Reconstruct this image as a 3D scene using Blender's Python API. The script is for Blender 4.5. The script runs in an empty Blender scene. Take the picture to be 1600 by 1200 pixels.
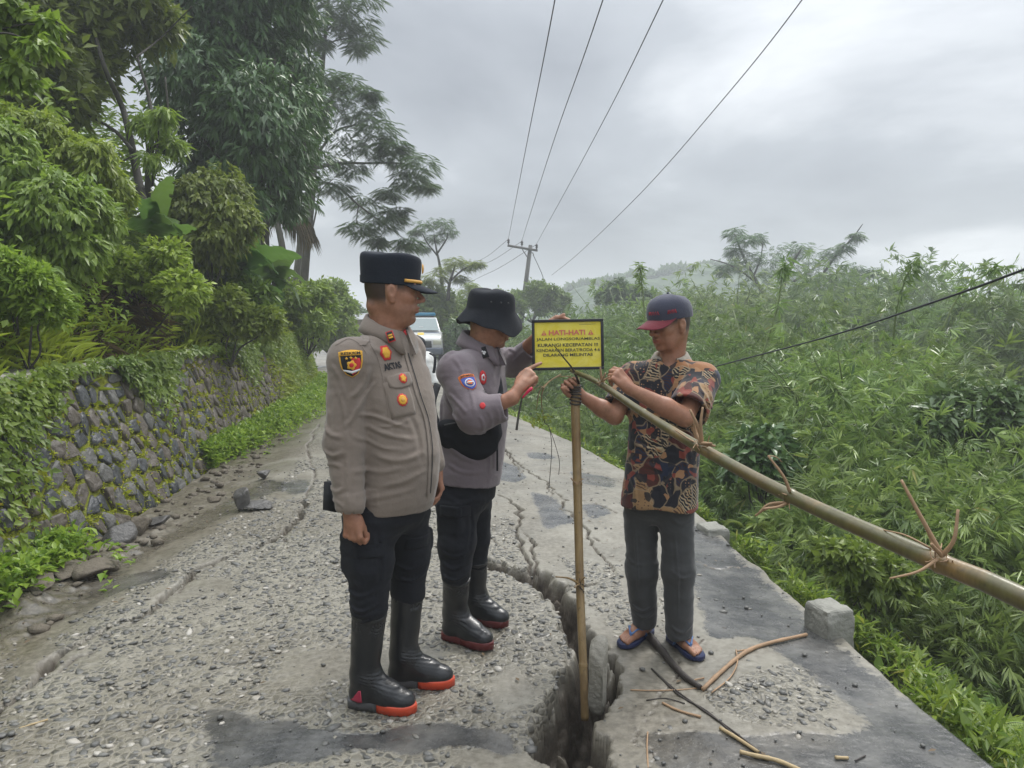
import bpy, math, random
import numpy as np
from mathutils import Vector, Matrix
from mathutils.bvhtree import BVHTree
rng = np.random.default_rng(7)
random.seed(7)
SC = bpy.context.scene
COL = SC.collection
# ---------------------------------------------------------------- camera
CAMZ, PITCH, FPX = 1.5, math.radians(5.2), 1202.0
cd = bpy.data.cameras.new('camera'); cam = bpy.data.objects.new('camera', cd); COL.objects.link(cam)
cam.location = (0, 0, CAMZ); cam.rotation_euler = (math.pi/2 - PITCH, 0, 0)
cd.sensor_width = 36.0; cd.lens = 36.0*FPX/1600.0; cd.clip_start = 0.05; cd.clip_end = 3000
SC.camera = cam
# ---------------------------------------------------------------- world: overcast sky
SUN_EL, SUN_AZ = math.radians(52), math.radians(38)      # azimuth from +Y towards +X
W = bpy.data.worlds.new('World'); SC.world = W; W.use_nodes = True
wt = W.node_tree; wn = wt.nodes; wl = wt.links
for n in list(wn): wn.remove(n)
def WN(t, **k):
    n = wn.new(t)
    for a, b in k.items(): setattr(n, a, b)
    return n
wo = WN('ShaderNodeOutputWorld'); mixs = WN('ShaderNodeMixShader'); mixs.inputs[0].default_value = 0.93
sky = WN('ShaderNodeTexSky', sky_type='NISHITA', sun_disc=False); sky.sun_elevation = SUN_EL; sky.sun_rotation = SUN_AZ
bg1 = WN('ShaderNodeBackground'); bg1.inputs[1].default_value = 0.1
wl.new(sky.outputs[0], bg1.inputs[0])
tc = WN('ShaderNodeTexCoord'); sep = WN('ShaderNodeSeparateXYZ'); wl.new(tc.outputs['Generated'], sep.inputs[0])
def WM(op, a, b=None, c=None, clamp=False):
    n = WN('ShaderNodeMath', operation=op, use_clamp=clamp)
    for i, v in enumerate((a, b, c)):
        if v is None: continue
        if isinstance(v, (int, float)): n.inputs[i].default_value = v
        else: wl.new(v, n.inputs[i])
    return n.outputs[0]
zz = WM('MAXIMUM', sep.outputs[2], 0.0)
den = WM('ADD', zz, 0.22)
cx = WM('DIVIDE', sep.outputs[0], den); cy = WM('DIVIDE', sep.outputs[1], den)
cmb = WN('ShaderNodeCombineXYZ'); wl.new(cx, cmb.inputs[0]); wl.new(cy, cmb.inputs[1])
n1 = WN('ShaderNodeTexNoise'); n1.inputs['Scale'].default_value = 0.62; n1.inputs['Detail'].default_value = 8; n1.inputs['Roughness'].default_value = 0.52
n1.inputs['Distortion'].default_value = 0.25
mp = WN('ShaderNodeMapping'); mp.inputs['Location'].default_value = (3.95, 2.2, 0); wl.new(cmb.outputs[0], mp.inputs[0]); wl.new(mp.outputs[0], n1.inputs[0])
cr = WN('ShaderNodeValToRGB'); e = cr.color_ramp.elements
e[0].position = 0.36; e[0].color = (0.30, 0.32, 0.35, 1); e[1].position = 0.64; e[1].color = (0.86, 0.885, 0.91, 1)
m_ = cr.color_ramp.elements.new(0.5); m_.color = (0.44, 0.468, 0.50, 1)
wl.new(n1.outputs[0], cr.inputs[0])
# overcast luminance rises towards the zenith (CIE overcast sky)
gr = WM('MULTIPLY_ADD', zz, 0.55, 0.74); gr = WM('MULTIPLY_ADD', WM('POWER', zz, 3.0), 2.3, gr)
# broad glow where the veiled sun stands
dv = WN('ShaderNodeVectorMath', operation='DOT_PRODUCT'); wl.new(tc.outputs['Generated'], dv.inputs[0])
dv.inputs[1].default_value = (math.cos(SUN_EL)*math.sin(SUN_AZ), math.cos(SUN_EL)*math.cos(SUN_AZ), math.sin(SUN_EL))
gl = WM('POWER', WM('MAXIMUM', dv.outputs['Value'], 0.0), 7.0); gl = WM('MULTIPLY', gl, 0.10)
tot = WM('ADD', gr, gl)
vm = WN('ShaderNodeVectorMath', operation='SCALE'); wl.new(cr.outputs[0], vm.inputs[0]); wl.new(tot, vm.inputs[3])
bg2 = WN('ShaderNodeBackground'); bg2.inputs[1].default_value = 1.0; wl.new(vm.outputs[0], bg2.inputs[0])
wl.new(bg1.outputs[0], mixs.inputs[1]); wl.new(bg2.outputs[0], mixs.inputs[2]); wl.new(mixs.outputs[0], wo.inputs[0])
# ---------------------------------------------------------------- sun (veiled)
sd = bpy.data.lights.new('sun', 'SUN'); sd.energy = 1.5; sd.angle = math.radians(14); sd.color = (1.0, 0.97, 0.92)
sun = bpy.data.objects.new('sun', sd); COL.objects.link(sun)
sdir = Vector((math.cos(SUN_EL)*math.sin(SUN_AZ), math.cos(SUN_EL)*math.cos(SUN_AZ), math.sin(SUN_EL)))
sun.rotation_euler = sdir.to_track_quat('Z', 'Y').to_euler(); sun.location = (0, 0, 30)
# ---------------------------------------------------------------- exposure
vs = SC.view_settings; vs.view_transform = 'Standard'; vs.look = 'None'; vs.exposure = 0.52; vs.gamma = 1.0; vs.use_curve_mapping = False
cy_ = SC.cycles; cy_.use_denoising = True; cy_.max_bounces = 6; cy_.diffuse_bounces = 3; cy_.glossy_bounces = 2
cy_.transmission_bounces = 4; cy_.volume_bounces = 1; cy_.transparent_max_bounces = 6; cy_.caustics_reflective = False; cy_.caustics_refractive = False
cy_.sample_clamp_indirect = 4.0
try: cy_.denoising_input_passes = 'RGB_ALBEDO_NORMAL'
except Exception: pass

# ================================================================ helpers
CP, SP = math.cos(PITCH), math.sin(PITCH)
def P(px, py, Y):
    """world point seen at photo pixel (px,py) at forward distance Y"""
    u = (600.0-py)/FPX; x = (px-800.0)/FPX
    dy = CP+u*SP; dz = -SP+u*CP; k = Y/dy
    return np.array((x*k, Y, CAMZ+dz*k))
def G(px, py, z=0.0):
    """where that pixel's ray meets the level z"""
    u = (600.0-py)/FPX; x = (px-800.0)/FPX
    dy = CP+u*SP; dz = -SP+u*CP; k = (z-CAMZ)/dz
    return np.array((x*k, dy*k, z))
def nrm(v):
    v = np.asarray(v, float); return v/np.linalg.norm(v)
def hash3(i, j, k, seed=0):
    h = (i.astype(np.int64)*374761393 + j.astype(np.int64)*668265263 + k.astype(np.int64)*2147483647 + seed*1274126177) & 0xffffffff
    h = ((h ^ (h >> 13))*1274126177) & 0xffffffff
    h = h ^ (h >> 16)
    return (h & 0xffffff).astype(np.float32)/np.float32(0xffffff)
def vnoise(x, y, z=0.0, seed=0):
    """value noise 0..1, vectorised"""
    x, y, z = np.broadcast_arrays(np.asarray(x, np.float32), np.asarray(y, np.float32), np.asarray(z, np.float32))
    xi, yi, zi = np.floor(x), np.floor(y), np.floor(z)
    fx, fy, fz = x-xi, y-yi, z-zi
    fx = fx*fx*(3-2*fx); fy = fy*fy*(3-2*fy); fz = fz*fz*(3-2*fz)
    xi, yi, zi = xi.astype(np.int64), yi.astype(np.int64), zi.astype(np.int64)
    r = 0
    for dx in (0, 1):
        for dy in (0, 1):
            for dz in (0, 1):
                w = (fx if dx else 1-fx)*(fy if dy else 1-fy)*(fz if dz else 1-fz)
                r = r + w*hash3(xi+dx, yi+dy, zi+dz, seed)
    return r
def fbm(x, y, z=0.0, o=4, seed=0):
    r = 0; a = 0.5; s = 0
    for i in range(o):
        r = r + a*vnoise(np.asarray(x)*2**i, np.asarray(y)*2**i, np.asarray(z)*2**i, seed+i); s += a; a *= 0.5
    return r/s
def sstep(a, b, x):
    t = np.clip((x-a)/(b-a), 0, 1); return t*t*(3-2*t)
def mesh_np(name, V, tris=None, quads=None, attrs=None, smooth=False):
    V = np.asarray(V, np.float32).reshape(-1, 3)
    li = []; tot = []
    if tris is not None and len(tris): t = np.asarray(tris, np.int32).reshape(-1, 3); li.append(t.ravel()); tot.append(np.full(len(t), 3, np.int32))
    if quads is not None and len(quads): q = np.asarray(quads, np.int32).reshape(-1, 4); li.append(q.ravel()); tot.append(np.full(len(q), 4, np.int32))
    me = bpy.data.meshes.new(name)
    li = np.concatenate(li); tot = np.concatenate(tot); st = np.concatenate(([0], np.cumsum(tot)[:-1])).astype(np.int32)
    me.vertices.add(len(V)); me.vertices.foreach_set('co', V.ravel())
    me.loops.add(len(li)); me.loops.foreach_set('vertex_index', li)
    me.polygons.add(len(tot)); me.polygons.foreach_set('loop_start', st); me.polygons.foreach_set('loop_total', tot)
    if smooth: me.polygons.foreach_set('use_smooth', np.ones(len(tot), bool))
    if attrs:
        for k, a in attrs.items():
            a = np.asarray(a, np.float32)
            if a.ndim == 1:
                at = me.attributes.new(k, 'FLOAT', 'POINT'); at.data.foreach_set('value', a)
            else:
                at = me.attributes.new(k, 'FLOAT_COLOR', 'POINT')
                if a.shape[1] == 3: a = np.concatenate([a, np.ones((len(a), 1), np.float32)], 1)
                at.data.foreach_set('color', a.ravel())
    me.update(calc_edges=True); me.validate()
    return me
def world_loc(o):
    p = Vector((0, 0, 0))
    while o is not None:
        p += o.location; o = o.parent
    return p
def put(name, me, mat=None, parent=None, label=None, cat=None, group=None, kind=None):
    """link one mesh object whose vertices are in world coordinates"""
    o = bpy.data.objects.new(name, me); COL.objects.link(o)
    if mat is not None:
        if isinstance(mat, (list, tuple)):
            for m in mat: me.materials.append(m)
        elif len(me.materials) == 0: me.materials.append(mat)
    if parent is not None:
        o.parent = parent; o.location = -world_loc(parent)
    if label: o['label'] = label
    if cat: o['category'] = cat
    if group: o['group'] = group
    if kind: o['kind'] = kind
    return o
def thing(name, label, cat, loc=(0, 0, 0), group=None):
    o = bpy.data.objects.new(name, None); COL.objects.link(o); o.empty_display_size = 0.1
    o.location = tuple(float(v) for v in loc); o['label'] = label; o['category'] = cat
    if group: o['group'] = group
    return o
def copy_thing(root, loc, rz=0.0, sc=1.0, label=None, group=None):
    r = root.copy(); COL.objects.link(r); r.location = loc; r.rotation_euler = (0, 0, rz); r.scale = (sc, sc, sc) if isinstance(sc, (int, float)) else sc
    if label: r['label'] = label
    if group: r['group'] = group
    for ch in list(root.children):
        c = ch.copy(); COL.objects.link(c); c.parent = r
        for g in ch.children:
            d = g.copy(); COL.objects.link(d); d.parent = c
    return r
# ---- swept tube with per-point radii
def tube(pts, rad, n=8, caps=True, squash=None):
    pts = np.asarray(pts, float); m = len(pts)
    rad = np.broadcast_to(np.asarray(rad, float), (m,)) if np.ndim(rad) == 0 or len(np.atleast_1d(rad)) == 1 else np.asarray(rad, float)
    tg = np.gradient(pts, axis=0); tg /= np.linalg.norm(tg, axis=1)[:, None]+1e-12
    ref = np.array((0, 0, 1.0)) if abs(tg[0][2]) < 0.9 else np.array((1.0, 0, 0))
    V = []; u = np.cross(tg[0], ref); u /= np.linalg.norm(u)
    ang = np.linspace(0, 2*np.pi, n, endpoint=False)
    for i in range(m):
        u = u-tg[i]*np.dot(u, tg[i]); u /= np.linalg.norm(u); v = np.cross(tg[i], u)
        a = rad[i]*(squash[0] if squash else 1); b = rad[i]*(squash[1] if squash else 1)
        V.append(pts[i]+np.outer(np.cos(ang)*a, u)+np.outer(np.sin(ang)*b, v))
    V = np.concatenate(V); Q = []
    for i in range(m-1):
        for j in range(n):
            Q.append((i*n+j, i*n+(j+1) % n, (i+1)*n+(j+1) % n, (i+1)*n+j))
    T = []
    if caps:
        V = np.vstack([V, pts[0], pts[-1]]); c0, c1 = m*n, m*n+1
        for j in range(n):
            T.append((c0, (j+1) % n, j)); T.append((c1, (m-1)*n+j, (m-1)*n+(j+1) % n))
    return V, T, Q
class MB:
    """collects shapes into one mesh"""
    def __init__(s): s.V = []; s.T = []; s.Q = []; s.n = 0
    def add(s, V, T=(), Q=()):
        V = np.asarray(V, float).reshape(-1, 3)
        if len(T): s.T.append(np.asarray(T, np.int64).reshape(-1, 3)+s.n)
        if len(Q): s.Q.append(np.asarray(Q, np.int64).reshape(-1, 4)+s.n)
        s.V.append(V); s.n += len(V); return s
    def tube(s, *a, **k): return s.add(*tube(*a, **k))
    def box(s, c, h, R=None, taper=1.0):
        c = np.asarray(c, float); V = np.array([(x, y, z) for z in (-1, 1) for y in (-1, 1) for x in (-1, 1)], float)*np.asarray(h, float)
        V[4:, :2] *= taper
        if R is not None: V = V@np.asarray(R).T
        return s.add(V+c, Q=[(0, 2, 3, 1), (4, 5, 7, 6), (0, 1, 5, 4), (2, 6, 7, 3), (0, 4, 6, 2), (1, 3, 7, 5)])
    def mesh(s, name, smooth=False, attrs=None):
        return mesh_np(name, np.concatenate(s.V), np.concatenate(s.T) if s.T else None, np.concatenate(s.Q) if s.Q else None, smooth=smooth, attrs=attrs)
def catmull(pts, n=8):
    p = np.asarray(pts, float); p = np.vstack([2*p[0]-p[1], p, 2*p[-1]-p[-2]]); out = []
    for i in range(1, len(p)-2):
        for t in np.linspace(0, 1, n, endpoint=False):
            out.append(0.5*((2*p[i])+(-p[i-1]+p[i+1])*t+(2*p[i-1]-5*p[i]+4*p[i+1]-p[i+2])*t*t+(-p[i-1]+3*p[i]-3*p[i+1]+p[i+2])*t**3))
    out.append(p[-2]); return np.array(out)
def bevel_mod(o, w, seg=2):
    m = o.modifiers.new('bevel', 'BEVEL'); m.width = w; m.segments = seg; m.limit_method = 'ANGLE'; m.angle_limit = math.radians(35)

# ================================================================ materials
class NT:
    def __init__(s, name):
        s.m = bpy.data.materials.new(name); s.m.use_nodes = True; s.t = s.m.node_tree; s.N = s.t.nodes; s.L = s.t.links
        s.b = s.N['Principled BSDF']; s.out = s.N['Material Output']
    def n(s, t, **k):
        x = s.N.new(t)
        for a, b in k.items(): setattr(x, a, b)
        return x
    def val(s, sock, v):
        if hasattr(v, 'is_output') or isinstance(v, bpy.types.NodeSocket): s.L.new(v, sock)
        elif isinstance(v, (tuple, list)) and len(v) == 3 and sock.type == 'RGBA': sock.default_value = (*v, 1)
        else: sock.default_value = v
    def math(s, op, a, b=None, c=None, clamp=False):
        x = s.n('ShaderNodeMath', operation=op, use_clamp=clamp)
        for i, v in enumerate((a, b, c)):
            if v is not None: s.val(x.inputs[i], v)
        return x.outputs[0]
    def attr(s, name, color=False):
        x = s.n('ShaderNodeAttribute', attribute_name=name); return x.outputs['Color'] if color else x.outputs['Fac']
    def coord(s, scale=1.0, kind='Object'):
        tc = s.n('ShaderNodeTexCoord'); mp = s.n('ShaderNodeMapping'); mp.inputs['Scale'].default_value = (scale,)*3 if isinstance(scale, (int, float)) else scale
        s.L.new(tc.outputs[kind], mp.inputs[0]); return mp.outputs[0]
    def noise(s, co, scale, detail=4, rough=0.55, dist=0.0):
        x = s.n('ShaderNodeTexNoise'); s.L.new(co, x.inputs['Vector']); x.inputs['Scale'].default_value = scale; x.inputs['Detail'].default_value = detail
        x.inputs['Roughness'].default_value = rough; x.inputs['Distortion'].default_value = dist; return x.outputs[0]
    def voro(s, co, scale, feature='F1', out='Distance', rand=1.0):
        x = s.n('ShaderNodeTexVoronoi', feature=feature); s.L.new(co, x.inputs['Vector']); x.inputs['Scale'].default_value = scale; x.inputs['Randomness'].default_value = rand
        return x.outputs[out]
    def ramp(s, f, stops, interp='LINEAR'):
        x = s.n('ShaderNodeValToRGB'); s.val(x.inputs[0], f); e = x.color_ramp.elements; x.color_ramp.interpolation = interp
        while len(e) < len(stops): e.new(0.5)
        for i, (p, c) in enumerate(stops):
            e[i].position = p; e[i].color = (*c, 1) if not isinstance(c, (int, float)) else (c, c, c, 1)
        return x.outputs[0]
    def mix(s, f, a, b, mode='MIX'):
        x = s.n('ShaderNodeMix', data_type='RGBA', blend_type=mode, clamp_factor=True); s.val(x.inputs[0], f); s.val(x.inputs[6], a); s.val(x.inputs[7], b); return x.outputs[2]
    def bump(s, h, strength=0.5, dist=0.01, prev=None):
        x = s.n('ShaderNodeBump'); s.val(x.inputs['Strength'], strength); x.inputs['Distance'].default_value = dist; s.L.new(h, x.inputs['Height'])
        if prev is not None: s.L.new(prev, x.inputs['Normal'])
        return x.outputs[0]
    def set(s, **k):
        mp = dict(color='Base Color', rough='Roughness', normal='Normal', spec='Specular IOR Level', metal='Metallic', sheen='Sheen Weight', coat='Coat Weight',
                  coatr='Coat Roughness', trans='Transmission Weight', sss='Subsurface Weight', alpha='Alpha', emis='Emission Color', emiss='Emission Strength')
        for a, v in k.items(): s.val(s.b.inputs[mp[a]], v)
        return s
def simple(name, col, rough=0.6, var=0.15, scale=12, bump=0.0, bscale=60, spec=0.5, metal=0.0, bdist=0.003, sheen=0.0, coat=0.0):
    t = NT(name); co = t.coord()
    f = t.noise(co, scale, 5)
    c = t.mix(f, tuple(x*(1-var) for x in col), tuple(min(1, x*(1+var)) for x in col))
    t.set(color=c, rough=rough, spec=spec, metal=metal, sheen=sheen, coat=coat)
    if bump > 0: t.set(normal=t.bump(t.noise(co, bscale, 4), bump, bdist))
    return t.m
def leafmat(name, c0, c1, c2=None, trans=0.35, rough=0.42, wear=None):
    """leaf: colour by per-leaf random value 'v'"""
    t = NT(name); v = t.attr('v')
    st = [(0.0, c0), (0.75 if c2 else 1.0, c1)]
    if c2: st += [(0.93, c1), (1.0, c2)]
    c = t.ramp(v, st)
    oi = t.n('ShaderNodeObjectInfo'); hsv = t.n('ShaderNodeHueSaturation'); t.L.new(c, hsv.inputs['Color'])
    t.val(hsv.inputs['Hue'], t.math('MULTIPLY_ADD', oi.outputs['Random'], 0.035, 0.482)); t.val(hsv.inputs['Value'], t.math('MULTIPLY_ADD', t.math('FRACT', t.math('MULTIPLY', oi.outputs['Random'], 7.3)), 0.55, 0.80))
    c = hsv.outputs[0]
    t.set(color=c, rough=rough, spec=0.5)
    tr = t.n('ShaderNodeBsdfTranslucent'); t.L.new(t.mix(0.2, c, (0.22, 0.33, 0.06)), tr.inputs[0])
    mx = t.n('ShaderNodeMixShader'); mx.inputs[0].default_value = trans; t.L.new(t.b.outputs[0], mx.inputs[1]); t.L.new(tr.outputs[0], mx.inputs[2]); t.L.new(mx.outputs[0], t.out.inputs[0])
    return t.m
# ================================================================ the road and the ground
XR_P = np.array([(-12, 2.6), (0, 1.9), (2.44, 1.71), (3.82, 1.62), (5.94, 1.44), (7.5, 1.12), (9.2, 0.76), (12, -0.1), (16, -0.9), (22, -1.5), (30, -2.1), (40, -5.0), (60, -16)])
XL_P = np.array([(-12, -1.5), (0, -2.4), (3.9, -2.68), (6.3, -2.85), (9, -3.08), (12.5, -3.45), (16.5, -4.1), (22, -5.6), (30, -8.6), (40, -14.0), (60, -30)])
def XR(Y): return np.interp(Y, XR_P[:, 0], XR_P[:, 1])
def XL(Y): return np.interp(Y, XL_P[:, 0], XL_P[:, 1])
CR_MAIN = [(640, 856), (690, 860), (760, 876), (830, 893), (872, 925), (900, 975), (921, 1020), (915, 1060), (900, 1100), (893, 1150), (906, 1200), (925, 1290), (960, 1450)]
CR_MAIN_W = [0.03, 0.075, 0.12, 0.12, 0.095, 0.080, 0.075, 0.070, 0.080, 0.090, 0.10, 0.10, 0.09]     # outer half widths
CR_MAIN_D = [0.06, 0.14, 0.19, 0.21, 0.22, 0.25, 0.32, 0.44, 0.56, 0.6, 0.6, 0.58, 0.5]
CRACKS = [
 ([(770, 668), (782, 688), (789, 702), (803, 720), (820, 734), (857, 755), (862, 775)], 0.018, 0.03),
 ([(786, 700), (800, 724), (818, 738), (812, 745)], 0.014, 0.02),
 ([(778, 774), (803, 788), (815, 797), (808, 825), (815, 849), (827, 877), (836, 893)], 0.019, 0.035),
 ([(818, 828), (831, 849), (838, 881), (842, 893)], 0.014, 0.03),
 ([(860, 762), (876, 779), (885, 797), (908, 816), (920, 828), (934, 856), (960, 884)], 0.013, 0.03),
 ([(882, 780), (930, 785), (965, 800), (1000, 806)], 0.008, 0.012),
 ([(473, 779), (470, 800), (462, 817), (429, 837), (395, 855), (350, 871), (300, 890), (283, 912), (233, 954), (208, 967), (146, 992), (79, 1025), (25, 1079), (-10, 1115), (-60, 1180)], 0.030, 0.09),
 ([(429, 837), (460, 846), (520, 848)], 0.012, 0.02),
 ([(350, 871), (300, 900), (270, 930)], 0.012, 0.02),
 ([(884, 903), (900, 906), (930, 900)], 0.012, 0.03),
 ([(957, 1010), (960, 1040), (950, 1068), (925, 1080)], 0.018, 0.18),
 ([(1100, 985), (1000, 1120), (1010, 1190)], 0.004, 0.006),
 ([(690, 690), (700, 740), (690, 800)], 0.012, 0.02),
 ([(475, 779), (492, 740), (480, 700), (497, 660)], 0.012, 0.025), ([(208, 967), (150, 1010), (60, 1060)], 0.010, 0.02), ([(520, 900), (470, 905), (440, 930)], 0.006, 0.01), ([(905, 830), (960, 850), (1010, 842)], 0.007, 0.012),
 ([(1075, 860), (1120, 870), (1170, 862)], 0.005, 0.01), ([(820, 734), (870, 740), (930, 735), (1000, 745)], 0.008, 0.014), ([(790, 850), (760, 830), (700, 835)], 0.007, 0.012),
]
def poly_dist(X, Y, pts, w=None, d=None):
    pts = np.asarray(pts, float); best = np.full(X.shape, 1e9); bw = np.zeros(X.shape); bd = np.zeros(X.shape)
    for i in range(len(pts)-1):
        a, b = pts[i], pts[i+1]; ab = b-a; L = ab@ab
        t = np.clip(((X-a[0])*ab[0]+(Y-a[1])*ab[1])/L, 0, 1)
        dd = np.hypot(X-a[0]-t*ab[0], Y-a[1]-t*ab[1]); m = dd < best
        best = np.where(m, dd, best)
        if w is not None: bw = np.where(m, w[i]+(w[i+1]-w[i])*t, bw)
        if d is not None: bd = np.where(m, d[i]+(d[i+1]-d[i])*t, bd)
    return best, bw, bd
def wiggle(pts, seed, amp=0.02, n=7):
    p = np.array([G(*q)[:2] for q in pts]); out = []
    r = np.random.default_rng(seed)
    for i in range(len(p)-1):
        L = np.linalg.norm(p[i+1]-p[i]); k = max(2, min(n, int(L/0.06)))
        for t in np.linspace(0, 1, k, endpoint=False):
            q = p[i]+(p[i+1]-p[i])*t
            if t > 0: q = q+r.normal(0, min(amp, L*0.12), 2)
            out.append(q)
    out.append(p[-1]); return np.array(out)
MAINP = np.array([G(*q)[:2] for q in CR_MAIN])
CRP = [(wiggle(p, 10+i), w, d) for i, (p, w, d) in enumerate(CRACKS)]
def in_poly(X, Y, poly):
    r = np.zeros(X.shape, bool); n = len(poly); j = n-1
    for i in range(n):
        xi, yi = poly[i]; xj, yj = poly[j]
        c = ((yi > Y) != (yj > Y)) & (X < (xj-xi)*(Y-yi)/(yj-yi+1e-12)+xi)
        r ^= c; j = i
    return r
ASPH = [[(315, 1108), (350, 1104), (392, 1108), (402, 1122), (560, 1135), (700, 1132), (775, 1138), (812, 1160), (780, 1168), (700, 1166), (650, 1172), (560, 1172), (420, 1192), (350, 1200), (330, 1160)],
 [(-150, 1010), (0, 945), (80, 905), (150, 884), (262, 888), (268, 902), (200, 914), (60, 965), (-10, 985), (-150, 1060)],
 [(175, 868), (300, 800), (420, 745), (448, 757), (330, 812), (320, 822), (265, 838), (200, 872)],
 [(1000, 1128), (1180, 1133), (1330, 1118), (1420, 1060), (1600, 1080), (1800, 1300), (1080, 1400), (1060, 1200)],
 [(1062, 850), (1090, 795), (1200, 885), (1320, 985), (1450, 1080), (1600, 1175), (1560, 1200), (1400, 1130), (1310, 1050), (1180, 975), (1112, 985), (1090, 930)],
 [(828, 768), (862, 778), (884, 792), (884, 800), (903, 812), (850, 824), (842, 806)], [(908, 788), (945, 788), (957, 800), (925, 810)],
 [(776, 715), (808, 730), (822, 748), (805, 755), (770, 752)], [(822, 708), (860, 706), (870, 716), (830, 718)], [(440, 755), (480, 745), (490, 765), (450, 775)], [(885, 735), (960, 740), (960, 760), (900, 752)]]
ASPHP = [[G(*q)[:2] for q in p] for p in ASPH]
PEB = [[(-300, 1040), (0, 1000), (200, 905), (330, 830), (450, 745), (520, 640), (600, 640), (700, 780), (690, 858), (760, 878), (850, 925), (895, 1000), (880, 1060), (858, 1100), (840, 1170), (860, 1400), (-300, 1500)],
 [(760, 775), (800, 800), (812, 850), (826, 885), (765, 870), (690, 850), (700, 780)],
 [(870, 858), (962, 872), (980, 930), (1000, 990), (965, 985), (938, 950), (900, 900)],
 [(1095, 1075), (1180, 1030), (1260, 1005), (1312, 1060), (1300, 1112), (1200, 1118), (1120, 1100)], [(1030, 880), (1060, 870), (1066, 980), (1035, 985)]]
PEBP = [[G(*q)[:2] for q in p] for p in PEB]
def masks(X, Y):
    wx = X+0.07*(fbm(X*6, Y*6, 3, 4)-0.5)+0.03*(fbm(X*30, Y*30, 8, 2)-0.5); wy = Y+0.14*(fbm(X*6, Y*6, 9, 4)-0.5)+0.04*(fbm(X*30, Y*30, 4, 2)-0.5)
    a = np.zeros(X.shape); p = np.zeros(X.shape)
    for q in ASPHP: a = np.where(in_poly(wx, wy, q), 1.0, a)
    for q in PEBP: p = np.where(in_poly(wx, wy, q), 1.0, p)
    p = p*(1-a)*sstep(0.27, 0.42, fbm(X*2.2, Y*2.2, 21, 3)+0.08)
    return a, p
def carve(X, Y):
    md, mw, mdp = poly_dist(X, Y, MAINP, CR_MAIN_W, CR_MAIN_D)
    nz = (fbm(X*9, Y*9, 5, 4)-0.5)*0.12+(fbm(X*32, Y*32, 2, 2)-0.5)*0.014
    e = md+nz*np.clip(mw/0.08, 0.3, 1.2)
    c = sstep(mw*1.15, mw*0.35, e)
    nearm = sstep(3.35, 2.9, Y)                        # near the camera the slab edge has broken back in steps
    c = c*(1-nearm)+nearm*(0.45*sstep(mw*1.42, mw*1.0, e+nz*0.6)+0.55*sstep(mw*0.85, mw*0.45, e))
    z = -mdp*c
    soil = sstep(0.02, 0.35, c)
    for pts, w, d in CRP:
        lo = pts.min(0)-0.1; hi = pts.max(0)+0.1
        m = (X > lo[0]) & (X < hi[0]) & (Y > lo[1]) & (Y < hi[1])
        if not m.any(): continue
        xx, yy = X[m], Y[m]; dd, _, _ = poly_dist(xx, yy, pts)
        ww = w*(0.35+1.3*vnoise(xx*4, yy*4, 7)); ee = dd+(fbm(xx*40, yy*40, 6, 2)-0.5)*0.012
        k = sstep(ww, ww*0.25, ee); z[m] -= d*k; soil[m] = np.maximum(soil[m], sstep(0.1, 0.8, k))
    return z, soil
def side_of_crack(X, Y):
    """>0 on the sunken outer slab"""
    o = np.argsort(MAINP[:, 1]); xc = np.interp(Y, MAINP[o, 1], MAINP[o, 0])
    return X-xc
def base_h(X, Y):
    s = side_of_crack(X, Y)
    z = -0.045*sstep(-0.05, 0.05, s)*sstep(6.5, 4.0, Y)
    z = z+0.03*(fbm(X*0.7, Y*0.5, 1, 3)-0.5)+0.008*(fbm(X*4, Y*4, 12, 3)-0.5)
    z = z-0.02*sstep(12, 30, Y)*(Y-12)
    e = XR(Y)-X; z = z-0.05*sstep(0.8, 0.0, e)
    g = X-XL(Y); z = z-0.05*sstep(0.75, 0.35, g)+0.07*sstep(0.34, 0.1, g)*sstep(6.5, 4, Y)*vnoise(X*3, Y*3, 4)
    return z
def relief(X, Y, a, p):
    r = (1-a)*(0.006*(fbm(X*25, Y*25, 3, 3)-0.5))+p*0.011*(vnoise(X*30, Y*30, 3)-0.5)+a*0.002*(vnoise(X*60, Y*60)-0.5)
    g = X-XL(Y); r += 0.05*(fbm(X*11, Y*11, 41, 4)-0.5)*sstep(0.55, 0.25, g)
    r -= 0.002*a
    return r*sstep(14, 6, Y)
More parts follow.
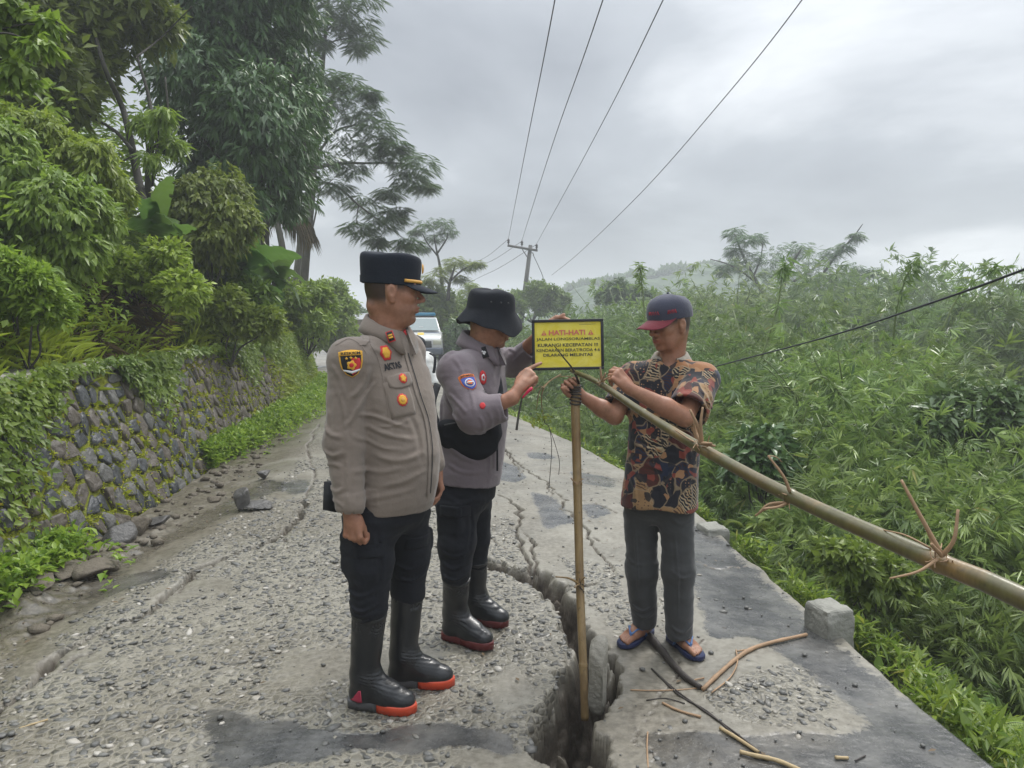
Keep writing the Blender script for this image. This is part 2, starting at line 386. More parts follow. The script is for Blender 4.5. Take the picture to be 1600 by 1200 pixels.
def build_road():
    fr = [0.0]; f = 0.0
    while f < 1:
        d = 0.0020 if 0.42 < f < 0.86 else 0.0036
        f = min(1.0, f+d); fr.append(f)
    fr = np.array(fr); ys = list(np.arange(-8, 2.0, 0.25)); y = 2.0
    while y < 9: ys.append(y); y += max(0.0062, 0.0025*y)
    while y < 60: ys.append(y); y += 0.012*y
    ys = np.array(ys)
    Yg, Fg = np.meshgrid(ys, fr, indexing='ij'); L = XL(Yg)-0.05; R = XR(Yg)
    R = R+0.05*(fbm(Yg*3, 0*Yg, 2, 3)-0.5)
    Xg = L+(R-L)*Fg; a, p = masks(Xg, Yg); cz, soil = carve(Xg, Yg)
    Z = base_h(Xg, Yg)+relief(Xg, Yg, a, p*(1-soil))+cz
    Z -= soil*0.07*(fbm(Xg*20, Yg*20, 31, 4)-0.5)
    g = Xg-XL(Yg); dirt = 1.5*sstep(0.75, 0.25, g+0.25*(fbm(Xg*4, Yg*4, 15, 3)-.5))*(0.5+0.5*fbm(Xg*3, Yg*3, 5, 3))+0.6*sstep(0.5, 0.7, fbm(Xg*1.3, Yg*1.3, 14, 4))
    nY, nX = Xg.shape
    V = np.stack([Xg, Yg, Z], -1).reshape(-1, 3); idx = np.arange(nY*nX).reshape(nY, nX)
    Q = np.stack([idx[:-1, :-1], idx[:-1, 1:], idx[1:, 1:], idx[1:, :-1]], -1).reshape(-1, 4)
    # slab edge skirt on the outer side
    sk = V.reshape(nY, nX, 3)[:, -1].copy(); sk2 = sk.copy(); sk[:, 0] += 0.015; sk[:, 2] -= 0.03; sk2[:, 2] -= 0.6; n0 = len(V)
    V = np.vstack([V, sk, sk2]); e = idx[:, -1]; s1 = n0+np.arange(nY); s2 = s1+nY
    Q = np.vstack([Q, np.stack([e[:-1], s1[:-1], s1[1:], e[1:]], -1), np.stack([s1[:-1], s2[:-1], s2[1:], s1[1:]], -1)])
    pad = lambda q: np.concatenate([q.ravel(), np.zeros(2*nY)])
    kk = np.ones(11)/11
    ab = np.apply_along_axis(lambda v: np.convolve(np.pad(v, 5, 'edge'), kk, 'valid'), 1, a); ab = np.apply_along_axis(lambda v: np.convolve(np.pad(v, 3, 'edge'), np.ones(7)/7, 'valid'), 0, ab)
    at = dict(asph=pad(ab*(1-soil)), peb=pad(p*(1-soil)**2), soil=pad(soil), dirt=pad(np.clip(dirt, 0, 1)))
    return mesh_np('road', V, quads=Q, attrs=at, smooth=True)
def HZ(x, y):
    """height of the finished road at points"""
    x = np.atleast_1d(np.asarray(x, float)); y = np.atleast_1d(np.asarray(y, float))
    return base_h(x, y)+carve(x, y)[0]
def road_mat():
    t = NT('worn_concrete'); co = t.coord(); a = t.ramp(t.math('ADD', t.attr('asph'), t.math('MULTIPLY_ADD', t.noise(co, 28, 6, 0.7), 1.3, -0.65)), [(0.36, 0.0), (0.66, 1.0)]); p = t.attr('peb'); s = t.attr('soil'); d = t.attr('dirt')
    n1 = t.noise(co, 2.2, 8, 0.6); n2 = t.noise(co, 35, 6, 0.65); n3 = t.noise(co, 9, 5, 0.6)
    conc = t.ramp(n1, [(0.3, (0.082, 0.072, 0.052)), (0.5, (0.150, 0.135, 0.105)), (0.72, (0.26, 0.242, 0.20))])
    conc = t.mix(t.ramp(n2, [(0.35, 0.0), (0.7, 0.6)]), conc, (0.32, 0.30, 0.25))
    conc = t.mix(t.ramp(n3, [(0.52, 0.0), (0.7, 0.55)]), conc, (0.20, 0.185, 0.145))
    # small pits and embedded grains
    v = t.voro(co, 55); pit = t.ramp(v, [(0.05, 1.0), (0.22, 0.0)]); pitm = t.math('MULTIPLY', pit, t.ramp(t.noise(co, 3.3, 4), [(0.48, 0.0), (0.62, 0.9)]))
    conc = t.mix(pitm, conc, (0.085, 0.08, 0.07))
    # exposed aggregate: dark chippings in light mortar
    vc = t.voro(co, 33, out='Color'); vd = t.voro(co, 33, feature='DISTANCE_TO_EDGE')
    sx = t.n('ShaderNodeSeparateColor'); t.L.new(vc, sx.inputs[0])
    ag = t.ramp(sx.outputs[0], [(0.0, (0.035, 0.036, 0.034)), (0.45, (0.065, 0.063, 0.055)), (0.62, (0.15, 0.138, 0.11)), (1.0, (0.27, 0.25, 0.20))])
    ag = t.mix(t.ramp(vd, [(0.03, 1.0), (0.2, 0.0)]), ag, (0.235, 0.215, 0.17))
    conc = t.mix(t.math('MULTIPLY', p, t.ramp(t.noise(co, 7, 4), [(0.3, 0.45), (0.6, 0.95)])), conc, ag)
    asp = t.ramp(t.noise(co, 120, 5, 0.7), [(0.35, (0.028, 0.028, 0.028)), (0.6, (0.058, 0.058, 0.057)), (0.76, (0.20, 0.195, 0.185))])
    asp = t.mix(t.ramp(t.noise(co, 4, 7, 0.65), [(0.42, 0.0), (0.62, 0.75)]), asp, (0.155, 0.15, 0.138))
    c = t.mix(a, conc, asp)
    c = t.mix(t.math('MULTIPLY', d, 0.75), c, t.mix(t.ramp(n2, [(.35, 0.0), (.65, 1.0)]), (0.055, 0.045, 0.030), (0.17, 0.145, 0.105)))
    soil = t.ramp(t.noise(co, 22, 7, 0.7), [(0.3, (0.022, 0.016, 0.011)), (0.5, (0.062, 0.048, 0.034)), (0.75, (0.16, 0.14, 0.112))])
    c = t.mix(s, c, soil)
    rough = t.math('MULTIPLY_ADD', t.ramp(t.noise(co, 1.6, 4), [(0.35, 0.0), (0.65, 1.0)]), 0.30, 0.29)
    rough = t.mix(a, rough, t.ramp(n3, [(0.3, 0.12), (0.7, 0.36)])); rough = t.mix(s, rough, (0.8, 0.8, 0.8))
    h = t.math('ADD', t.math('MULTIPLY', n2, 0.5), t.math('MULTIPLY', t.math('MULTIPLY', vd, 4.0, clamp=True), p))
    h = t.math('SUBTRACT', h, t.math('MULTIPLY', pitm, 0.7))
    b1 = t.bump(h, 0.55, 0.008); b2 = t.bump(t.noise(co, 260, 3), 0.35, 0.002, b1)
    t.set(color=c, rough=rough, spec=0.5, normal=b2); return t.m
M_ROAD = road_mat()
put('road', build_road(), M_ROAD, kind='structure')

# exposed pebbles standing proud of the mortar
def ico():
    f = (1+5**0.5)/2
    V = np.array([(-1, f, 0), (1, f, 0), (-1, -f, 0), (1, -f, 0), (0, -1, f), (0, 1, f), (0, -1, -f), (0, 1, -f), (f, 0, -1), (f, 0, 1), (-f, 0, -1), (-f, 0, 1)], float)
    F = np.array([(0, 11, 5), (0, 5, 1), (0, 1, 7), (0, 7, 10), (0, 10, 11), (1, 5, 9), (5, 11, 4), (11, 10, 2), (10, 7, 6), (7, 1, 8), (3, 9, 4), (3, 4, 2), (3, 2, 6), (3, 6, 8), (3, 8, 9), (4, 9, 5), (2, 4, 11), (6, 2, 10), (8, 6, 7), (9, 8, 1)])
    return V/np.linalg.norm(V[0]), F
IV, IF = ico()
def pebbles():
    st = 0.035; gx, gy = np.meshgrid(np.arange(-2.9, 2.0, st), np.arange(2.1, 7.6, st)); x = gx.ravel()+rng.uniform(-.014, .014, gx.size); y = gy.ravel()+rng.uniform(-.014, .014, gx.size)
    a, p = masks(x, y); m = (x > XL(y)+0.3) & (x < XR(y)-0.05) & (np.abs(x) < 0.70*y+0.1)
    m &= rng.random(len(x)) < np.where(p > 0.5, 0.66, np.where(a > 0.5, 0.02, 0.03))*np.where(y > 5, 0.8, 1.0)
    x, y = x[m], y[m]; cz, so = carve(x, y); k = so < 0.1; x, y = x[k], y[k]
    z = base_h(x, y); N = len(x)
    r = rng.gamma(8, 0.00155, N).clip(0.005, 0.025)
    S = np.stack([r*rng.uniform(0.9, 1.7, N), r*rng.uniform(0.7, 1.0, N), r*rng.uniform(0.28, 0.5, N)], -1)
    V = IV[None]*S[:, None]*(1+0.28*rng.uniform(-1, 1, (N, 12, 1)))
    th = rng.normal(-0.5, 0.7, N); tl = rng.normal(0.0, 0.22, N)
    ct, s_ = np.cos(tl)[:, None], np.sin(tl)[:, None]; X, Y, Z = V[..., 0], V[..., 1], V[..., 2]; X, Z = X*ct+Z*s_, -X*s_+Z*ct
    c, s = np.cos(th)[:, None], np.sin(th)[:, None]; V = np.stack([X*c-Y*s, X*s+Y*c, Z], -1)
    V += np.stack([x, y, z-r*0.03-0.001], -1)[:, None]
    F = (IF[None]+12*np.arange(N)[:, None, None]).reshape(-1, 3); at = np.repeat(rng.random(N), 12)
    return mesh_np('pebbles', V.reshape(-1, 3), F, attrs=dict(v=at), smooth=True)
t = NT('wet_pebble'); v = t.attr('v'); c = t.ramp(v, [(0, (0.040, 0.043, 0.046)), (0.5, (0.085, 0.088, 0.088)), (0.78, (0.15, 0.142, 0.125)), (0.93, (0.30, 0.27, 0.22)), (1, (0.48, 0.45, 0.40))])
c = t.mix(t.noise(t.coord(), 90, 4), c, t.mix(0.5, c, (0.3, 0.28, 0.24))); t.set(color=c, rough=0.46, spec=0.4); M_PEB = t.m
put('pebbles', pebbles(), M_PEB, kind='stuff', label='dark wet pebbles showing through the worn concrete of the road', cat='pebbles')

# ---------------------------------------------------------------- ground
WALL_H = 1.03
def ground_z(X, Y):
    l = (XL(Y)-0.55)-X; r = X-XR(Y)
    z = np.where(l > 0, 0.96+0.62*np.minimum(l, 2.5)+0.30*np.clip(l-2.5, 0, 9)+0.05*np.clip(l-11, 0, 80), -0.75)
    z = np.where((l <= 0) & (l > -0.16), -0.75+(l+0.16)/0.16*1.71, z)
    low = sstep(19, 30, Y); z = np.where(l > 0, z*(1-low)+low*(-0.3+0.12*l), z)
    rr = -0.38-0.55*np.minimum(r, 1.5)-0.75*np.clip(r-1.5, 0, 6)-0.22*np.clip(r-7.5, 0, 40)
    z = np.where(r > 0.02, rr, z)
    z = z+np.where((l > 0.1) | (r > 0.3), 0.35*(fbm(X*0.9, Y*0.9, 2, 4)-0.5), 0)
    far = sstep(42, 60, Y)*(np.abs(X) < 1e9); z = np.where((l <= 0) & (r <= 0.02), z, z)
    return z
def build_ground():
    xs = np.concatenate([np.linspace(-400, -30, 14), np.arange(-28, -9, 1.0), np.arange(-9, 6, 0.15), np.arange(6, 20, 1.0), np.linspace(22, 400, 22)])
    ys = np.concatenate([np.linspace(-60, -10, 8), np.arange(-9, 1, 0.6), np.arange(1, 24, 0.2), np.arange(24, 60, 1.5), np.linspace(65, 600, 26)])
    Yg, Xg = np.meshgrid(ys, xs, indexing='ij'); Z = ground_z(Xg, Yg)
    Z = np.where(Yg > 45, np.minimum(Z, 1.5)-0.02*(Yg-45), Z); Z = np.maximum(Z, -16)
    idx = np.arange(Z.size).reshape(Z.shape); Q = np.stack([idx[:-1, :-1], idx[:-1, 1:], idx[1:, 1:], idx[1:, :-1]], -1).reshape(-1, 4)
    return mesh_np('ground', np.stack([Xg, Yg, Z], -1), quads=Q, smooth=True)
t = NT('bank_soil'); co = t.coord(); n = t.noise(co, 6, 8, 0.65)
t.set(color=t.ramp(n, [(0.3, (0.028, 0.030, 0.014)), (0.5, (0.05, 0.065, 0.022)), (0.7, (0.10, 0.09, 0.05))]), rough=0.95, normal=t.bump(n, 0.8, 0.05)); M_SOIL = t.m
put('ground', build_ground(), M_SOIL, kind='structure')

# ================================================================ retaining wall of fieldstones
WY0, WY1 = 1.6, 18.5
wy = np.linspace(WY0, WY1, 400); wbx = XL(wy)-0.10
warc = np.concatenate([[0], np.cumsum(np.hypot(np.diff(wbx), np.diff(wy)))]); WLEN = warc[-1]
def wall_pt(a, b, out=0.0):
    """a along the wall, b height 0..WALL_H, out = distance off the face"""
    a = np.asarray(a, float); b = np.asarray(b, float)
    y = np.interp(a, warc, wy); x = np.interp(a, warc, wbx); e = 0.05
    x2 = np.interp(a+e, warc, wbx); y2 = np.interp(a+e, warc, wy); tx, ty = x2-x, y2-y; l = np.hypot(tx, ty)+1e-9; tx, ty = tx/l, ty/l
    nx, ny = ty, -tx      # faces the road
    lean = 0.34*b
    return np.stack([x-nx*lean+nx*out*0.95, y-ny*lean+ny*out*0.95, -0.10+b*1.1+0*a+out*0.3], -1)
wall = thing('retaining_wall', 'low leaning fieldstone retaining wall with mossy joints along the inner road edge', 'wall', (-2.9, 5, 0))
A_, B_ = np.meshgrid(np.arange(0, WLEN-0.1, 0.06), np.linspace(-0.1, WALL_H, 24), indexing='ij')
mo = 0.012*(fbm(A_*14, B_*14, 1, 3)-0.5); Vw = wall_pt(A_, B_, mo-0.006)
ix = np.arange(A_.size).reshape(A_.shape); Qw = np.stack([ix[:-1, :-1], ix[1:, :-1], ix[1:, 1:], ix[:-1, 1:]], -1).reshape(-1, 4)
t = NT('mossy_mortar'); co = t.coord(); n = t.noise(co, 5, 6, 0.7); n2 = t.noise(co, 60, 5)
c = t.ramp(n, [(0.30, (0.12, 0.10, 0.05)), (0.42, (0.20, 0.21, 0.025)), (0.6, (0.30, 0.33, 0.02)), (0.75, (0.20, 0.19, 0.05))])
t.set(color=t.mix(n2, c, t.mix(0.5, c, (0.05, 0.06, 0.01))), rough=0.95, normal=t.bump(n2, 1.0, 0.02)); M_MORT = t.m
put('mortar', mesh_np('mortar', Vw.reshape(-1, 3), quads=Qw, smooth=True), M_MORT, wall)
def clip_half(poly, m, nrm_):
    out = []; n = len(poly)
    for i in range(n):
        a, b = poly[i], poly[(i+1) % n]; da = (a-m)@nrm_; db = (b-m)@nrm_
        if da <= 0: out.append(a)
        if (da < 0) != (db < 0) and abs(da-db) > 1e-12: out.append(a+(b-a)*da/(da-db))
    return out
def stones():
    r = np.random.default_rng(3); pts = []; dx, dy = 0.165, 0.135; row = 0; b = -0.06
    while b < WALL_H+0.05:
        a = (row % 2)*dx*0.5-0.1
        while a < WLEN+0.2:
            pts.append((a+r.uniform(-.058, .058), b+r.uniform(-.048, .048))); a += dx*r.uniform(0.8, 1.25)
        b += dy; row += 1
    pts = np.array(pts); edges = []; res = []
    for i, p in enumerate(pts):
        if p[1] > WALL_H+0.03 or p[0] < 0.05 or p[0] > WLEN-0.3: continue
        dd = np.hypot(*(pts-p).T); nb = np.where((dd < 0.42) & (dd > 1e-6))[0]; nb = nb[np.argsort(dd[nb])]
        poly = [p+np.array(q) for q in ((-.3, -.3), (.3, -.3), (.3, .3), (-.3, .3))]
        for j in nb:
            mdl = (p+pts[j])/2; n_ = (pts[j]-p)/dd[j]; poly = clip_half(poly, mdl-n_*(0.010+0.008*r.random()), n_)
            if len(poly) < 3: break
        if len(poly) < 3: continue
        poly = np.array(poly); poly[:, 1] = np.clip(poly[:, 1], -0.1, WALL_H-0.005)
        ar = 0.5*abs(np.dot(poly[:, 0], np.roll(poly[:, 1], -1))-np.dot(poly[:, 1], np.roll(poly[:, 0], -1)))
        if ar < 0.002: continue
        q = []                                      # round the corners
        for k in range(len(poly)):
            a, b2 = poly[k], poly[(k+1) % len(poly)]; q += [a*0.87+b2*0.13, a*0.13+b2*0.87]
        q = np.array(q)
        if len(q) > 16: q = q[::2]
        res.append((p, q)); edges.append(q)
    return res, edges
STN, EDG = stones()
stone_mats = [simple('fieldstone_dark', (0.055, 0.058, 0.062), 0.38, 0.5, 9, 0.9, 22, bdist=0.02), simple('fieldstone_brown', (0.105, 0.088, 0.070), 0.5, 0.45, 9, 0.9, 22, bdist=0.02),
              simple('fieldstone_grey', (0.12, 0.117, 0.108), 0.5, 0.5, 7, 0.9, 25, bdist=0.02)]
def stone_geo(q, r):
    n = len(q); c = q.mean(0); h = r.uniform(0.008, 0.030); tilt = r.normal(0, 0.22, 2)
    V = [wall_pt(q[:, 0], q[:, 1], -0.03)]
    for s, o in ((0.985, 0.55), (0.90, 0.95), (0.5, 1.0)):
        w = c+(q-c)*s; out = h*o+(w-c)@tilt*0.5+r.normal(0, 0.0035, n); V.append(wall_pt(w[:, 0], w[:, 1], out))
    V.append(wall_pt(c[0:1], c[1:2], np.array([h+r.normal(0, .003)]))); V = np.concatenate(V)
    Q = []; T = []
    cw = np.sign(np.dot(q[:, 0], np.roll(q[:, 1], -1))-np.dot(q[:, 1], np.roll(q[:, 0], -1)))
    for L in range(3):
        for j in range(n):
            k = (j+1) % n; f = (L*n+j, L*n+k, (L+1)*n+k, (L+1)*n+j); Q.append(f)
    for j in range(n): T.append((3*n+j, 3*n+(j+1) % n, 4*n))
    return V, T, Q
rr_ = np.random.default_rng(5); order = sorted(range(len(STN)), key=lambda i: STN[i][0][0]); order = [i for i in order if STN[i][0][0] > 1.0]+[i for i in order if STN[i][0][0] <= 1.0]
rest = MB()
for k, i in enumerate(order):
    g = stone_geo(STN[i][1], rr_)
    if k < 296:
        m = MB().add(*g).mesh('stone', smooth=False); put('stone', m, stone_mats[int(rr_.choice(3, p=[.4, .33, .27]))], wall)
    else: rest.add(*g)
put('far_stones', rest.mesh('far_stones', smooth=True), stone_mats[1], wall, kind='stuff')
# pale concrete coping, cast in lengths
cb = MB(); a0 = 0.4
M_COPE = simple('coping_concrete', (0.30, 0.285, 0.24), 0.8, 0.35, 8, 0.7, 50)
while a0 < WLEN-1:
    ln = rr_.uniform(0.7, 1.3); a = np.linspace(a0, a0+ln-0.015, 8); top = MB()
    o = wall_pt(a, 0*a+WALL_H, 0.03); i2 = wall_pt(a, 0*a+WALL_H, -0.25); h = 0.055+0.012*rr_.random()
    jig = rr_.normal(0, 0.006, (8, 3)); o = o+jig; i2[:, 2] = o[:, 2]; up = np.array((0, 0, h))
    V = np.concatenate([o, o+up, i2+up, i2]); n = 8; Q = []
    for s in range(3):
        for j in range(n-1): Q.append((s*n+j, (s)*n+j+1, (s+1)*n+j+1, (s+1)*n+j))
    Q += [(0, 8, 16, 24), (7, 31, 23, 15)]
    ob = put('coping', MB().add(V, Q=Q).mesh('coping'), M_COPE, wall); a0 += ln
# ================================================================ leaves
def rand_unit(n, r=rng):
    v = r.normal(size=(n, 3)); return v/np.linalg.norm(v, axis=1)[:, None]
def norm_rows(v): return v/(np.linalg.norm(v, axis=1)[:, None]+1e-9)
def leaves(pos, d, up, L, Wd, droop=0.15, fold=0.12, wide=0.42):
    """blades: base, two shoulders, tip; folded along the midrib"""
    d = norm_rows(d); s = norm_rows(np.cross(d, up)); n = np.cross(s, d); L = L[:, None]; Wd = Wd[:, None]
    mid = pos+d*L*wide+n*0.0
    a = mid+s*Wd*0.5+n*Wd*fold; b = mid-s*Wd*0.5+n*Wd*fold; tip = pos+d*L-np.array((0, 0, 1.0))*L*droop
    V = np.stack([pos, a, tip, b], 1); return V
def leaf_mesh(name, Vs, vals, extra=None):
    V = np.concatenate(Vs).reshape(-1, 3); N = len(V)//4; i = 4*np.arange(N)[:, None]
    T = np.concatenate([i+np.array((0, 1, 2)), i+np.array((0, 2, 3))], 0); at = np.repeat(np.concatenate(vals), 4)
    return mesh_np(name, V, T, attrs=dict(v=at))
def lobes_points(lobes, n, r, lo=0.72, hi=1.05, squash=1.0, under=0.35):
    """points in the outer shell of a cluster of lobes [(x,y,z,rad)], with outward direction"""
    lb = np.array(lobes, float); w = lb[:, 3]**2; k = r.choice(len(lb), n*2, p=w/w.sum()); u = rand_unit(n*2, r)
    keep = (u[:, 2] > -0.35) | (r.random(n*2) < under); rad = r.uniform(lo, hi, n*2)**0.7
    p = lb[k, :3]+u*(lb[k, 3]*rad)[:, None]*np.array((1, 1, squash))
    for j in range(len(lb)):                              # thin out what lies deep inside another lobe
        dd = np.linalg.norm((p-lb[j, :3])/np.array((1, 1, squash)), axis=1)/lb[j, 3]
        keep &= ~((dd < 0.6) & (k != j) & (r.random(n*2) < 0.8))
    p, u = p[keep][:n], u[keep][:n]; return p, u
def bamboo_leaves(p, u, r, L=0.13, per=8):
    """each twig end carries a fan of long narrow leaves"""
    n = len(p); ax = norm_rows(u*np.array((1, 1, 0.4))+np.array((0, 0, -0.15))+0.55*rand_unit(n, r)); Vs = []; vals = []
    tw = r.random(n)
    side = norm_rows(np.cross(ax, rand_unit(n, r)))
    for j in range(per):
        a = (j-(per-1)/2)/per*2.3+r.normal(0, 0.16, n); off = -0.5+j/per
        d = ax*np.cos(a)[:, None]+side*np.sin(a)[:, None]+np.array((0, 0, -0.28))+0.12*rand_unit(n, r)
        l = L*r.uniform(0.65, 1.25, n)*(1-0.25*abs(j-(per-1)/2)/per*2); up = norm_rows(np.cross(side, ax)+0.35*rand_unit(n, r)+np.array((0, 0, 0.5)))
        Vs.append(leaves(p+ax*L*0.25*off+0.008*rand_unit(n, r), d, up, l, l*r.uniform(0.12, 0.17, n), 0.12)); vals.append(np.clip(0.6*tw+0.4*r.random(n), 0, 1))
    return Vs, vals
M_BAM = leafmat('bamboo_leaf', (0.045, 0.096, 0.028), (0.215, 0.305, 0.080), (0.40, 0.34, 0.10), 0.42, 0.30)
M_DARKLEAF = leafmat('dark_leaf', (0.040, 0.090, 0.030), (0.115, 0.195, 0.055), None, 0.22, 0.35)
M_MIDLEAF = leafmat('mid_leaf', (0.080, 0.138, 0.018), (0.235, 0.315, 0.045), (0.24, 0.24, 0.04), 0.4, 0.4)
M_LIGHTLEAF = leafmat('bright_leaf', (0.105, 0.175, 0.016), (0.295, 0.375, 0.045), (0.34, 0.30, 0.04), 0.45, 0.4)
M_GRASS = leafmat('weed_blade', (0.15, 0.20, 0.02), (0.36, 0.42, 0.04), (0.30, 0.22, 0.08), 0.4, 0.5)
M_MOSS = leafmat('moss_leaf', (0.16, 0.20, 0.012), (0.36, 0.38, 0.02), (0.42, 0.25, 0.02), 0.3, 0.6)
M_FROND = leafmat('banana_leaf', (0.06, 0.14, 0.03), (0.13, 0.24, 0.05), (0.22, 0.18, 0.06), 0.4, 0.32)
M_DEAD = leafmat('dead_leaf', (0.10, 0.065, 0.03), (0.22, 0.15, 0.08), None, 0.15, 0.7)
M_BARK = simple('bark_grey', (0.13, 0.12, 0.10), 0.85, 0.4, 8, 0.8, 30, bdist=0.02)
M_BARKD = simple('bark_dark', (0.055, 0.05, 0.04), 0.85, 0.4, 8, 0.8, 30, bdist=0.02)
M_CULM = simple('culm_green', (0.16, 0.21, 0.07), 0.45, 0.4, 5)
VR = np.random.default_rng(21)

# ---------------------------------------------------------------- bamboo clumps below the outer road edge
def bamboo_variant(k, n, L=0.13):
    r = np.random.default_rng(100+k); lobes = [(0, 0, 0.0, 1.0)]
    for i in range(6):
        a = r.uniform(0, 6.28); lobes.append((0.75*math.cos(a), 0.75*math.sin(a), r.uniform(-0.2, 0.55), r.uniform(0.35, 0.6)))
    p, u = lobes_points(lobes, n, r, 0.55, 1.12, 0.9)
    p = p+0.10*rand_unit(len(p), r)
    Vs, va = bamboo_leaves(p, u, r, L)
    # tall tips breaking the outline
    m = 60; a = r.uniform(0, 6.28, m); q = np.stack([0.7*np.cos(a), 0.7*np.sin(a), 0.8+r.uniform(0, 0.45, m)], -1)
    V2, v2 = bamboo_leaves(q, norm_rows(q), r, L); fol = leaf_mesh('foliage', Vs+V2, va+v2)
    cu = MB()
    for i in range(16):
        a = r.uniform(0, 6.28); b = r.uniform(0, 6.28); q0 = np.array((0.25*math.cos(b), 0.25*math.sin(b), -1.8)); q1 = np.array((0.6*math.cos(a), 0.6*math.sin(a), 0.6)); q2 = np.array((1.0*math.cos(a), 1.0*math.sin(a), 0.95+r.uniform(-.3, .3)))
        cu.tube(catmull([q0, (q0+q1)/2+0.1*r.normal(size=3), q1, q2], 4), np.linspace(0.016, 0.003, 13), 5)
    return fol, cu.mesh('culms', smooth=True)
BV = [bamboo_variant(i, 2600) for i in range(4)]
def bamboo(x, y, z, rad, k, label=None, group='bamboo clumps crowding the slope beyond the road edge', hs=1.0):
    t_ = thing('bamboo_clump', label or 'dense green bamboo clump on the slope beyond the outer road edge', 'bamboo', (x, y, z), group)
    t_.rotation_euler = (0, 0, VR.uniform(0, 6.28)); t_.scale = (rad, rad, rad*hs)
    for nm, me, mt in (('foliage', BV[k][0], M_BAM), ('culms', BV[k][1], M_CULM)):
        if not me.materials: me.materials.append(mt)
        o = bpy.data.objects.new(nm, me); COL.objects.link(o); o.parent = t_
    return t_
rows = [(0.95, -1.12, 0.72, 0.8), (1.75, -0.75, 1.0, 1.05), (3.1, -0.45, 1.25, 1.5), (5.0, -0.15, 1.5, 1.9), (7.6, -0.9, 1.9, 2.6)]
nb = 0
for e, zc, rd, step in rows:
    y = 1.6 if e < 2 else 2.2
    while y < 26:
        xx = float(XR(y))+e+VR.uniform(-.25, .25); zz_ = zc+VR.uniform(-.2, .22)-0.0*y
        if e < 2 and y > 16: y += step; continue
        if y > 9: zz_ -= 0.05*(y-9)*(1 if e < 3 else 0.35)
        zz_ -= 3.4*max(0.0, min(xx/max(y, 1), .8)-0.50)
        if abs(xx) < 0.82*y+1.2: bamboo(xx, y+VR.uniform(-.3, .3), zz_, rd*VR.uniform(0.85, 1.15), nb % 4); nb += 1
        y += step*(1+0.03*y)
for x, y, z, rd in ((x_, y_, z_-1.4, r_) for x_, y_, z_, r_ in ((3.6, 27, 0.2, 2.4), (7, 27, 0.4, 2.6), (11, 26, 0.8, 2.8), (1.0, 31, -0.2, 2.2), (14.5, 22, 0.9, 2.8), (17, 26, 0.6, 3.0), (12.5, 17, 0.9, 2.5), (15.5, 18, 0.6, 2.2), (5.5, 34, 0.6, 3.0), (10, 35, 1.0, 3.3), (16, 35, 1.2, 3.6), (22, 33, 0.6, 3.6), (20, 26, -0.2, 3.0))):
    bamboo(x, y, z, rd, nb % 4); nb += 1
for x, y, z, rd in ((-1.2, 34, -1.5, 2.3), (0.6, 36, -1.6, 2.4), (2.4, 35, -1.4, 2.4), (4.4, 37, -1.4, 2.6), (6.6, 36, -1.2, 2.6), (9.0, 37, -1.0, 2.7), (1.5, 27, -1.3, 1.9), (11.5, 38, -.9, 2.8)):
    bamboo(x, y, z, rd, nb % 4); nb += 1
# arching shoots that stand above the mass
def shoot(pts, label, n=26):
    c = catmull(pts, 6); o = put('bamboo_shoot', MB().tube(c, np.linspace(0.014, 0.002, len(c)), 5).mesh('bamboo_shoot', smooth=True), M_CULM, label=label, cat='bamboo shoot', group='single bamboo shoots above the thicket')
    r = VR; k = r.integers(len(c)//3, len(c), n); p = c[k]+0.03*rand_unit(n, r); Vs, va = bamboo_leaves(p, rand_unit(n, r), r, 0.17, 5)
    put('foliage', leaf_mesh('foliage', Vs, va), M_BAM, o)
shoot([P(1395, 540, 9.5), P(1402, 480, 9.3), P(1420, 425, 9.0), P(1440, 400, 8.8)], 'slender bamboo shoot rising above the right part of the thicket')
shoot([P(1470, 520, 9), P(1500, 460, 9), P(1545, 425, 8.8), P(1580, 415, 8.6)], 'slender arching bamboo shoot farthest right against the sky')
shoot([P(1190, 560, 9), P(1215, 480, 9), P(1222, 430, 9), P(1228, 408, 9)], 'upright thin bamboo shoot in front of the hazy tree')
shoot([P(1010, 520, 12), P(1004, 455, 12), P(1001, 425, 12), P(999, 412, 12)], 'thin leafy shoot standing up above the thicket left of the maroon cap')
shoot([P(1265, 600, 6.5), P(1290, 590, 6.4), P(1330, 640, 6.3), P(1345, 690, 6.3)], 'pale yellow bamboo shoot hanging in the middle of the thicket')
# ---------------------------------------------------------------- bright weeds along the outer road edge
def edge_weeds():
    r = VR; n = 9000; y = r.uniform(1.8, 15, n)**1.0; e = r.gamma(2.0, 0.24, n)+0.05; x = XR(y)+e
    k = (fbm(x*2.2, y*2.2, 3, 3) > .47-.1*(e > .5)) & (np.abs(y-3.8)+np.abs(x-1.65) > .35) & (np.abs(y-5.6)+np.abs(x-1.5) > .3); x, y, e = x[k], y[k], e[k]; n = len(x)
    z = ground_z(x, y)+0.02; z = np.where(e < 0.35, -0.22-0.5*e, z); Vs = []; va = []
    for j in range(9):
        a = r.uniform(0, 6.28, n); el = r.uniform(0.15, 1.3, n); d = np.stack([np.cos(a)*np.cos(el), np.sin(a)*np.cos(el), np.sin(el)], -1)
        l = r.uniform(0.03, 0.10, n)*(1+0.5*(j > 6)); h = r.uniform(0.0, 0.20, n)
        Vs.append(leaves(np.stack([x, y, z+h], -1)+0.04*rand_unit(n, r), d, np.tile((0, 0, 1.0), (n, 1)), l, l*r.uniform(0.10, 0.34, n), 0.2)); va.append(r.random(n)**1.3)
    return leaf_mesh('roadside_weeds', Vs, va)
put('roadside_weeds', edge_weeds(), M_LIGHTLEAF, kind='stuff', label='bright low weeds spilling along the outer edge of the road', cat='weeds')
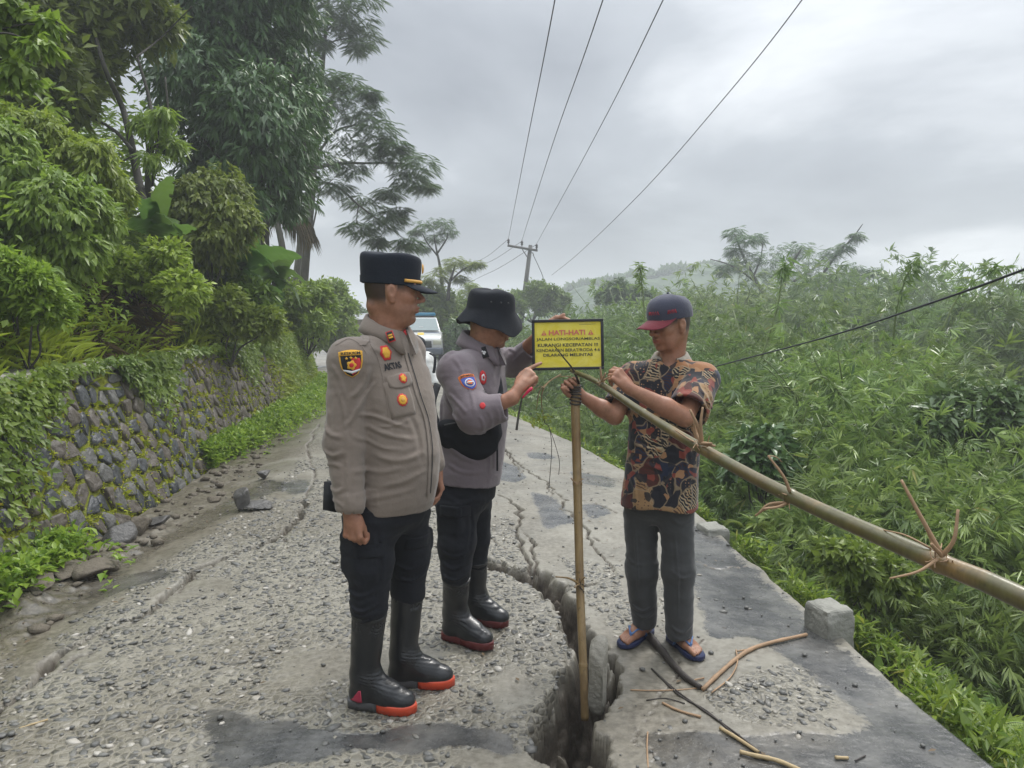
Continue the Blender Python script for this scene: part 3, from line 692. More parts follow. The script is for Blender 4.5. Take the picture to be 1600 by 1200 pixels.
# ferns on the edge
def fern(base, n, L, label):
    r = VR; base = np.asarray(base); m = MB(); Vs = []; va = []
    for i in range(n):
        a = r.uniform(0, 6.28); d = np.array((math.cos(a), math.sin(a), 0)); c = catmull([base, base+d*L*0.35+(0, 0, L*0.4), base+d*L*0.75+(0, 0, L*0.48), base+d*L*1.05+(0, 0, L*0.25)], 8)
        m.tube(c, np.linspace(0.004, 0.001, len(c)), 4)
        k = np.arange(4, len(c)); s = np.cross(d, (0, 0, 1)); ll = L*0.24*np.sin(np.pi*(k/len(c))**0.8*0.95+0.1)
        for sg in (-1, 1):
            Vs.append(leaves(c[k], np.tile(s*sg+d*0.35, (len(k), 1)), np.tile((0, 0, 1.0), (len(k), 1)), ll, ll*0.24+0.004, 0.12)); va.append(0.4+0.3*r.random(len(k)))
    o = put('fern', leaf_mesh('fern', Vs, va), M_LIGHTLEAF, label=label, cat='fern', group='ferns at the road edge'); put('stem', m.mesh('stem'), M_CULM, o)
fern(P(1545, 1095, 3.1)+(0.03, 0, -0.14), 7, 0.15, 'small green fern among the weeds at the bottom right road edge')
fern(P(1140, 795, 6.2)+(0.15, 0, -0.2), 7, 0.24, 'broad green fern behind the farther concrete guard block')

# ---------------------------------------------------------------- generic tree
def branchy(base, tips, r, r0, r1=0.012, bend=0.15, n=7, start=None):
    m = MB(); base = np.asarray(base, float)
    for k, tp in enumerate(tips):
        tp = np.asarray(tp, float); s = base if start is None else start[k % len(start)]; L = np.linalg.norm(tp-s)
        c = catmull([s, s+(tp-s)*0.35+bend*L*0.3*r.normal(size=3), s+(tp-s)*0.7+bend*L*0.3*r.normal(size=3)+np.array((0, 0, 0.05*L)), tp], 5)
        m.tube(c, np.linspace(r0, r1, len(c)), n)
    return m
def crown(lobes, n, L, W_, r, mode='oval', per=6, squash=0.85, lo=0.35):
    p, u = lobes_points(lobes, n, r, lo, 1.08, squash); n = len(p); Vs = []; va = []; tw = r.random(n); mr = float(np.mean([l[3] for l in lobes]))
    p = p+rand_unit(n, r)*(0.30*mr*r.random(n)**2)[:, None]+((fbm(p[:, 0]*1.7/mr, p[:, 1]*1.7/mr, p[:, 2]*1.7/mr, 3)-.5)*0.9*mr)[:, None]*u; tw = np.clip(0.5*tw+0.5*fbm(p[:, 0]*1.2/mr+9, p[:, 1]*1.2/mr, p[:, 2]*1.2/mr, 2), 0, 1)
    ax = norm_rows(u*(1, 1, 0.5)+0.6*rand_unit(n, r)+np.array((0, 0, -0.35 if mode == 'droop' else 0.05)))
    for j in range(per):
        d = norm_rows(ax+0.9*rand_unit(n, r)+np.array((0, 0, -0.75 if mode == 'droop' else -0.1)))
        l = L*r.uniform(0.6, 1.25, n); up = norm_rows(u+0.6*rand_unit(n, r)+np.array((0, 0, 0.6)))
        Vs.append(leaves(p+ax*L*0.7*(j/per-0.5)+0.3*L*rand_unit(n, r), d, up, l, l*W_*r.uniform(0.8, 1.2, n), 0.15)); va.append(np.clip(0.55*tw+0.45*r.random(n), 0, 1))
    return leaf_mesh('crown', Vs, va)
def fans(centres, n_each, L, r, flat=0.35, spread=0.6):
    """feathery compound leaves in flat tiers (mimosa family)"""
    Vs = []; va = []
    for c, rad in centres:
        n = n_each; o = rand_unit(n, r)*np.array((1, 1, flat))*rad*np.cbrt(r.random(n))[:, None]; p = np.asarray(c)+o
        d = norm_rows(o*(1, 1, 0.3)+0.5*rand_unit(n, r)*(1, 1, 0.3)+np.array((0, 0, -0.12))); s = norm_rows(np.cross(d, (0, 0, 1.0)))
        for j in range(9):
            t_ = (j+1)/9; q = p+d*(L*t_)[:, None] if np.ndim(L) else p+d*L*t_
            q = q-np.array((0, 0, 1.0))*(L*0.30*t_*t_)
            for sg in (-1, 1):
                l = np.full(n, L*0.34*math.sin(math.pi*(0.15+0.75*t_))); Vs.append(leaves(q, s*sg+d*0.4+np.array((0, 0, -0.15)), np.tile((0, 0, 1.0), (n, 1)), l, l*0.33, 0.15)); va.append(r.random(n))
    return leaf_mesh('crown', Vs, va)
# 1 the broad dark tree over the bank
def px_lobes(lst, Y, rk=1.0, depth=1.0, r=VR):
    out = []
    for x, y, rad in lst:
        yy = Y+r.uniform(-depth, depth); q = P(x, y, yy); out.append((*q, rad/FPX*yy*rk))
    return out
Y = 13.0
t_ = thing('broadleaf_tree', 'big dense dark green tree with drooping leaves towering over the bank', 'tree', P(410, 440, Y))
lb = px_lobes([(330, 40, 75), (420, 30, 70), (290, 110, 60), (370, 110, 85), (446, 110, 54), (310, 190, 62), (400, 195, 85), (458, 180, 44), (340, 260, 55), (420, 270, 65), (462, 250, 34), (270, 50, 50), (380, -50, 90), (300, -70, 70), (455, -40, 50), (390, 320, 35), (445, 320, 32)], Y, 1.0, 1.1)
put('crown', crown(lb, 5600, 0.175, 0.30, VR, 'droop', 7, 1.0), M_DARKLEAF, t_)
b0 = P(415, 445, Y); fk = P(412, 330, Y)
tr = MB().tube(catmull([b0-(0, 0, 0.6), P(412, 390, Y), fk], 5), np.linspace(0.11, 0.085, 11), 9)
for q in ((350, 150), (430, 90), (470, 180), (300, 200), (395, 0), (330, 30), (440, 270)):
    c = catmull([fk, (fk+P(*q, Y))/2+0.3*VR.normal(size=3), P(*q, Y+VR.uniform(-.8, .8))], 6); tr.tube(c, np.linspace(0.07, 0.015, len(c)), 6)
put('trunk', tr.mesh('trunk', smooth=True), M_BARKD, t_)
# 2 airy tree at the far left with a forked dark trunk
Y = 9.5
t_ = thing('slender_tree', 'lighter leafy tree with dark forked stems at the upper left of the bank', 'tree', P(225, 310, Y))
lb = px_lobes([(40, 30, 60), (110, 20, 60), (180, 30, 55), (240, 40, 45), (60, 100, 55), (130, 95, 55), (30, 170, 50), (100, 160, 40), (20, 240, 45), (90, -40, 60), (200, -40, 60), (-30, 60, 60), (170, -10, 40)], Y, 1.0, 0.9)
put('crown', crown(lb, 3300, 0.15, 0.42, VR, 'oval', 6, 1.0, 0.3), M_MIDLEAF, t_)
tr = MB()
for pl, r0, r1 in (([(226, 330), (212, 260), (200, 200), (190, 165), (165, 110), (150, 60)], 0.055, 0.02), ([(230, 330), (232, 260), (238, 200), (232, 150), (215, 90)], 0.04, 0.015), ([(207, 235), (180, 205), (140, 180), (100, 150)], 0.025, 0.01), ([(205, 245), (170, 262), (130, 268)], 0.012, 0.006),
                   ([(236, 290), (252, 230), (262, 180), (258, 120)], 0.025, 0.01), ([(212, 90), (250, 60), (300, 10)], 0.014, 0.006), ([(120, 170), (60, 175), (0, 168)], 0.012, 0.006)):
    c = catmull([P(a, b, Y+VR.uniform(-.25, .25)) for a, b in pl], 5); tr.tube(c, np.linspace(r0, r1, len(c)), 7)
put('trunk', tr.mesh('trunk', smooth=True), M_BARKD, t_)
# 3 tall pale-trunked trees with feathery tiers
Y = 21.0
t_ = thing('feathery_tree', 'tall pale-trunked tree with feathery tiered branches reaching over the road', 'tree', P(480, 445, Y), 'tall pale-trunked trees beyond the bank')
cs = [((500, 150, 35)), ((540, 165, 38)), (575, 180, 34), ((590, 200, 28)), ((470, 190, 35)), ((530, 215, 40)), ((580, 232, 32)), (620, 240, 34), (655, 255, 28), (640, 280, 26), (610, 225, 22), ((500, 250, 34)), ((548, 262, 24)), ((520, 290, 25)), ((570, 315, 28)), ((600, 345, 26)), ((560, 355, 22)), ((620, 330, 18)), ((545, 130, 26)), ((512, 120, 22)), (608, 300, 18), ((590, 375, 14)), ((635, 378, 16)), (578, 145, 14), (665, 290, 14)]
cn = [(P(x, y, Y+VR.uniform(-1, 1)), r_*1.05/FPX*Y) for x, y, r_ in cs]
put('crown', fans(cn, 85, 0.34, VR, 0.5), M_DARKLEAF, t_)
tr = MB()
for pl, r0, r1 in (([(474, 450), (480, 380), (488, 300), (493, 240), (505, 190), (520, 150), (540, 130)], 0.13, 0.03), ([(495, 262), (530, 255), (570, 255), (620, 255), (655, 260)], 0.05, 0.012), ([(500, 235), (525, 205), (560, 195), (590, 200)], 0.04, 0.012),
                   ([(490, 285), (525, 290), (560, 320), (600, 350), (630, 372)], 0.045, 0.01), ([(560, 322), (556, 350)], 0.02, 0.01), ([(493, 240), (470, 210), (460, 180)], 0.04, 0.012), ([(478, 400), (492, 340), (500, 300), (520, 280)], 0.03, 0.012)):
    c = catmull([P(a, b, Y+VR.uniform(-.3, .3)) for a, b in pl], 5); tr.tube(c, np.linspace(r0, r1, len(c)), 7)
put('trunk', tr.mesh('trunk', smooth=True), M_BARK, t_)
Y = 23.0
t_ = thing('feathery_tree', 'tallest thin pale trunk with a small airy crown cut by the top of the photo', 'tree', P(462, 445, Y), 'tall pale-trunked trees beyond the bank')
cs = [(520, 10, 34), (555, 25, 34), (570, 55, 26), (535, 40, 20), (490, 20, 28), (480, 50, 22), (530, -30, 40), (570, -10, 30), (500, -50, 40), (460, 30, 22), (560, 70, 18), (500, 65, 14)]
put('crown', fans([(P(x, y, Y+VR.uniform(-.6, .6)), r_/FPX*Y) for x, y, r_ in cs], 85, 0.34, VR, 0.7), M_DARKLEAF, t_)
tr = MB()
for pl, r0, r1 in (([(462, 450), (470, 380), (482, 300), (494, 220), (503, 120), (508, 60), (515, -20)], 0.12, 0.04), ([(505, 95), (485, 70), (470, 50)], 0.03, 0.01), ([(506, 70), (530, 62), (555, 60)], 0.03, 0.01), ([(508, 50), (530, 30), (550, 10)], 0.03, 0.01)):
    c = catmull([P(a, b, Y) for a, b in pl], 5); tr.tube(c, np.linspace(r0, r1, len(c)), 7)
put('trunk', tr.mesh('trunk', smooth=True), M_BARK, t_)
# 4 palm with a dead hanging frond
Y = 19.0
t_ = thing('palm_tree', 'slim palm with brown dead fronds hanging in front of the pale trunks', 'palm', P(440, 440, Y))
tr = MB().tube(catmull([P(452, 450, Y)-(0, 0, 0.4), P(440, 380, Y), P(425, 320, Y)], 6), np.linspace(0.09, 0.07, 13), 8); put('trunk', tr.mesh('trunk', smooth=True), M_BARK, t_)
def palm_frond(pts, leaf, rad=0.016, droop=0.75, v0=0.2, n=46):
    c = catmull(pts, n//(len(pts)-1)); k = np.arange(3, len(c)); d = norm_rows(np.gradient(c, axis=0))[k]; s = norm_rows(np.cross(d, (0, 0, 1.0))); Vs = []; va = []
    for sg in (-1, 1):
        l = leaf*np.sin(np.pi*(0.12+0.8*k/len(c)))*VR.uniform(0.8, 1.1, len(k)); Vs.append(leaves(c[k], s*sg*0.7+d*0.5+np.array((0, 0, -droop))+0.1*rand_unit(len(k), VR), np.tile((0, 0, 1.0), (len(k), 1)), l, l*0.07+0.006, 0.25)); va.append(np.clip(v0+0.3*VR.random(len(k)), 0, 1))
    return Vs, va, tube(c, np.linspace(rad, rad*0.3, len(c)), 5)
Vs = []; va = []; st = MB()
for pts in ([(425, 322), (450, 325), (478, 350), (496, 372)], [(425, 322), (440, 318), (470, 335), (488, 352)], [(425, 322), (410, 318), (395, 335), (385, 360)]):
    a, b, c = palm_frond([P(x, y, Y+0.4*i) for i, (x, y) in enumerate(pts)], 0.75, 0.03, 1.3); Vs += a; va += b; st.add(*c)
put('dead_frond', leaf_mesh('dead_frond', Vs, va), M_DEAD, t_); put('frond_stalk', st.mesh('frond_stalk'), M_DEAD, t_)
Vs = []; va = []
for pts in ([(425, 322), (445, 300), (475, 300), (505, 330)], [(425, 322), (410, 295), (385, 290), (365, 310)], [(425, 322), (430, 290), (450, 275), (470, 285)]):
    a, b, c = palm_frond([P(x, y, Y) for x, y in pts], 0.5, 0.02, 0.6); Vs += a; va += b
put('frond', leaf_mesh('frond', Vs, va), M_DARKLEAF, t_)
# 5 banana plants
def banana(base, leafs, label, Y, stem_top, hs=1.0):
    t_ = thing('banana_plant', label, 'banana plant', base, 'banana plants on the bank')
    st = P(*stem_top, Y); c = catmull([np.asarray(base)-(0, 0, 0.3), (np.asarray(base)+st)/2, st], 5); put('stem', MB().tube(c, np.linspace(0.055, 0.035, len(c)), 9).mesh('stem', smooth=True), M_BARKD, t_)
    for mid, tip, w in leafs:
        c = catmull([st, P(*mid, Y-0.4), P(*tip, Y-0.8)], 10); n = len(c); d = norm_rows(np.gradient(c, axis=0)); view = nrm(c[n//2]-np.array((0, 0, CAMZ)))
        s = norm_rows(np.cross(d, np.tile(view+np.array((0, 0, 0.8)), (n, 1)))); up = np.cross(s, d); W_ = w*np.sin(np.pi*np.linspace(0.03, 0.97, n)**0.8)**0.6; V = []; Q = []
        cols = 7
        for j in range(cols):
            f = (j-3)/3; V.append(c+s*(W_*f)[:, None]+up*(W_*(0.28*abs(f)-0.25*f*f))[:, None]+0.010*np.sin(np.arange(n)*2.1)[:, None]*abs(f)*up)
        V = np.stack(V, 1); ix = np.arange(n*cols).reshape(n, cols)
        for i in range(n-1):
            for j in range(cols-1):
                if j in (0, 5) and VR.random() < 0.12: continue           # torn edges
                Q.append((ix[i, j], ix[i+1, j], ix[i+1, j+1], ix[i, j+1]))
        at = np.full(n*cols, 0.2+0.6*VR.random()); put('leaf', mesh_np('leaf', V.reshape(-1, 3), quads=Q, attrs=dict(v=at), smooth=True), M_FROND, t_)
banana(P(372, 470, 10.5), [((405, 400), (432, 425), 0.20), ((388, 370), (404, 334), 0.16), ((420, 395), (470, 400), 0.17), ((360, 420), (350, 455), 0.16), ((395, 430), (400, 470), 0.15), ((340, 395), (310, 410), 0.16), ((380, 440), (440, 455), 0.15)], 'banana plant with one upright pale leaf beside the big dark tree', 10.5, (378, 420))
banana(P(430, 500, 12.5), [((450, 425), (478, 440), 0.18), ((435, 410), (455, 400), 0.2), ((410, 440), (395, 470), 0.18), ((455, 450), (470, 480), 0.17), ((430, 440), (436, 485), 0.17), ((400, 420), (380, 430), 0.15)], 'banana plant with arching torn leaves nearest the far end of the wall', 12.5, (428, 440))
banana(P(235, 420, 8.6), [((225, 352), (180, 350), 0.12), ((252, 310), (268, 275), 0.10), ((260, 360), (305, 355), 0.13), ((230, 320), (200, 318), 0.10), ((262, 340), (285, 372), 0.12)], 'banana plant with yellowing leaves in the middle of the left bank', 8.6, (240, 370))

# 6 shrubs: name, label, lobes(px), Y, leaves, size, width, material, mode
SHR = [
 ('leafy_shrub', 'pale leafy bush just above the wall in the middle of the left bank', [(180, 425, 34), (235, 440, 36), (150, 455, 26), (285, 455, 30), (260, 400, 24)], 7.6, 1300, 0.075, 0.42, M_LIGHTLEAF, 'oval'),
 ('leafy_shrub', 'leafy bush at the top of the wall left of the banana plants', [(330, 495, 28), (380, 505, 26), (300, 505, 24), (355, 475, 24), (420, 505, 22)], 9.4, 1500, 0.085, 0.42, M_MIDLEAF, 'oval'),
 ('leafy_shrub', 'bushy mass of small leaves at the far left above the wall', [(20, 470, 34), (75, 480, 30), (50, 445, 30), (0, 430, 36)], 5.3, 1400, 0.06, 0.42, M_LIGHTLEAF, 'oval'),
 ('leafy_shrub', 'broad-leaved darker shrub standing among the bamboo right of the man in batik', [(1175, 700, 26), (1205, 690, 22), (1160, 730, 24), (1195, 725, 26), (1225, 715, 18)], 6.6, 420, 0.11, 0.42, M_DARKLEAF, 'oval'),
 ('leafy_shrub', 'low broad-leaved bush below the long bamboo pole near the nearer guard block', [(1330, 880, 30), (1370, 890, 28), (1300, 870, 22), (1400, 910, 30), (1350, 915, 26)], 4.7, 420, 0.07, 0.5, M_MIDLEAF, 'oval'),
 ('leafy_shrub', 'dark bush between bamboo clumps at the right edge of the photo', [(1500, 640, 34), (1540, 660, 30), (1470, 660, 26), (1560, 630, 26)], 7.2, 420, 0.12, 0.4, M_DARKLEAF, 'oval'),
 ('leafy_shrub', 'round dark green shrub in the middle of the bank below the big tree', [(300, 330, 45), (345, 310, 40), (330, 370, 45), (370, 350, 30), (280, 370, 30)], 9.6, 2600, 0.10, 0.42, M_MIDLEAF, 'droop'),
 ('leafy_shrub', 'tall bush with pale pointed leaves at the far left of the bank', [(30, 300, 55), (80, 330, 50), (20, 380, 55), (110, 390, 45), (60, 430, 50), (130, 310, 30), (150, 350, 32), (0, 230, 40)], 6.4, 3600, 0.085, 0.40, M_MIDLEAF, 'droop'),
 ('leafy_shrub', 'hanging bright branch with long yellow-green leaves beside the forked stems', [(245, 205, 16), (266, 230, 14), (236, 250, 10), (222, 190, 12), (255, 180, 12)], 8.8, 220, 0.13, 0.22, M_LIGHTLEAF, 'droop'),
 ('leafy_shrub', 'bright leafy spray leaning out at the upper left corner', [(40, 30, 18), (60, 70, 14), (25, 110, 16), (5, 60, 18), (75, 40, 12), (45, 130, 10), (10, 10, 20)], 5.0, 230, 0.085, 0.5, M_LIGHTLEAF, 'droop'),
 ('leafy_shrub', 'pale green bush with fine leaves leaning over the left bank', [(150, 250, 28), (110, 250, 30), (170, 300, 30), (70, 220, 35), (30, 200, 30)], 7.2, 1500, 0.09, 0.3, M_LIGHTLEAF, 'droop'),
 ('leafy_shrub', 'dense shrub between the banana plants', [(330, 430, 32), (300, 420, 28), (355, 455, 26), (400, 470, 26)], 10.0, 900, 0.12, 0.4, M_MIDLEAF, 'oval'),
 ('leafy_shrub', 'dark shrub behind the far end of the stone wall', [(455, 470, 25), (490, 465, 24), (475, 495, 22), (440, 490, 20), (505, 480, 18), (490, 512, 20), (508, 505, 14), (460, 515, 18)], 15.5, 1100, 0.13, 0.4, M_MIDLEAF, 'oval'),
 ('round_tree', 'small bright round tree beyond the wall, left of the black peaked cap', [(520, 462, 20), (535, 480, 18), (505, 455, 14), (500, 480, 20), (530, 500, 18), (505, 515, 20), (522, 525, 18), (495, 530, 16), (540, 522, 15)], 26.0, 2200, 0.17, 0.45, M_MIDLEAF, 'oval'),
 ('round_tree', 'hazy dark tree at the road bend beside the low grey roof', [(545, 482, 12), (556, 490, 10), (535, 478, 10), (560, 505, 12), (545, 512, 12), (560, 520, 12), (572, 500, 10)], 42.0, 1000, 0.25, 0.5, M_DARKLEAF, 'oval'),
 ('leafy_shrub', 'dark glossy bush behind the parked pickup', [(690, 480, 24), (715, 490, 22), (700, 515, 26), (670, 470, 20), (735, 510, 22), (680, 510, 20), (660, 500, 20), (720, 540, 20)], 35.0, 2000, 0.24, 0.5, M_MIDLEAF, 'oval'),
 ('leafy_shrub', 'brown-green thicket right of the parked pickup', [(720, 520, 18), (738, 525, 14), (708, 545, 16), (730, 560, 20)], 30.0, 700, 0.2, 0.3, M_DARKLEAF, 'oval'),
 ('leafy_shrub', 'hazy bush at the foot of the utility pole', [(815, 470, 15), (840, 455, 14), (860, 458, 12), (800, 478, 16), (850, 475, 18), (875, 470, 14), (780, 470, 14)], 42.0, 1500, 0.26, 0.35, M_MIDLEAF, 'oval'),
 ('leafy_shrub', 'hazy rounded bush standing above the bamboo right of the sign', [(965, 455, 16), (990, 462, 16), (945, 465, 12), (1010, 470, 14)], 38.0, 1000, 0.22, 0.35, M_DARKLEAF, 'oval'),
]
for nm, lab, lst, Y, n, L, w_, mt, md in SHR:
    lb = px_lobes(lst, Y, 1.08, 0.03*Y); bs = np.mean([l[:3] for l in lb], 0); bs[2] = min(l[2]-l[3] for l in lb)
    t_ = thing(nm, lab, 'tree' if 'tree' in nm else 'shrub', bs, 'trees beyond the road bend' if 'tree' in nm else 'shrubs on the bank and behind the road')
    put('crown', crown(lb, n, L, w_, VR, md, 6, 1.0), mt, t_)
    st0 = P(-70, 40, Y) if 'spray' in lab else P(232, 262, Y) if 'hanging bright' in lab else bs-(0, 0, 0.3)
    put('stem', branchy(st0, [l[:3] for l in lb], VR, 0.0025*Y**0.8, 0.005, n=5).mesh('stem', smooth=True), M_BARKD, t_)
# 7 little umbrella trees in the middle distance
for lab, cs, tl, Y, mt in (
  ('small flat-topped tree standing between the two officers\' hats', [(665, 352, 18), (690, 348, 18), (700, 362, 14), (650, 362, 10), (680, 372, 14), (662, 388, 10)], [[(692, 460), (688, 420), (682, 390), (678, 365)], [(684, 400), (668, 380), (660, 365)], [(684, 395), (697, 375), (700, 365)]], 36.0, M_DARKLEAF),
  ('small spreading tree with loose leaf tiers right of the flat-topped one', [(710, 408, 16), (730, 415, 16), (695, 420, 14), (745, 412, 10), (680, 432, 18), (720, 435, 12), (665, 440, 12)], [[(700, 470), (702, 445), (708, 425), (712, 410)], [(703, 440), (722, 422), (735, 416)], [(702, 445), (690, 430), (680, 428)]], 34.0, M_MIDLEAF),
  ('rounded yellow-green tree behind the bucket hat', [(735, 445, 10), (728, 455, 12), (745, 452, 8), (725, 465, 12)], [[(732, 490), (732, 460), (735, 448)]], 40.0, M_MIDLEAF)):
    t_ = thing('umbrella_tree', lab, 'tree', P(tl[0][0][0], tl[0][0][1], Y), 'small trees in the middle distance'); cn = [(P(x, y, Y+VR.uniform(-.7, .7)), r_/FPX*Y) for x, y, r_ in cs]
    put('crown', fans(cn, 95, 0.30, VR, 0.5), mt, t_); tr = MB()
    for i, pl in enumerate(tl):
        c = catmull([P(a, b, Y) for a, b in pl], 5); tr.tube(c, np.linspace(0.10 if i == 0 else 0.05, 0.02, len(c)), 6)
    put('trunk', tr.mesh('trunk', smooth=True), M_BARKD, t_)
# 8 hazy spreading tree above the bamboo
Y = 40.0
t_ = thing('spreading_tree', 'hazy spreading tree with thin bare-looking limbs rising above the bamboo', 'tree', P(1205, 470, Y))
cs = [(1148, 362, 12), (1165, 375, 12), (1185, 372, 10), (1170, 400, 16), (1195, 405, 18), (1145, 390, 10), (1130, 420, 10), (1222, 395, 20), (1250, 388, 16), (1245, 415, 24), (1275, 405, 22), (1300, 395, 12), (1290, 425, 20), (1320, 385, 10), (1338, 368, 7), (1330, 420, 14), (1345, 428, 10), (1365, 424, 7), (1215, 430, 22), (1265, 440, 24), (1180, 440, 20), (1310, 440, 16), (1150, 415, 12)]
put('crown', fans([(P(x, y, Y+VR.uniform(-2, 2)), r_*1.1/FPX*Y) for x, y, r_ in cs], 75, 0.42, VR, 0.75), M_DARKLEAF, t_)
tr = MB()
for pl, r0, r1 in (([(1205, 475), (1185, 445), (1168, 415), (1155, 385), (1148, 365)], 0.12, 0.03), ([(1185, 445), (1160, 425), (1135, 412), (1110, 405)], 0.06, 0.02), ([(1178, 430), (1188, 405), (1192, 380)], 0.06, 0.02), ([(1215, 475), (1230, 430), (1245, 400), (1255, 385)], 0.12, 0.03),
                   ([(1265, 470), (1285, 430), (1310, 395), (1332, 372), (1348, 350)], 0.1, 0.02), ([(1290, 430), (1320, 428), (1350, 430), (1372, 424)], 0.05, 0.015), ([(1240, 440), (1270, 420), (1290, 400)], 0.06, 0.02)):
    c = catmull([P(a, b, Y) for a, b in pl], 5); tr.tube(c, np.linspace(r0, r1, len(c)), 6)
put('trunk', tr.mesh('trunk', smooth=True), M_BARKD, t_)

# ---------------------------------------------------------------- undergrowth on the left bank (uncountable)
def bank_growth(name, n, y0, y1, l0, l1, hmax, Lr, wr, per, upb, pw=1.0, seed=0, clump=2.0, thr=0.42):
    r = np.random.default_rng(seed); y = r.uniform(y0, y1, n*2); l = l0+(l1-l0)*r.random(n*2)**pw; x = XL(y)-0.55-l
    d_ = fbm(x*clump, y*clump, 3, 3, seed); k = d_ > thr; x, y, l, d_ = x[k][:n], y[k][:n], l[k][:n], d_[k][:n]; n = len(x)
    z = ground_z(x, y)-0.02; Vs = []; va = []; h0 = hmax*(0.3+1.4*np.clip(d_-thr, 0, .4)/.4); tw = fbm(x*1.3, y*1.3, 8, 3, 5)
    for j in range(per):
        a = r.uniform(0, 6.28, n); el = np.clip(r.normal(upb, 0.4, n), -0.5, 1.5); d = np.stack([np.cos(a)*np.cos(el)+0.25, np.sin(a)*np.cos(el)-0.1, np.sin(el)], -1)
        L = r.uniform(*Lr, n); h = h0*r.random(n)
        Vs.append(leaves(np.stack([x, y, z+h], -1)+0.06*rand_unit(n, r), d, np.tile((0, 0, 1.0), (n, 1))+0.4*rand_unit(n, r), L, L*r.uniform(*wr, n), 0.25)); va.append(np.clip(tw*1.1-0.1+0.45*(r.random(n)-0.4), 0, 1))
    return leaf_mesh(name, Vs, va)
put('grass', bank_growth('grass', 8500, 2.2, 19, -0.02, 3.2, 0.30, (0.12, 0.34), (0.04, 0.08), 6, 0.9, 0.9, 1), M_GRASS, kind='stuff', label='long yellow-green grass covering the bank above the stone wall', cat='grass')
put('broadleaf_weeds', bank_growth('broadleaf_weeds', 8500, 2.2, 19, 0.0, 4.2, 0.95, (0.05, 0.12), (0.35, 0.6), 6, 0.3, 0.8, 2, 1.6, 0.45), M_LIGHTLEAF, kind='stuff', label='mixed leafy weeds growing up the bank above the wall', cat='weeds')
put('undergrowth', bank_growth('undergrowth', 8500, 3.5, 24, 1.0, 7.5, 1.8, (0.10, 0.22), (0.3, 0.5), 6, 0.1, 1.0, 3, 0.8, 0.36), M_MIDLEAF, kind='stuff', label='dense leafy undergrowth on the upper part of the left bank', cat='undergrowth')
# dry brown creeper tangle
put('dry_stems', bank_growth('dry_stems', 500, 5.0, 8.0, 0.1, 1.0, 0.6, (0.15, 0.35), (0.02, 0.03), 6, -0.3, 1.0, 4, 1.5, 0.5), M_DEAD, kind='stuff', label='tangle of dry brown stems hanging on the bank', cat='dry stems')
# creepers hanging over the wall, moss and small plants in its joints
def wall_growth():
    r = VR; Vs = []; va = []
    n = 9000; a = r.uniform(0.6, WLEN-0.5, n); y = np.interp(a, warc, wy)
    hang = 0.03+0.75*sstep(5.7, 3.9, y)+0.55*sstep(10.5, 15, y)+0.75*np.maximum(fbm(a*1.1, 0*a, 3, 3)-0.50, 0); b = WALL_H+0.06-np.abs(r.normal(0, 1, n))*np.maximum(hang, 0.02)*0.62; k = (b > 0.0) & ((hang > .07) | (r.random(n) < .12)); a, b = a[k], b[k]; n = len(a)
    p = wall_pt(a, b, r.uniform(0.02, 0.11, n)); tw = fbm(a*3, b*3, 2, 3)
    for j in range(4):
        d = np.stack([0.5+0.7*r.normal(size=n), 0.7*r.normal(size=n), -0.4+0.7*r.normal(size=n)], -1); L = r.uniform(0.025, 0.075, n); Vs.append(leaves(p+0.03*rand_unit(n, r), d, np.tile((1.0, -.2, 0.6), (n, 1))+0.4*rand_unit(n, r), L, L*r.uniform(0.4, 0.7, n), 0.2)); va.append(np.clip(tw+0.5*(r.random(n)-0.5), 0, 1))
    return leaf_mesh('creeper', Vs, va)
put('creeper', wall_growth(), M_LIGHTLEAF, kind='stuff', label='small-leaved creeper trailing over the top of the stone wall', cat='creeper')
def moss():
    r = VR; pts = []
    for q in EDG:
        n = len(q); per = np.linalg.norm(np.roll(q, -1, 0)-q, axis=1).sum(); m = int(per*r.uniform(22, 105)*(1.15-0.3*q[:, 1].mean()))
        k = r.integers(0, n, m); t_ = r.random(m)[:, None]; pts.append(q[k]*(1-t_)+q[(k+1) % n]*t_)
    p2 = np.concatenate(pts); p2 = p2+r.normal(0, 0.009, p2.shape); k = (p2[:, 0] > 0.2) & (p2[:, 0] < WLEN-0.3) & (fbm(p2[:, 0]*1.6, p2[:, 1]*1.6, 4, 3) > 0.37); p2 = p2[k]; n = len(p2)
    Vs = []; va = []
    p = wall_pt(p2[:, 0], p2[:, 1], r.uniform(-0.004, 0.022, n))
    for j in range(2):
        d = np.stack([1+0.6*r.normal(size=n), 0.6*r.normal(size=n), 0.1+0.8*r.normal(size=n)], -1); L = r.uniform(0.008, 0.026, n)*(1+(r.random(n) > 0.96)*1.4); Vs.append(leaves(p+0.01*rand_unit(n, r), d, rand_unit(n, r), L, L*0.6, 0.1)); va.append(r.random(n))
    return leaf_mesh('moss', Vs, va)
put('moss', moss(), M_MOSS, wall, kind='stuff')
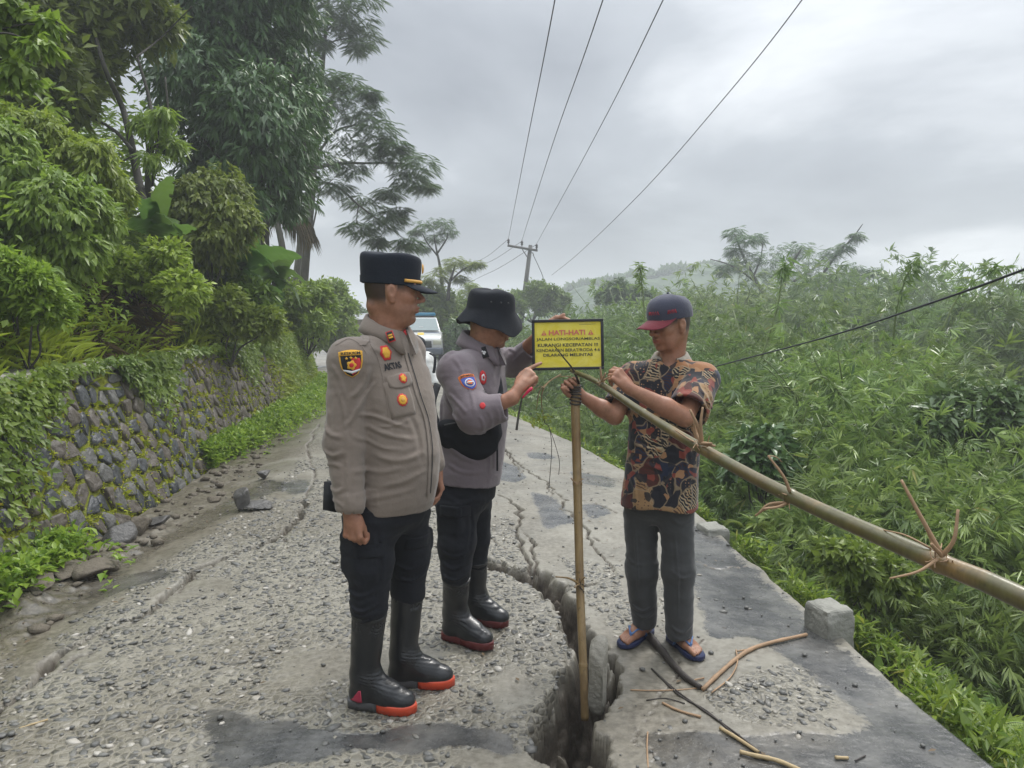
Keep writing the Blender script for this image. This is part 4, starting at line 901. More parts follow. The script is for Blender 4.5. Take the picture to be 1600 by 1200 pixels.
def foot_weeds():
    r = VR; Vs = []; va = []
    n = 4000; y = np.concatenate([r.uniform(2.4, 4.8, 700), r.uniform(7.6, 17.5, n-700)]); e = r.gamma(1.6, 0.10, n)*np.where(y > 7, np.clip((y-7.2)/2.5, 0.3, 1.25), 0.55); x = XL(y)-0.12+e; z = base_h(x, y)
    for j in range(7):
        a = r.uniform(0, 6.28, n); el = r.uniform(0.0, 1.3, n); d = np.stack([np.cos(a)*np.cos(el), np.sin(a)*np.cos(el), np.sin(el)], -1); L = r.uniform(0.035, 0.10, n); h = r.random(n)*np.where(y > 7, 0.24, 0.15)
        Vs.append(leaves(np.stack([x-h*0.25, y, z+h], -1)+0.03*rand_unit(n, r), d, np.tile((0, 0, 1.0), (n, 1)), L, L*r.uniform(0.3, 0.55, n), 0.25)); va.append(r.random(n)*0.9)
    return leaf_mesh('wall_foot_weeds', Vs, va)
put('wall_foot_weeds', foot_weeds(), M_LIGHTLEAF, kind='stuff', label='bright green weeds growing along the foot of the stone wall', cat='weeds')
def mound_grass():
    r = VR; n = 9000; a = r.uniform(10.0, WLEN-0.2, n); b = r.uniform(-0.05, WALL_H+0.1, n); k = r.random(n) < sstep(9.5, 14.5, a)*0.95+0.12*(b < 0.4); a, b = a[k], b[k]; n = len(a); p = wall_pt(a, b, r.uniform(0, 0.06, n)); Vs = []; va = []
    for j in range(4):
        d = np.stack([0.6+0.6*r.normal(size=n), 0.6*r.normal(size=n), 0.2+0.6*r.normal(size=n)], -1); L = r.uniform(0.04, 0.13, n); Vs.append(leaves(p, d, np.tile((1.0, 0, 1.0), (n, 1)), L, L*r.uniform(0.15, 0.4, n), 0.25)); va.append(np.clip(fbm(a, b*2, 3, 3)+0.4*(r.random(n)-0.5), 0, 1))
    return leaf_mesh('mound_grass', Vs, va)
put('mound_grass', mound_grass(), M_GRASS, kind='stuff', label='grass overgrowing the far end of the stone wall', cat='grass')
# ---------------------------------------------------------------- hills
def hill(name, pts, Y, depth, mt, seed, drop=30):
    """ridge line given as photo points, extruded back and forward with a rounded slope"""
    xs = np.linspace(pts[0][0], pts[-1][0], 130); ys = np.interp(xs, [p[0] for p in pts], [p[1] for p in pts]); C = np.array([P(a, b, Y) for a, b in zip(xs, ys)]); V = []; m = 26
    for j in range(m):
        f = j/(m-1)*2-1; yy = C[:, 1]+f*depth; zz_ = C[:, 2]-(abs(f)**1.4)*(C[:, 2]+drop)
        bump_ = (fbm(C[:, 0]*0.22, yy*0.22, 2, 5, seed)-0.5); V.append(np.stack([C[:, 0], yy, zz_+bump_*0.028*Y*(1-abs(f)*0.3)], -1))
    V = np.stack(V, 0); ix = np.arange(V.shape[0]*V.shape[1]).reshape(V.shape[:2]); Q = np.stack([ix[:-1, :-1], ix[:-1, 1:], ix[1:, 1:], ix[1:, :-1]], -1).reshape(-1, 4)
    return put(name, mesh_np(name, V.reshape(-1, 3), quads=Q, smooth=True), mt, kind='structure')
t = NT('wooded_hill'); co = t.coord(); v = t.voro(co, 0.22); n = t.noise(co, 0.12, 6, 0.7)
t.set(color=t.mix(v, t.mix(n, (0.012, 0.032, 0.012), (0.035, 0.075, 0.02)), (0.06, 0.10, 0.03)), rough=0.95, normal=t.bump(v, 1.0, 2.0)); M_HILL = t.m
hill('hill', [(780, 520), (860, 468), (900, 452), (950, 438), (1010, 432), (1060, 424), (1110, 418), (1160, 425), (1230, 440), (1330, 455), (1420, 470), (1520, 500), (1650, 540)], 150, 70, M_HILL, 1)
hill('far_hill', [(1380, 500), (1450, 487), (1510, 489), (1560, 496), (1600, 492), (1700, 480), (1800, 495), (1900, 520)], 330, 60, M_HILL, 2)
# trees one can make out on the hill's skyline and slope
def hill_trees():
    r = VR; n = 700; x = r.uniform(880, 1420, n); yb = np.interp(x, [780, 900, 1010, 1110, 1230, 1330, 1520], [520, 452, 432, 418, 440, 455, 500])+r.gamma(1.6, 9, n); m = MB(); Vs = []; va = []
    c = np.array([P(a, b, 150-(bb-0)*0.3) for a, b, bb in zip(x, yb, yb*0)]); 
    for j in range(32):
        d = rand_unit(n, r); Vs.append(leaves(c+d*r.uniform(0.3, 1.1, (n, 1))*(1.3, 1.3, 1.0), d, rand_unit(n, r), r.uniform(0.9, 2.0, n), r.uniform(0.7, 1.4, n), 0.1)); va.append(np.clip(0.5*np.arange(n)/n+0.5*r.random(n), 0, 1))
    return leaf_mesh('hill_woods', Vs, va)
put('hill_woods', hill_trees(), M_DARKLEAF, kind='stuff', label='misty woods covering the hill behind the bamboo', cat='woods')
# ================================================================ bodies and clothes: distance fields meshed by surface nets
def rotm(x=None, z=None):
    """columns: local x, y, z given local x (forward) and approximate z"""
    x = nrm(x); y = nrm(np.cross(z, x)); z = np.cross(x, y); return np.stack([x, y, z], 1)
def cone(a, b, ra, rb):
    a = np.asarray(a, float); b = np.asarray(b, float); ab = b-a; L = ab@ab+1e-12
    def f(x, y, z):
        px, py, pz = x-a[0], y-a[1], z-a[2]; t = np.clip((px*ab[0]+py*ab[1]+pz*ab[2])/L, 0, 1)
        return np.sqrt((px-t*ab[0])**2+(py-t*ab[1])**2+(pz-t*ab[2])**2)-(ra+(rb-ra)*t)
    r = max(ra, rb); return f, np.minimum(a-ra, b-rb), np.maximum(a+ra, b+rb)
def ell(c, r, R=None):
    c = np.asarray(c, float); r = np.asarray(r, float); R = np.eye(3) if R is None else np.asarray(R)
    def f(x, y, z):
        X, Y, Z = x-c[0], y-c[1], z-c[2]
        u = (X*R[0, 0]+Y*R[1, 0]+Z*R[2, 0])/r[0]; v = (X*R[0, 1]+Y*R[1, 1]+Z*R[2, 1])/r[1]; w = (X*R[0, 2]+Y*R[1, 2]+Z*R[2, 2])/r[2]
        k0 = np.sqrt(u*u+v*v+w*w); k1 = np.sqrt((u/r[0])**2+(v/r[1])**2+(w/r[2])**2)+1e-6
        return k0*(k0-1)/k1
    e = np.sqrt(((R*r[None])**2).sum(1)); return f, c-e, c+e
def loft(a, b, u, st, n=2.3):
    """axis a->b, width direction u; stations (t, centre_u, centre_v, radius_u, radius_v); v = axis x u"""
    a = np.asarray(a, float); b = np.asarray(b, float); ax = b-a; H = np.linalg.norm(ax); ax = ax/H; u = nrm(u-ax*np.dot(u, ax)); v = np.cross(ax, u)
    S = np.array(st, float); tt = np.linspace(S[0, 0], S[-1, 0], 160); I = [np.interp(tt, S[:, 0], S[:, i]) for i in range(1, 5)]
    k = np.ones(9)/9; I = [np.convolve(np.pad(q, 4, 'edge'), k, 'valid') for q in I]
    def f(x, y, z):
        X, Y, Z = x-a[0], y-a[1], z-a[2]; h = (X*ax[0]+Y*ax[1]+Z*ax[2]); t = h/H
        cu, cv, ru, rv = [np.interp(t, tt, q) for q in I]
        du = np.abs(X*u[0]+Y*u[1]+Z*u[2]-cu)/ru; dv = np.abs(X*v[0]+Y*v[1]+Z*v[2]-cv)/rv
        k = (du**n+dv**n+1e-9)**(1/n); d = (k-1)*np.minimum(ru, rv)
        e = np.maximum(S[0, 0]*H-h, h-S[-1, 0]*H); return np.maximum(d, e)
    m = max(I[2].max(), I[3].max())+max(np.abs(I[0]).max(), np.abs(I[1]).max()); p0, p1 = a+ax*S[0, 0]*H, a+ax*S[-1, 0]*H
    return f, np.minimum(p0, p1)-m, np.maximum(p0, p1)+m
def rbox(c, h, R, rad):
    c = np.asarray(c, float); h = np.asarray(h, float)-rad; R = np.asarray(R)
    def f(x, y, z):
        X, Y, Z = x-c[0], y-c[1], z-c[2]; q = [np.abs(X*R[0, i]+Y*R[1, i]+Z*R[2, i])-h[i] for i in range(3)]
        return np.sqrt(sum(np.maximum(k, 0)**2 for k in q))+np.minimum(np.maximum(np.maximum(q[0], q[1]), q[2]), 0)-rad
    e = (np.abs(R)*(h+rad)[None]).sum(1); return f, c-e, c+e
class Field:
    def __init__(s, lo, hi, h):
        s.h = h; s.lo = np.asarray(lo, float)-2*h; n = np.ceil((np.asarray(hi)-s.lo)/h).astype(int)+4; s.n = n
        s.F = np.full(tuple(n), 0.5, np.float32); s.ax = [(s.lo[i]+h*np.arange(n[i])).astype(np.float32) for i in range(3)]
    def reg(s, lo, hi, pad):
        i0 = np.clip(np.floor((np.asarray(lo)-pad-s.lo)/s.h).astype(int), 0, s.n); i1 = np.clip(np.ceil((np.asarray(hi)+pad-s.lo)/s.h).astype(int)+1, 0, s.n)
        sl = tuple(slice(a, b) for a, b in zip(i0, i1)); x, y, z = s.ax[0][sl[0]][:, None, None], s.ax[1][sl[1]][None, :, None], s.ax[2][sl[2]][None, None, :]
        return sl, x, y, z, all(b > a for a, b in zip(i0, i1))
    def add(s, pr, k=0.0):
        f, lo, hi = pr; sl, x, y, z, ok = s.reg(lo, hi, k+3*s.h)
        if not ok: return s
        d = f(x, y, z).astype(np.float32); A = s.F[sl]
        if k > 0: e = np.maximum(k-np.abs(A-d), 0)/k; s.F[sl] = np.minimum(A, d)-e*e*k*0.25
        else: s.F[sl] = np.minimum(A, d)
        return s
    def cut(s, pr, k=0.0):
        f, lo, hi = pr; sl, x, y, z, ok = s.reg(lo, hi, k+3*s.h)
        if not ok: return s
        d = -f(x, y, z).astype(np.float32); A = s.F[sl]
        if k > 0: e = np.maximum(k-np.abs(A-d), 0)/k; s.F[sl] = np.maximum(A, d)+e*e*k*0.25
        else: s.F[sl] = np.maximum(A, d)
        return s
    def merge(s, o, k=0.0):
        """union with another list of primitives evaluated separately (kept sharp among themselves)"""
        for pr in o: s.add(pr, k)
        return s
    def disp(s, fn, lo=None, hi=None):
        sl, x, y, z, ok = s.reg(s.lo if lo is None else lo, s.lo+s.n*s.h if hi is None else hi, 0); A = s.F[sl]; m = np.abs(A) < 0.06
        if m.any():
            X, Y, Z = np.broadcast_arrays(x, y, z); A[m] += fn(X[m], Y[m], Z[m]).astype(np.float32)
        return s
    def mesh(s):
        F = s.F; S = F < 0; n = F.shape
        c = np.zeros((n[0]-1, n[1]-1, n[2]-1), np.int8)
        for i in (0, 1):
            for j in (0, 1):
                for k in (0, 1): c += S[i:n[0]-1+i, j:n[1]-1+j, k:n[2]-1+k]
        act = np.argwhere((c > 0) & (c < 8)); ids = np.full(c.shape, -1, np.int32); ids[tuple(act.T)] = np.arange(len(act))
        cor = [(i, j, k) for i in (0, 1) for j in (0, 1) for k in (0, 1)]; val = {q: F[act[:, 0]+q[0], act[:, 1]+q[1], act[:, 2]+q[2]] for q in cor}
        pos = np.zeros((len(act), 3)); cnt = np.zeros(len(act))
        for q in cor:
            for ax in range(3):
                if q[ax] == 0:
                    q2 = list(q); q2[ax] = 1; q2 = tuple(q2); a, b = val[q], val[q2]; m = (a < 0) != (b < 0); t = a[m]/(a[m]-b[m])
                    p = np.tile(np.array(q, float), (m.sum(), 1)); p[:, ax] = t; pos[m] += p; cnt[m] += 1
        V = s.lo+s.h*(act+pos/cnt[:, None]); Q = []
        for ax in range(3):
            sl0 = [slice(1, n[i]-1) for i in range(3)]; sl0[ax] = slice(0, n[ax]-1); sl1 = list(sl0); sl1[ax] = slice(1, n[ax])
            A = S[tuple(sl0)]; B = S[tuple(sl1)]; e = np.argwhere(A != B); off = np.array([1, 1, 1]); off[ax] = 0; e = e+off
            u, v = [(1, 2), (2, 0), (0, 1)][ax]; du = np.zeros(3, int); dv = np.zeros(3, int); du[u] = 1; dv[v] = 1
            q = np.stack([ids[tuple((e-du-dv).T)], ids[tuple((e-dv).T)], ids[tuple(e.T)], ids[tuple((e-du).T)]], 1)
            fl = ~S[tuple(e.T)]; q[fl] = q[fl][:, ::-1]; Q.append(q)
        return V, np.concatenate(Q)
def fbounds(prs, pad=0.03): return np.min([p[1] for p in prs], 0)-pad, np.max([p[2] for p in prs], 0)+pad
def relax(V, Q, it=1, lam=0.5):
    for _ in range(it):
        S = np.zeros_like(V); C = np.zeros(len(V))
        for i in range(4):
            for j in (1, 3): np.add.at(S, Q[:, i], V[Q[:, (i+j) % 4]]); np.add.at(C, Q[:, i], 1)
        V = V*(1-lam)+lam*S/np.maximum(C, 1)[:, None]
    return V

# ---- wrinkles: polylines in the photo -> soft ridges and valleys running through the cloth
def wrinkles(lst, Y):
    segs = []
    for pts, w, amp in lst:
        w = w*0.68; q = [P(a, b, Y) for a, b in pts]; q = catmull(q, 4) if len(q) > 2 else np.array(q); segs.append((q[:, [0, 2]], w, amp))
    def f(x, y, z):
        r = np.zeros(x.shape, np.float32)
        for q, w, amp in segs:
            lo = q.min(0)-3*w; hi = q.max(0)+3*w; m = (x > lo[0]) & (x < hi[0]) & (z > lo[1]) & (z < hi[1])
            if not m.any(): continue
            xx, zz2 = x[m], z[m]; best = np.full(xx.shape, 9.0); tb = np.zeros(xx.shape); n = len(q)-1
            for i in range(n):
                a, b = q[i], q[i+1]; ab = b-a; t = np.clip(((xx-a[0])*ab[0]+(zz2-a[1])*ab[1])/(ab@ab+1e-9), 0, 1)
                d = np.hypot(xx-a[0]-t*ab[0], zz2-a[1]-t*ab[1]); k = d < best; best[k] = d[k]; tb[k] = (i+t[k])/n
            r[m] -= amp*np.exp(-(best/w)**2)*np.clip(np.minimum(tb, 1-tb)*5, 0, 1)-amp*0.5*np.exp(-((best-1.7*w)/w)**2)*np.clip(np.minimum(tb, 1-tb)*5, 0, 1)
        return r
    return f
def cloth_noise(sx, sy, sz, amp, seed=0):
    def f(x, y, z):
        w = fbm(x*3, y*3, z*3, 2, seed+9)*1.6
        n = vnoise(x*sx+w, y*sy+w, z*sz+w*1.5, seed); return (np.abs(n-0.5)*2-0.5)*amp+(vnoise(x*sx*2.1, y*sy*2.1, z*sz*2.4+w, seed+3)-0.5)*amp*0.6
    return f

# ---- hand: wrist, finger direction, back-of-hand normal, thumb side (+1 = along cross(normal, dir))
def hand(wr, d, nb, side, curls, spread=(0.10, 0.03, -0.04, -0.12), thumb=((0.75, -0.35, -0.3), 0.35), s=1.0, abd=0.0):
    X = nrm(d); Z = nrm(np.asarray(nb, float)-X*np.dot(nb, X)); Yv = np.cross(Z, X)*side; wr = np.asarray(wr, float)
    L = lambda a, b, c: wr+s*(X*a+Yv*b+Z*c)
    pr = [(cone(L(-0.01, 0, 0), L(0.03, 0.0, 0), 0.0215*s, 0.021*s), 0.012), (cone(L(0.012, .014, 0), L(0.078, 0.026, 0.002), 0.0155*s, 0.0125*s), 0.012), (cone(L(0.012, -.012, 0), L(0.075, -0.027, 0), 0.0155*s, 0.011*s), 0.012),
          (cone(L(0.02, 0, 0.001), L(0.082, 0.002, 0.003), 0.016*s, 0.0125*s), 0.012), (ell(L(0.035, 0.024, -0.009), np.array((0.03, 0.016, 0.014))*s, np.stack([X, Yv, Z], 1)), 0.012)]
    fing = []
    rootsY = (0.0285, 0.0095, -0.0095, -0.0275); rootsX = (0.083, 0.087, 0.083, 0.074); len_ = (0.074, 0.082, 0.076, 0.060); rad = (0.0092, 0.0095, 0.009, 0.008)
    tips = []
    for i in range(4):
        p = L(rootsX[i], rootsY[i], 0.002); a = 0.0; ya = spread[i]; prev = p; sg = []
        pr.append((ell(p+s*Z*0.003, np.array((0.011, 0.0095, 0.0085))*s, np.stack([X, Yv, Z], 1)), 0.006))
        for j, fr in enumerate((0.46, 0.30, 0.24)):
            a += curls[i][j]; dr = X*math.cos(a)*math.cos(ya)+Yv*math.sin(ya)*max(0.3, math.cos(a))-Z*math.sin(a); q = prev+nrm(dr)*len_[i]*fr*s
            r0 = rad[i]*(1-0.07*j)*s; sg.append((cone(prev, q, r0, r0*0.93), 0.004)); prev = q
        fing.append(sg); tips.append(prev)
    (tx, ty, tz), tc = thumb; td = nrm(X*tx+Yv*ty*-1*-1+Z*tz) if False else nrm(X*tx+Yv*ty+Z*tz)
    p0 = L(0.018, 0.022, -0.008); p1 = p0+td*0.042*s; bx = nrm(td*math.cos(tc)+(X*0.9-Yv*0.5)*math.sin(tc)); p2 = p1+bx*0.032*s; bx2 = nrm(bx*math.cos(tc)+(X*0.9-Yv*0.6)*math.sin(tc)); p3 = p2+bx2*0.026*s
    pr += [(cone(p0, p1, 0.0145*s, 0.011*s), 0.01)]; fing.append([(cone(p1, p2, 0.011*s, 0.0098*s), 0.004), (cone(p2, p3, 0.0100*s, 0.0085*s), 0.004)])
    return dict(palm=pr, fingers=fing, tips=tips, frame=(X, Yv, Z))
def add_hand(F, h):
    for p, k in h['palm']: F.add(p, k)
    for sg in h['fingers']:
        for i, (p, k) in enumerate(sg): F.add(p, 0.004 if i == 0 else 0.0022)
def hand_prims(h): return [p for p, k in h['palm']]+[p for sg in h['fingers'] for p, k in sg]

# ---- head in its own frame: x face, y left, z up; origin mid head
def head_prims(c, fwd, up=(0, 0, 1), s=1.0, broad=1.0):
    R = rotm(fwd, up); c = np.asarray(c, float)
    T = lambda x, y, z: c+R@np.array((x, y*broad, z))*s
    E = lambda x, y, z, a, b, d: ell(T(x, y, z), np.array((a, b*broad, d))*s, R)
    A = [(E(-.012, 0, .040, .096, .077, .083), 0), (E(.022, 0, -.012, .068, .063, .088), .03), (E(-.03, 0, .0, .066, .066, .06), .03)]
    for y in (-1, 1):
        A += [(cone(T(-.012, .052*y, -.038), T(.045, .034*y, -.088), .020*s, .019*s), .03), (E(.055, .042*y, -.014, .024, .020, .019), .022), (E(.070, .028*y, .030, .016, .026, .010), .016),
              (E(.050, .036*y, -.058, .024, .020, .024), .02)]
    A += [(E(.070, 0, -.095, .019, .024, .016), .02), (E(.070, 0, .045, .018, .05, .03), .03), (E(.072, 0, -.055, .022, .030, .022), .018)]
    N = [(cone(T(.084, 0, .022), T(.110, 0, -.014), .0070*s, .0100*s), .009), (E(.112, 0, -.021, .0125, .0125, .0105), .008)]
    for y in (-1, 1): N += [(E(.098, .0150*y, -.026, .013, .0085, .0095), .006)]
    lips = [(E(.092, 0, -.051, .0115, .024, .0068), .004), (E(.090, 0, -.0640, .0115, .021, .0078), .004)]
    ears = []
    for y in (-1, 1):
        ears += [(E(-.006, .081*y, .004, .020, .013, .032), .004), (E(-.001, .079*y, -.026, .012, .010, .014), .004)]
    cuts = []
    for y in (-1, 1):
        cuts += [(E(.094, .033*y, .008, .018, .0215, .0125), .014), (E(.000, .0945*y, .006, .011, .0085, .019), .003)]
    cuts += [(E(.104, 0, -.0574, .011, .026, .0020), .002)]
    for y in (-1, 1): cuts += [(E(.104, .007*y, -.0335, .006, .0035, .003), .002)]
    lids = []
    for y in (-1, 1): lids += [(E(.0755, .032*y, .0085, .0125, .0155, .0110), .003)]
    return dict(A=A, N=N, lips=lips, ears=ears, cuts=cuts, lids=lids, T=T, R=R, c=c, s=s, broad=broad)
def add_head(F, h):
    for p, k in h['A']: F.add(p, k)
    for p, k in h['N']: F.add(p, k)
    for p, k in h['cuts'][:4]: F.cut(p, k)
    for p, k in h['lids']: F.add(p, k)
    for p, k in h['ears']: F.add(p, k)
    F.cut(*h['cuts'][1]); F.cut(*h['cuts'][3])
    for p, k in h['lips']: F.add(p, k)
    for p, k in h['cuts'][4:]: F.cut(p, k)
def head_tint(V, h, hair=True, beard=0.0):
    """skin marks at their anatomical places: r = lips, g = short hair / brows, b = palms and knuckles redness"""
    q = (V-h['c'])@h['R']/h['s']; x, y, z = q[:, 0], q[:, 1]/h['broad'], q[:, 2]; near = (np.abs(x) < .14) & (np.abs(y) < .11) & (np.abs(z) < .14)
    lip = np.exp(-(((z+.0575)/.0095)**2+(y/.023)**2)**2)*(x > .07)
    brow = np.exp(-((((z-.0265-0.06*(0.035-np.abs(np.abs(y)-.035))*0)/.0052)**2)+((np.abs(y)-.034)/.020)**4))*(x > .055)
    lash = np.exp(-((((z-.0085)/.0022)**2)+((np.abs(y)-.032)/.0135)**4))*(x > .07)
    wob = 0.012*(vnoise(q[:, 0]*60, q[:, 1]*60, q[:, 2]*60)-0.5)
    hr = 0.88*sstep(-.014, .020, np.maximum(-.012-x, np.minimum(.045-x, z-.012))+wob)*sstep(-.060, -.025, z+0.5*(-x-.05)*0+wob)*(1-0.55*sstep(-.01, -.05, z)); hr *= ~((np.abs(y) > .0735) & (x > -.028) & (x < .016) & (z < .036))
    hr = np.maximum(hr, sstep(.075, .085, z)); st = beard*np.exp(-(((z+.075)/.03)**2+((x-.06)/.05)**2)) if beard else 0
    return np.stack([lip*near, np.clip((np.maximum(np.maximum(brow, lash*0.9), hr if hair else 0)+st), 0, 1)*near, 0*x], 1)
def skin_mat(name, col):
    t = NT(name); co = t.coord(); k = t.attr('tint', True); sp = t.n('ShaderNodeSeparateColor'); t.L.new(k, sp.inputs[0])
    c = t.mix(t.ramp(t.noise(co, 38, 6, 0.65), [(0.3, 0.0), (0.7, 1.0)]), tuple(x*0.74 for x in col), tuple(x*1.18 for x in col)); c = t.mix(t.ramp(t.noise(co, 7, 3), [(0.4, 0.0), (0.7, 0.35)]), c, (col[0]*1.1, col[1]*0.8, col[2]*0.75))
    c = t.mix(sp.outputs[0], c, (col[0]*0.95, col[1]*0.55, col[2]*0.6)); c = t.mix(sp.outputs[1], c, (0.014, 0.012, 0.011))
    b = t.bump(t.noise(co, 420, 3), 0.25, 0.0012); t.set(color=c, rough=t.math('MULTIPLY_ADD', t.noise(co, 60, 3), 0.3, 0.32), sss=0.12, normal=b, spec=0.45)
    t.b.inputs['Subsurface Radius'].default_value = (0.012, 0.005, 0.003); t.b.inputs['Subsurface Scale'].default_value = 1.0; return t.m
def cloth_mat(name, col, rough=0.85, weave=900, var=0.14, bs=0.4, sheen=0.25):
    t = NT(name); co = t.coord(); n = t.noise(co, 9, 5, 0.6); f = t.noise(co, 140, 3)
    wv = t.n('ShaderNodeTexWave', wave_type='BANDS', bands_direction='DIAGONAL'); t.L.new(co, wv.inputs[0]); wv.inputs['Scale'].default_value = weave/3; wv.inputs['Distortion'].default_value = 1.0
    c = t.mix(n, tuple(x*(1-var) for x in col), tuple(x*(1+var) for x in col)); c = t.mix(t.math('MULTIPLY', f, 0.35), c, tuple(min(1, x*1.25) for x in col))
    b = t.bump(wv.outputs[0], 0.12, 0.0006); b = t.bump(f, bs, 0.0015, b); b = t.bump(t.noise(co, 30, 4, 0.6), 0.35, 0.006, b)
    t.set(color=c, rough=rough, normal=b, spec=0.3, sheen=sheen); return t.m
M_SKIN1 = skin_mat('skin_officer', (0.34, 0.17, 0.105)); M_SKIN2 = skin_mat('skin_second', (0.36, 0.185, 0.115)); M_SKIN3 = skin_mat('skin_villager', (0.33, 0.165, 0.10))
M_SHIRT1 = cloth_mat('brown_grey_twill', (0.195, 0.158, 0.130)); M_SHIRT2 = cloth_mat('mauve_grey_twill', (0.165, 0.135, 0.148)); M_BLACKC = cloth_mat('black_twill', (0.009, 0.010, 0.014), 0.9, sheen=0.03)
M_GREYC = cloth_mat('charcoal_trousers', (0.045, 0.046, 0.047), 0.85); M_NAVYCAP = cloth_mat('dark_navy_felt', (0.010, 0.014, 0.023), 0.85, sheen=0.05)
M_RUBBER = simple('wet_black_rubber', (0.013, 0.014, 0.016), 0.36, 0.3, 20, 0.3, 120, coat=0.15); M_REDSOLE = simple('orange_red_rubber', (0.62, 0.075, 0.03), 0.45, 0.2, 20); M_GREYSOLE = simple('grey_rubber', (0.09, 0.09, 0.095), 0.5)
M_PINK = simple('magenta_rubber', (0.42, 0.03, 0.07), 0.45); M_DKRED = simple('dull_red_rubber', (0.13, 0.022, 0.022), 0.5)
M_EYE = simple('eye_white', (0.32, 0.29, 0.26), 0.2); M_IRIS = simple('iris_dark', (0.012, 0.008, 0.006), 0.08)
M_RED = simple('embroidery_red', (0.58, 0.03, 0.035), 0.7, 0.2, 200, 0.6, 500); M_YEL = simple('embroidery_yellow', (0.75, 0.40, 0.035), 0.65, 0.2, 200, 0.6, 500); M_GOLD = simple('gold_braid', (0.70, 0.36, 0.06), 0.5, 0.3, 300, 0.6, 500)
M_BLK = simple('embroidery_black', (0.012, 0.012, 0.014), 0.8); M_BLUE = simple('embroidery_blue', (0.05, 0.09, 0.36), 0.7); M_WHT = simple('embroidery_white', (0.7, 0.7, 0.7), 0.7); M_ORG = simple('embroidery_orange', (0.62, 0.16, 0.03), 0.7)
def field_obj(name, F, mat, parent, tint=None, smooth_it=1, label=None):
    V, Q = F.mesh(); V = relax(V, Q, smooth_it)
    me = mesh_np(name, V, quads=Q, smooth=True, attrs=dict(tint=tint(V)) if tint else None); return put(name, me, mat, parent, label=label), V, Q
def bvh(V, Q): return BVHTree.FromPolygons([tuple(v) for v in V], [tuple(q) for q in Q])
def eyes(h, parent):
    for y in (-1, 1):
        c = h['T'](.0752, .031*y, .0075); m = MB(); r = 0.0122*h['s']; n = 12
        V = [c+r*h['R']@np.array((math.cos(b), math.sin(b)*math.cos(a), math.sin(b)*math.sin(a))) for b in np.linspace(0.02, 1.7, 7) for a in np.linspace(0, 2*np.pi, n, endpoint=False)]
        Q = [(i*n+j, i*n+(j+1) % n, (i+1)*n+(j+1) % n, (i+1)*n+j) for i in range(6) for j in range(n)]
        o = put('eye', MB().add(V, Q=Q).mesh('eye', smooth=True), M_EYE, parent)
        r2 = r+0.0006; V = [c+r2*h['R']@np.array((math.cos(b), math.sin(b)*math.cos(a), math.sin(b)*math.sin(a))) for b in np.linspace(0.02, 0.46, 4) for a in np.linspace(0, 2*np.pi, n, endpoint=False)]
        put('iris', MB().add(V, Q=[q for q in Q if max(q) < 4*n]).mesh('iris', smooth=True), M_IRIS, o)

# ---- things sewn on cloth: 2D outline laid on the surface seen at a photo pixel
def frame_at(tree, px, up=(0, 0, 1), tilt=0.0):
    o = Vector((0, 0, CAMZ)); d = Vector(P(*px, 3.0)-np.array((0, 0, CAMZ))).normalized(); loc, n, i, dist = tree.ray_cast(o, d)
    if loc is None: return None
    ns = Vector((0, 0, 0))
    for dx in (-8, 0, 8):
        for dy in (-8, 0, 8):
            dd = Vector(P(px[0]+dx, px[1]+dy, 3.0)-np.array((0, 0, CAMZ))).normalized(); l2, n2, _, _ = tree.ray_cast(o, dd)
            if l2 is not None and (l2-loc).length < 0.06: ns += n2 if n2.dot(dd) < 0 else -n2
    n = np.array(ns.normalized()); u = nrm(np.cross(up, n)); v = np.cross(n, u); c, s = math.cos(tilt), math.sin(tilt)
    return np.array(loc), u*c+v*s, v*c-u*s, n
def lay(tree, fr, pts2, lift):
    loc, u, v, n = fr; out = []
    for a, b in pts2:
        q = loc+u*a+v*b+n*0.06; hit, nn, _, ds = tree.ray_cast(Vector(q), Vector(-n), 0.14); base = np.array(hit) if hit is not None else loc+u*a+v*b
        out.append(base+n*lift)
    return np.array(out)
def patch(name, tree, fr, outline, lift, mat, parent, rings=4, label=None):
    if fr is None: return None
    o = np.array(outline, float); c = o.mean(0); n = len(o); P2 = [c]
    for r in np.linspace(0, 1, rings+1)[1:]: P2 += list(c+(o-c)*r)
    V = lay(tree, fr, P2, lift); low = lay(tree, fr, list(o), -0.002); V = np.vstack([V, low]); T = [(0, 1+j, 1+(j+1) % n) for j in range(n)]; Q = []
    for k in range(rings):
        for j in range(n): Q.append((1+k*n+j, 1+(k+1)*n+j, 1+(k+1)*n+(j+1) % n, 1+k*n+(j+1) % n))
    return put(name, MB().add(V, T, Q).mesh(name), mat, parent, label=label)
def circ(r, n=20, ry=None, star=0.0, k=8, c=(0, 0)):
    a = np.linspace(0, 2*np.pi, n, endpoint=False); rr = 1+star*np.cos(a*k); return [(c[0]+r*q*math.cos(t_), c[1]+(ry or r)*q*math.sin(t_)) for t_, q in zip(a, rr)]
def rect(w, h, c=(0, 0), n=3):
    w /= 2; h /= 2; l = []
    for i in range(n): l.append((-w+2*w*i/n, -h))
    for i in range(n): l.append((w, -h+2*h*i/n))
    for i in range(n): l.append((w-2*w*i/n, h))
    for i in range(n): l.append((-w, h-2*h*i/n))
    return [(a+c[0], b+c[1]) for a, b in l]
def shield(w, h):
    w /= 2; return [(-w, h*.42), (-w*.5, h*.47), (0, h*.49), (w*.5, h*.47), (w, h*.42), (w*.98, h*.1), (w*.86, -h*.15), (w*.5, -h*.38), (0, -h*.5), (-w*.5, -h*.38), (-w*.86, -h*.15), (-w*.98, h*.1)]
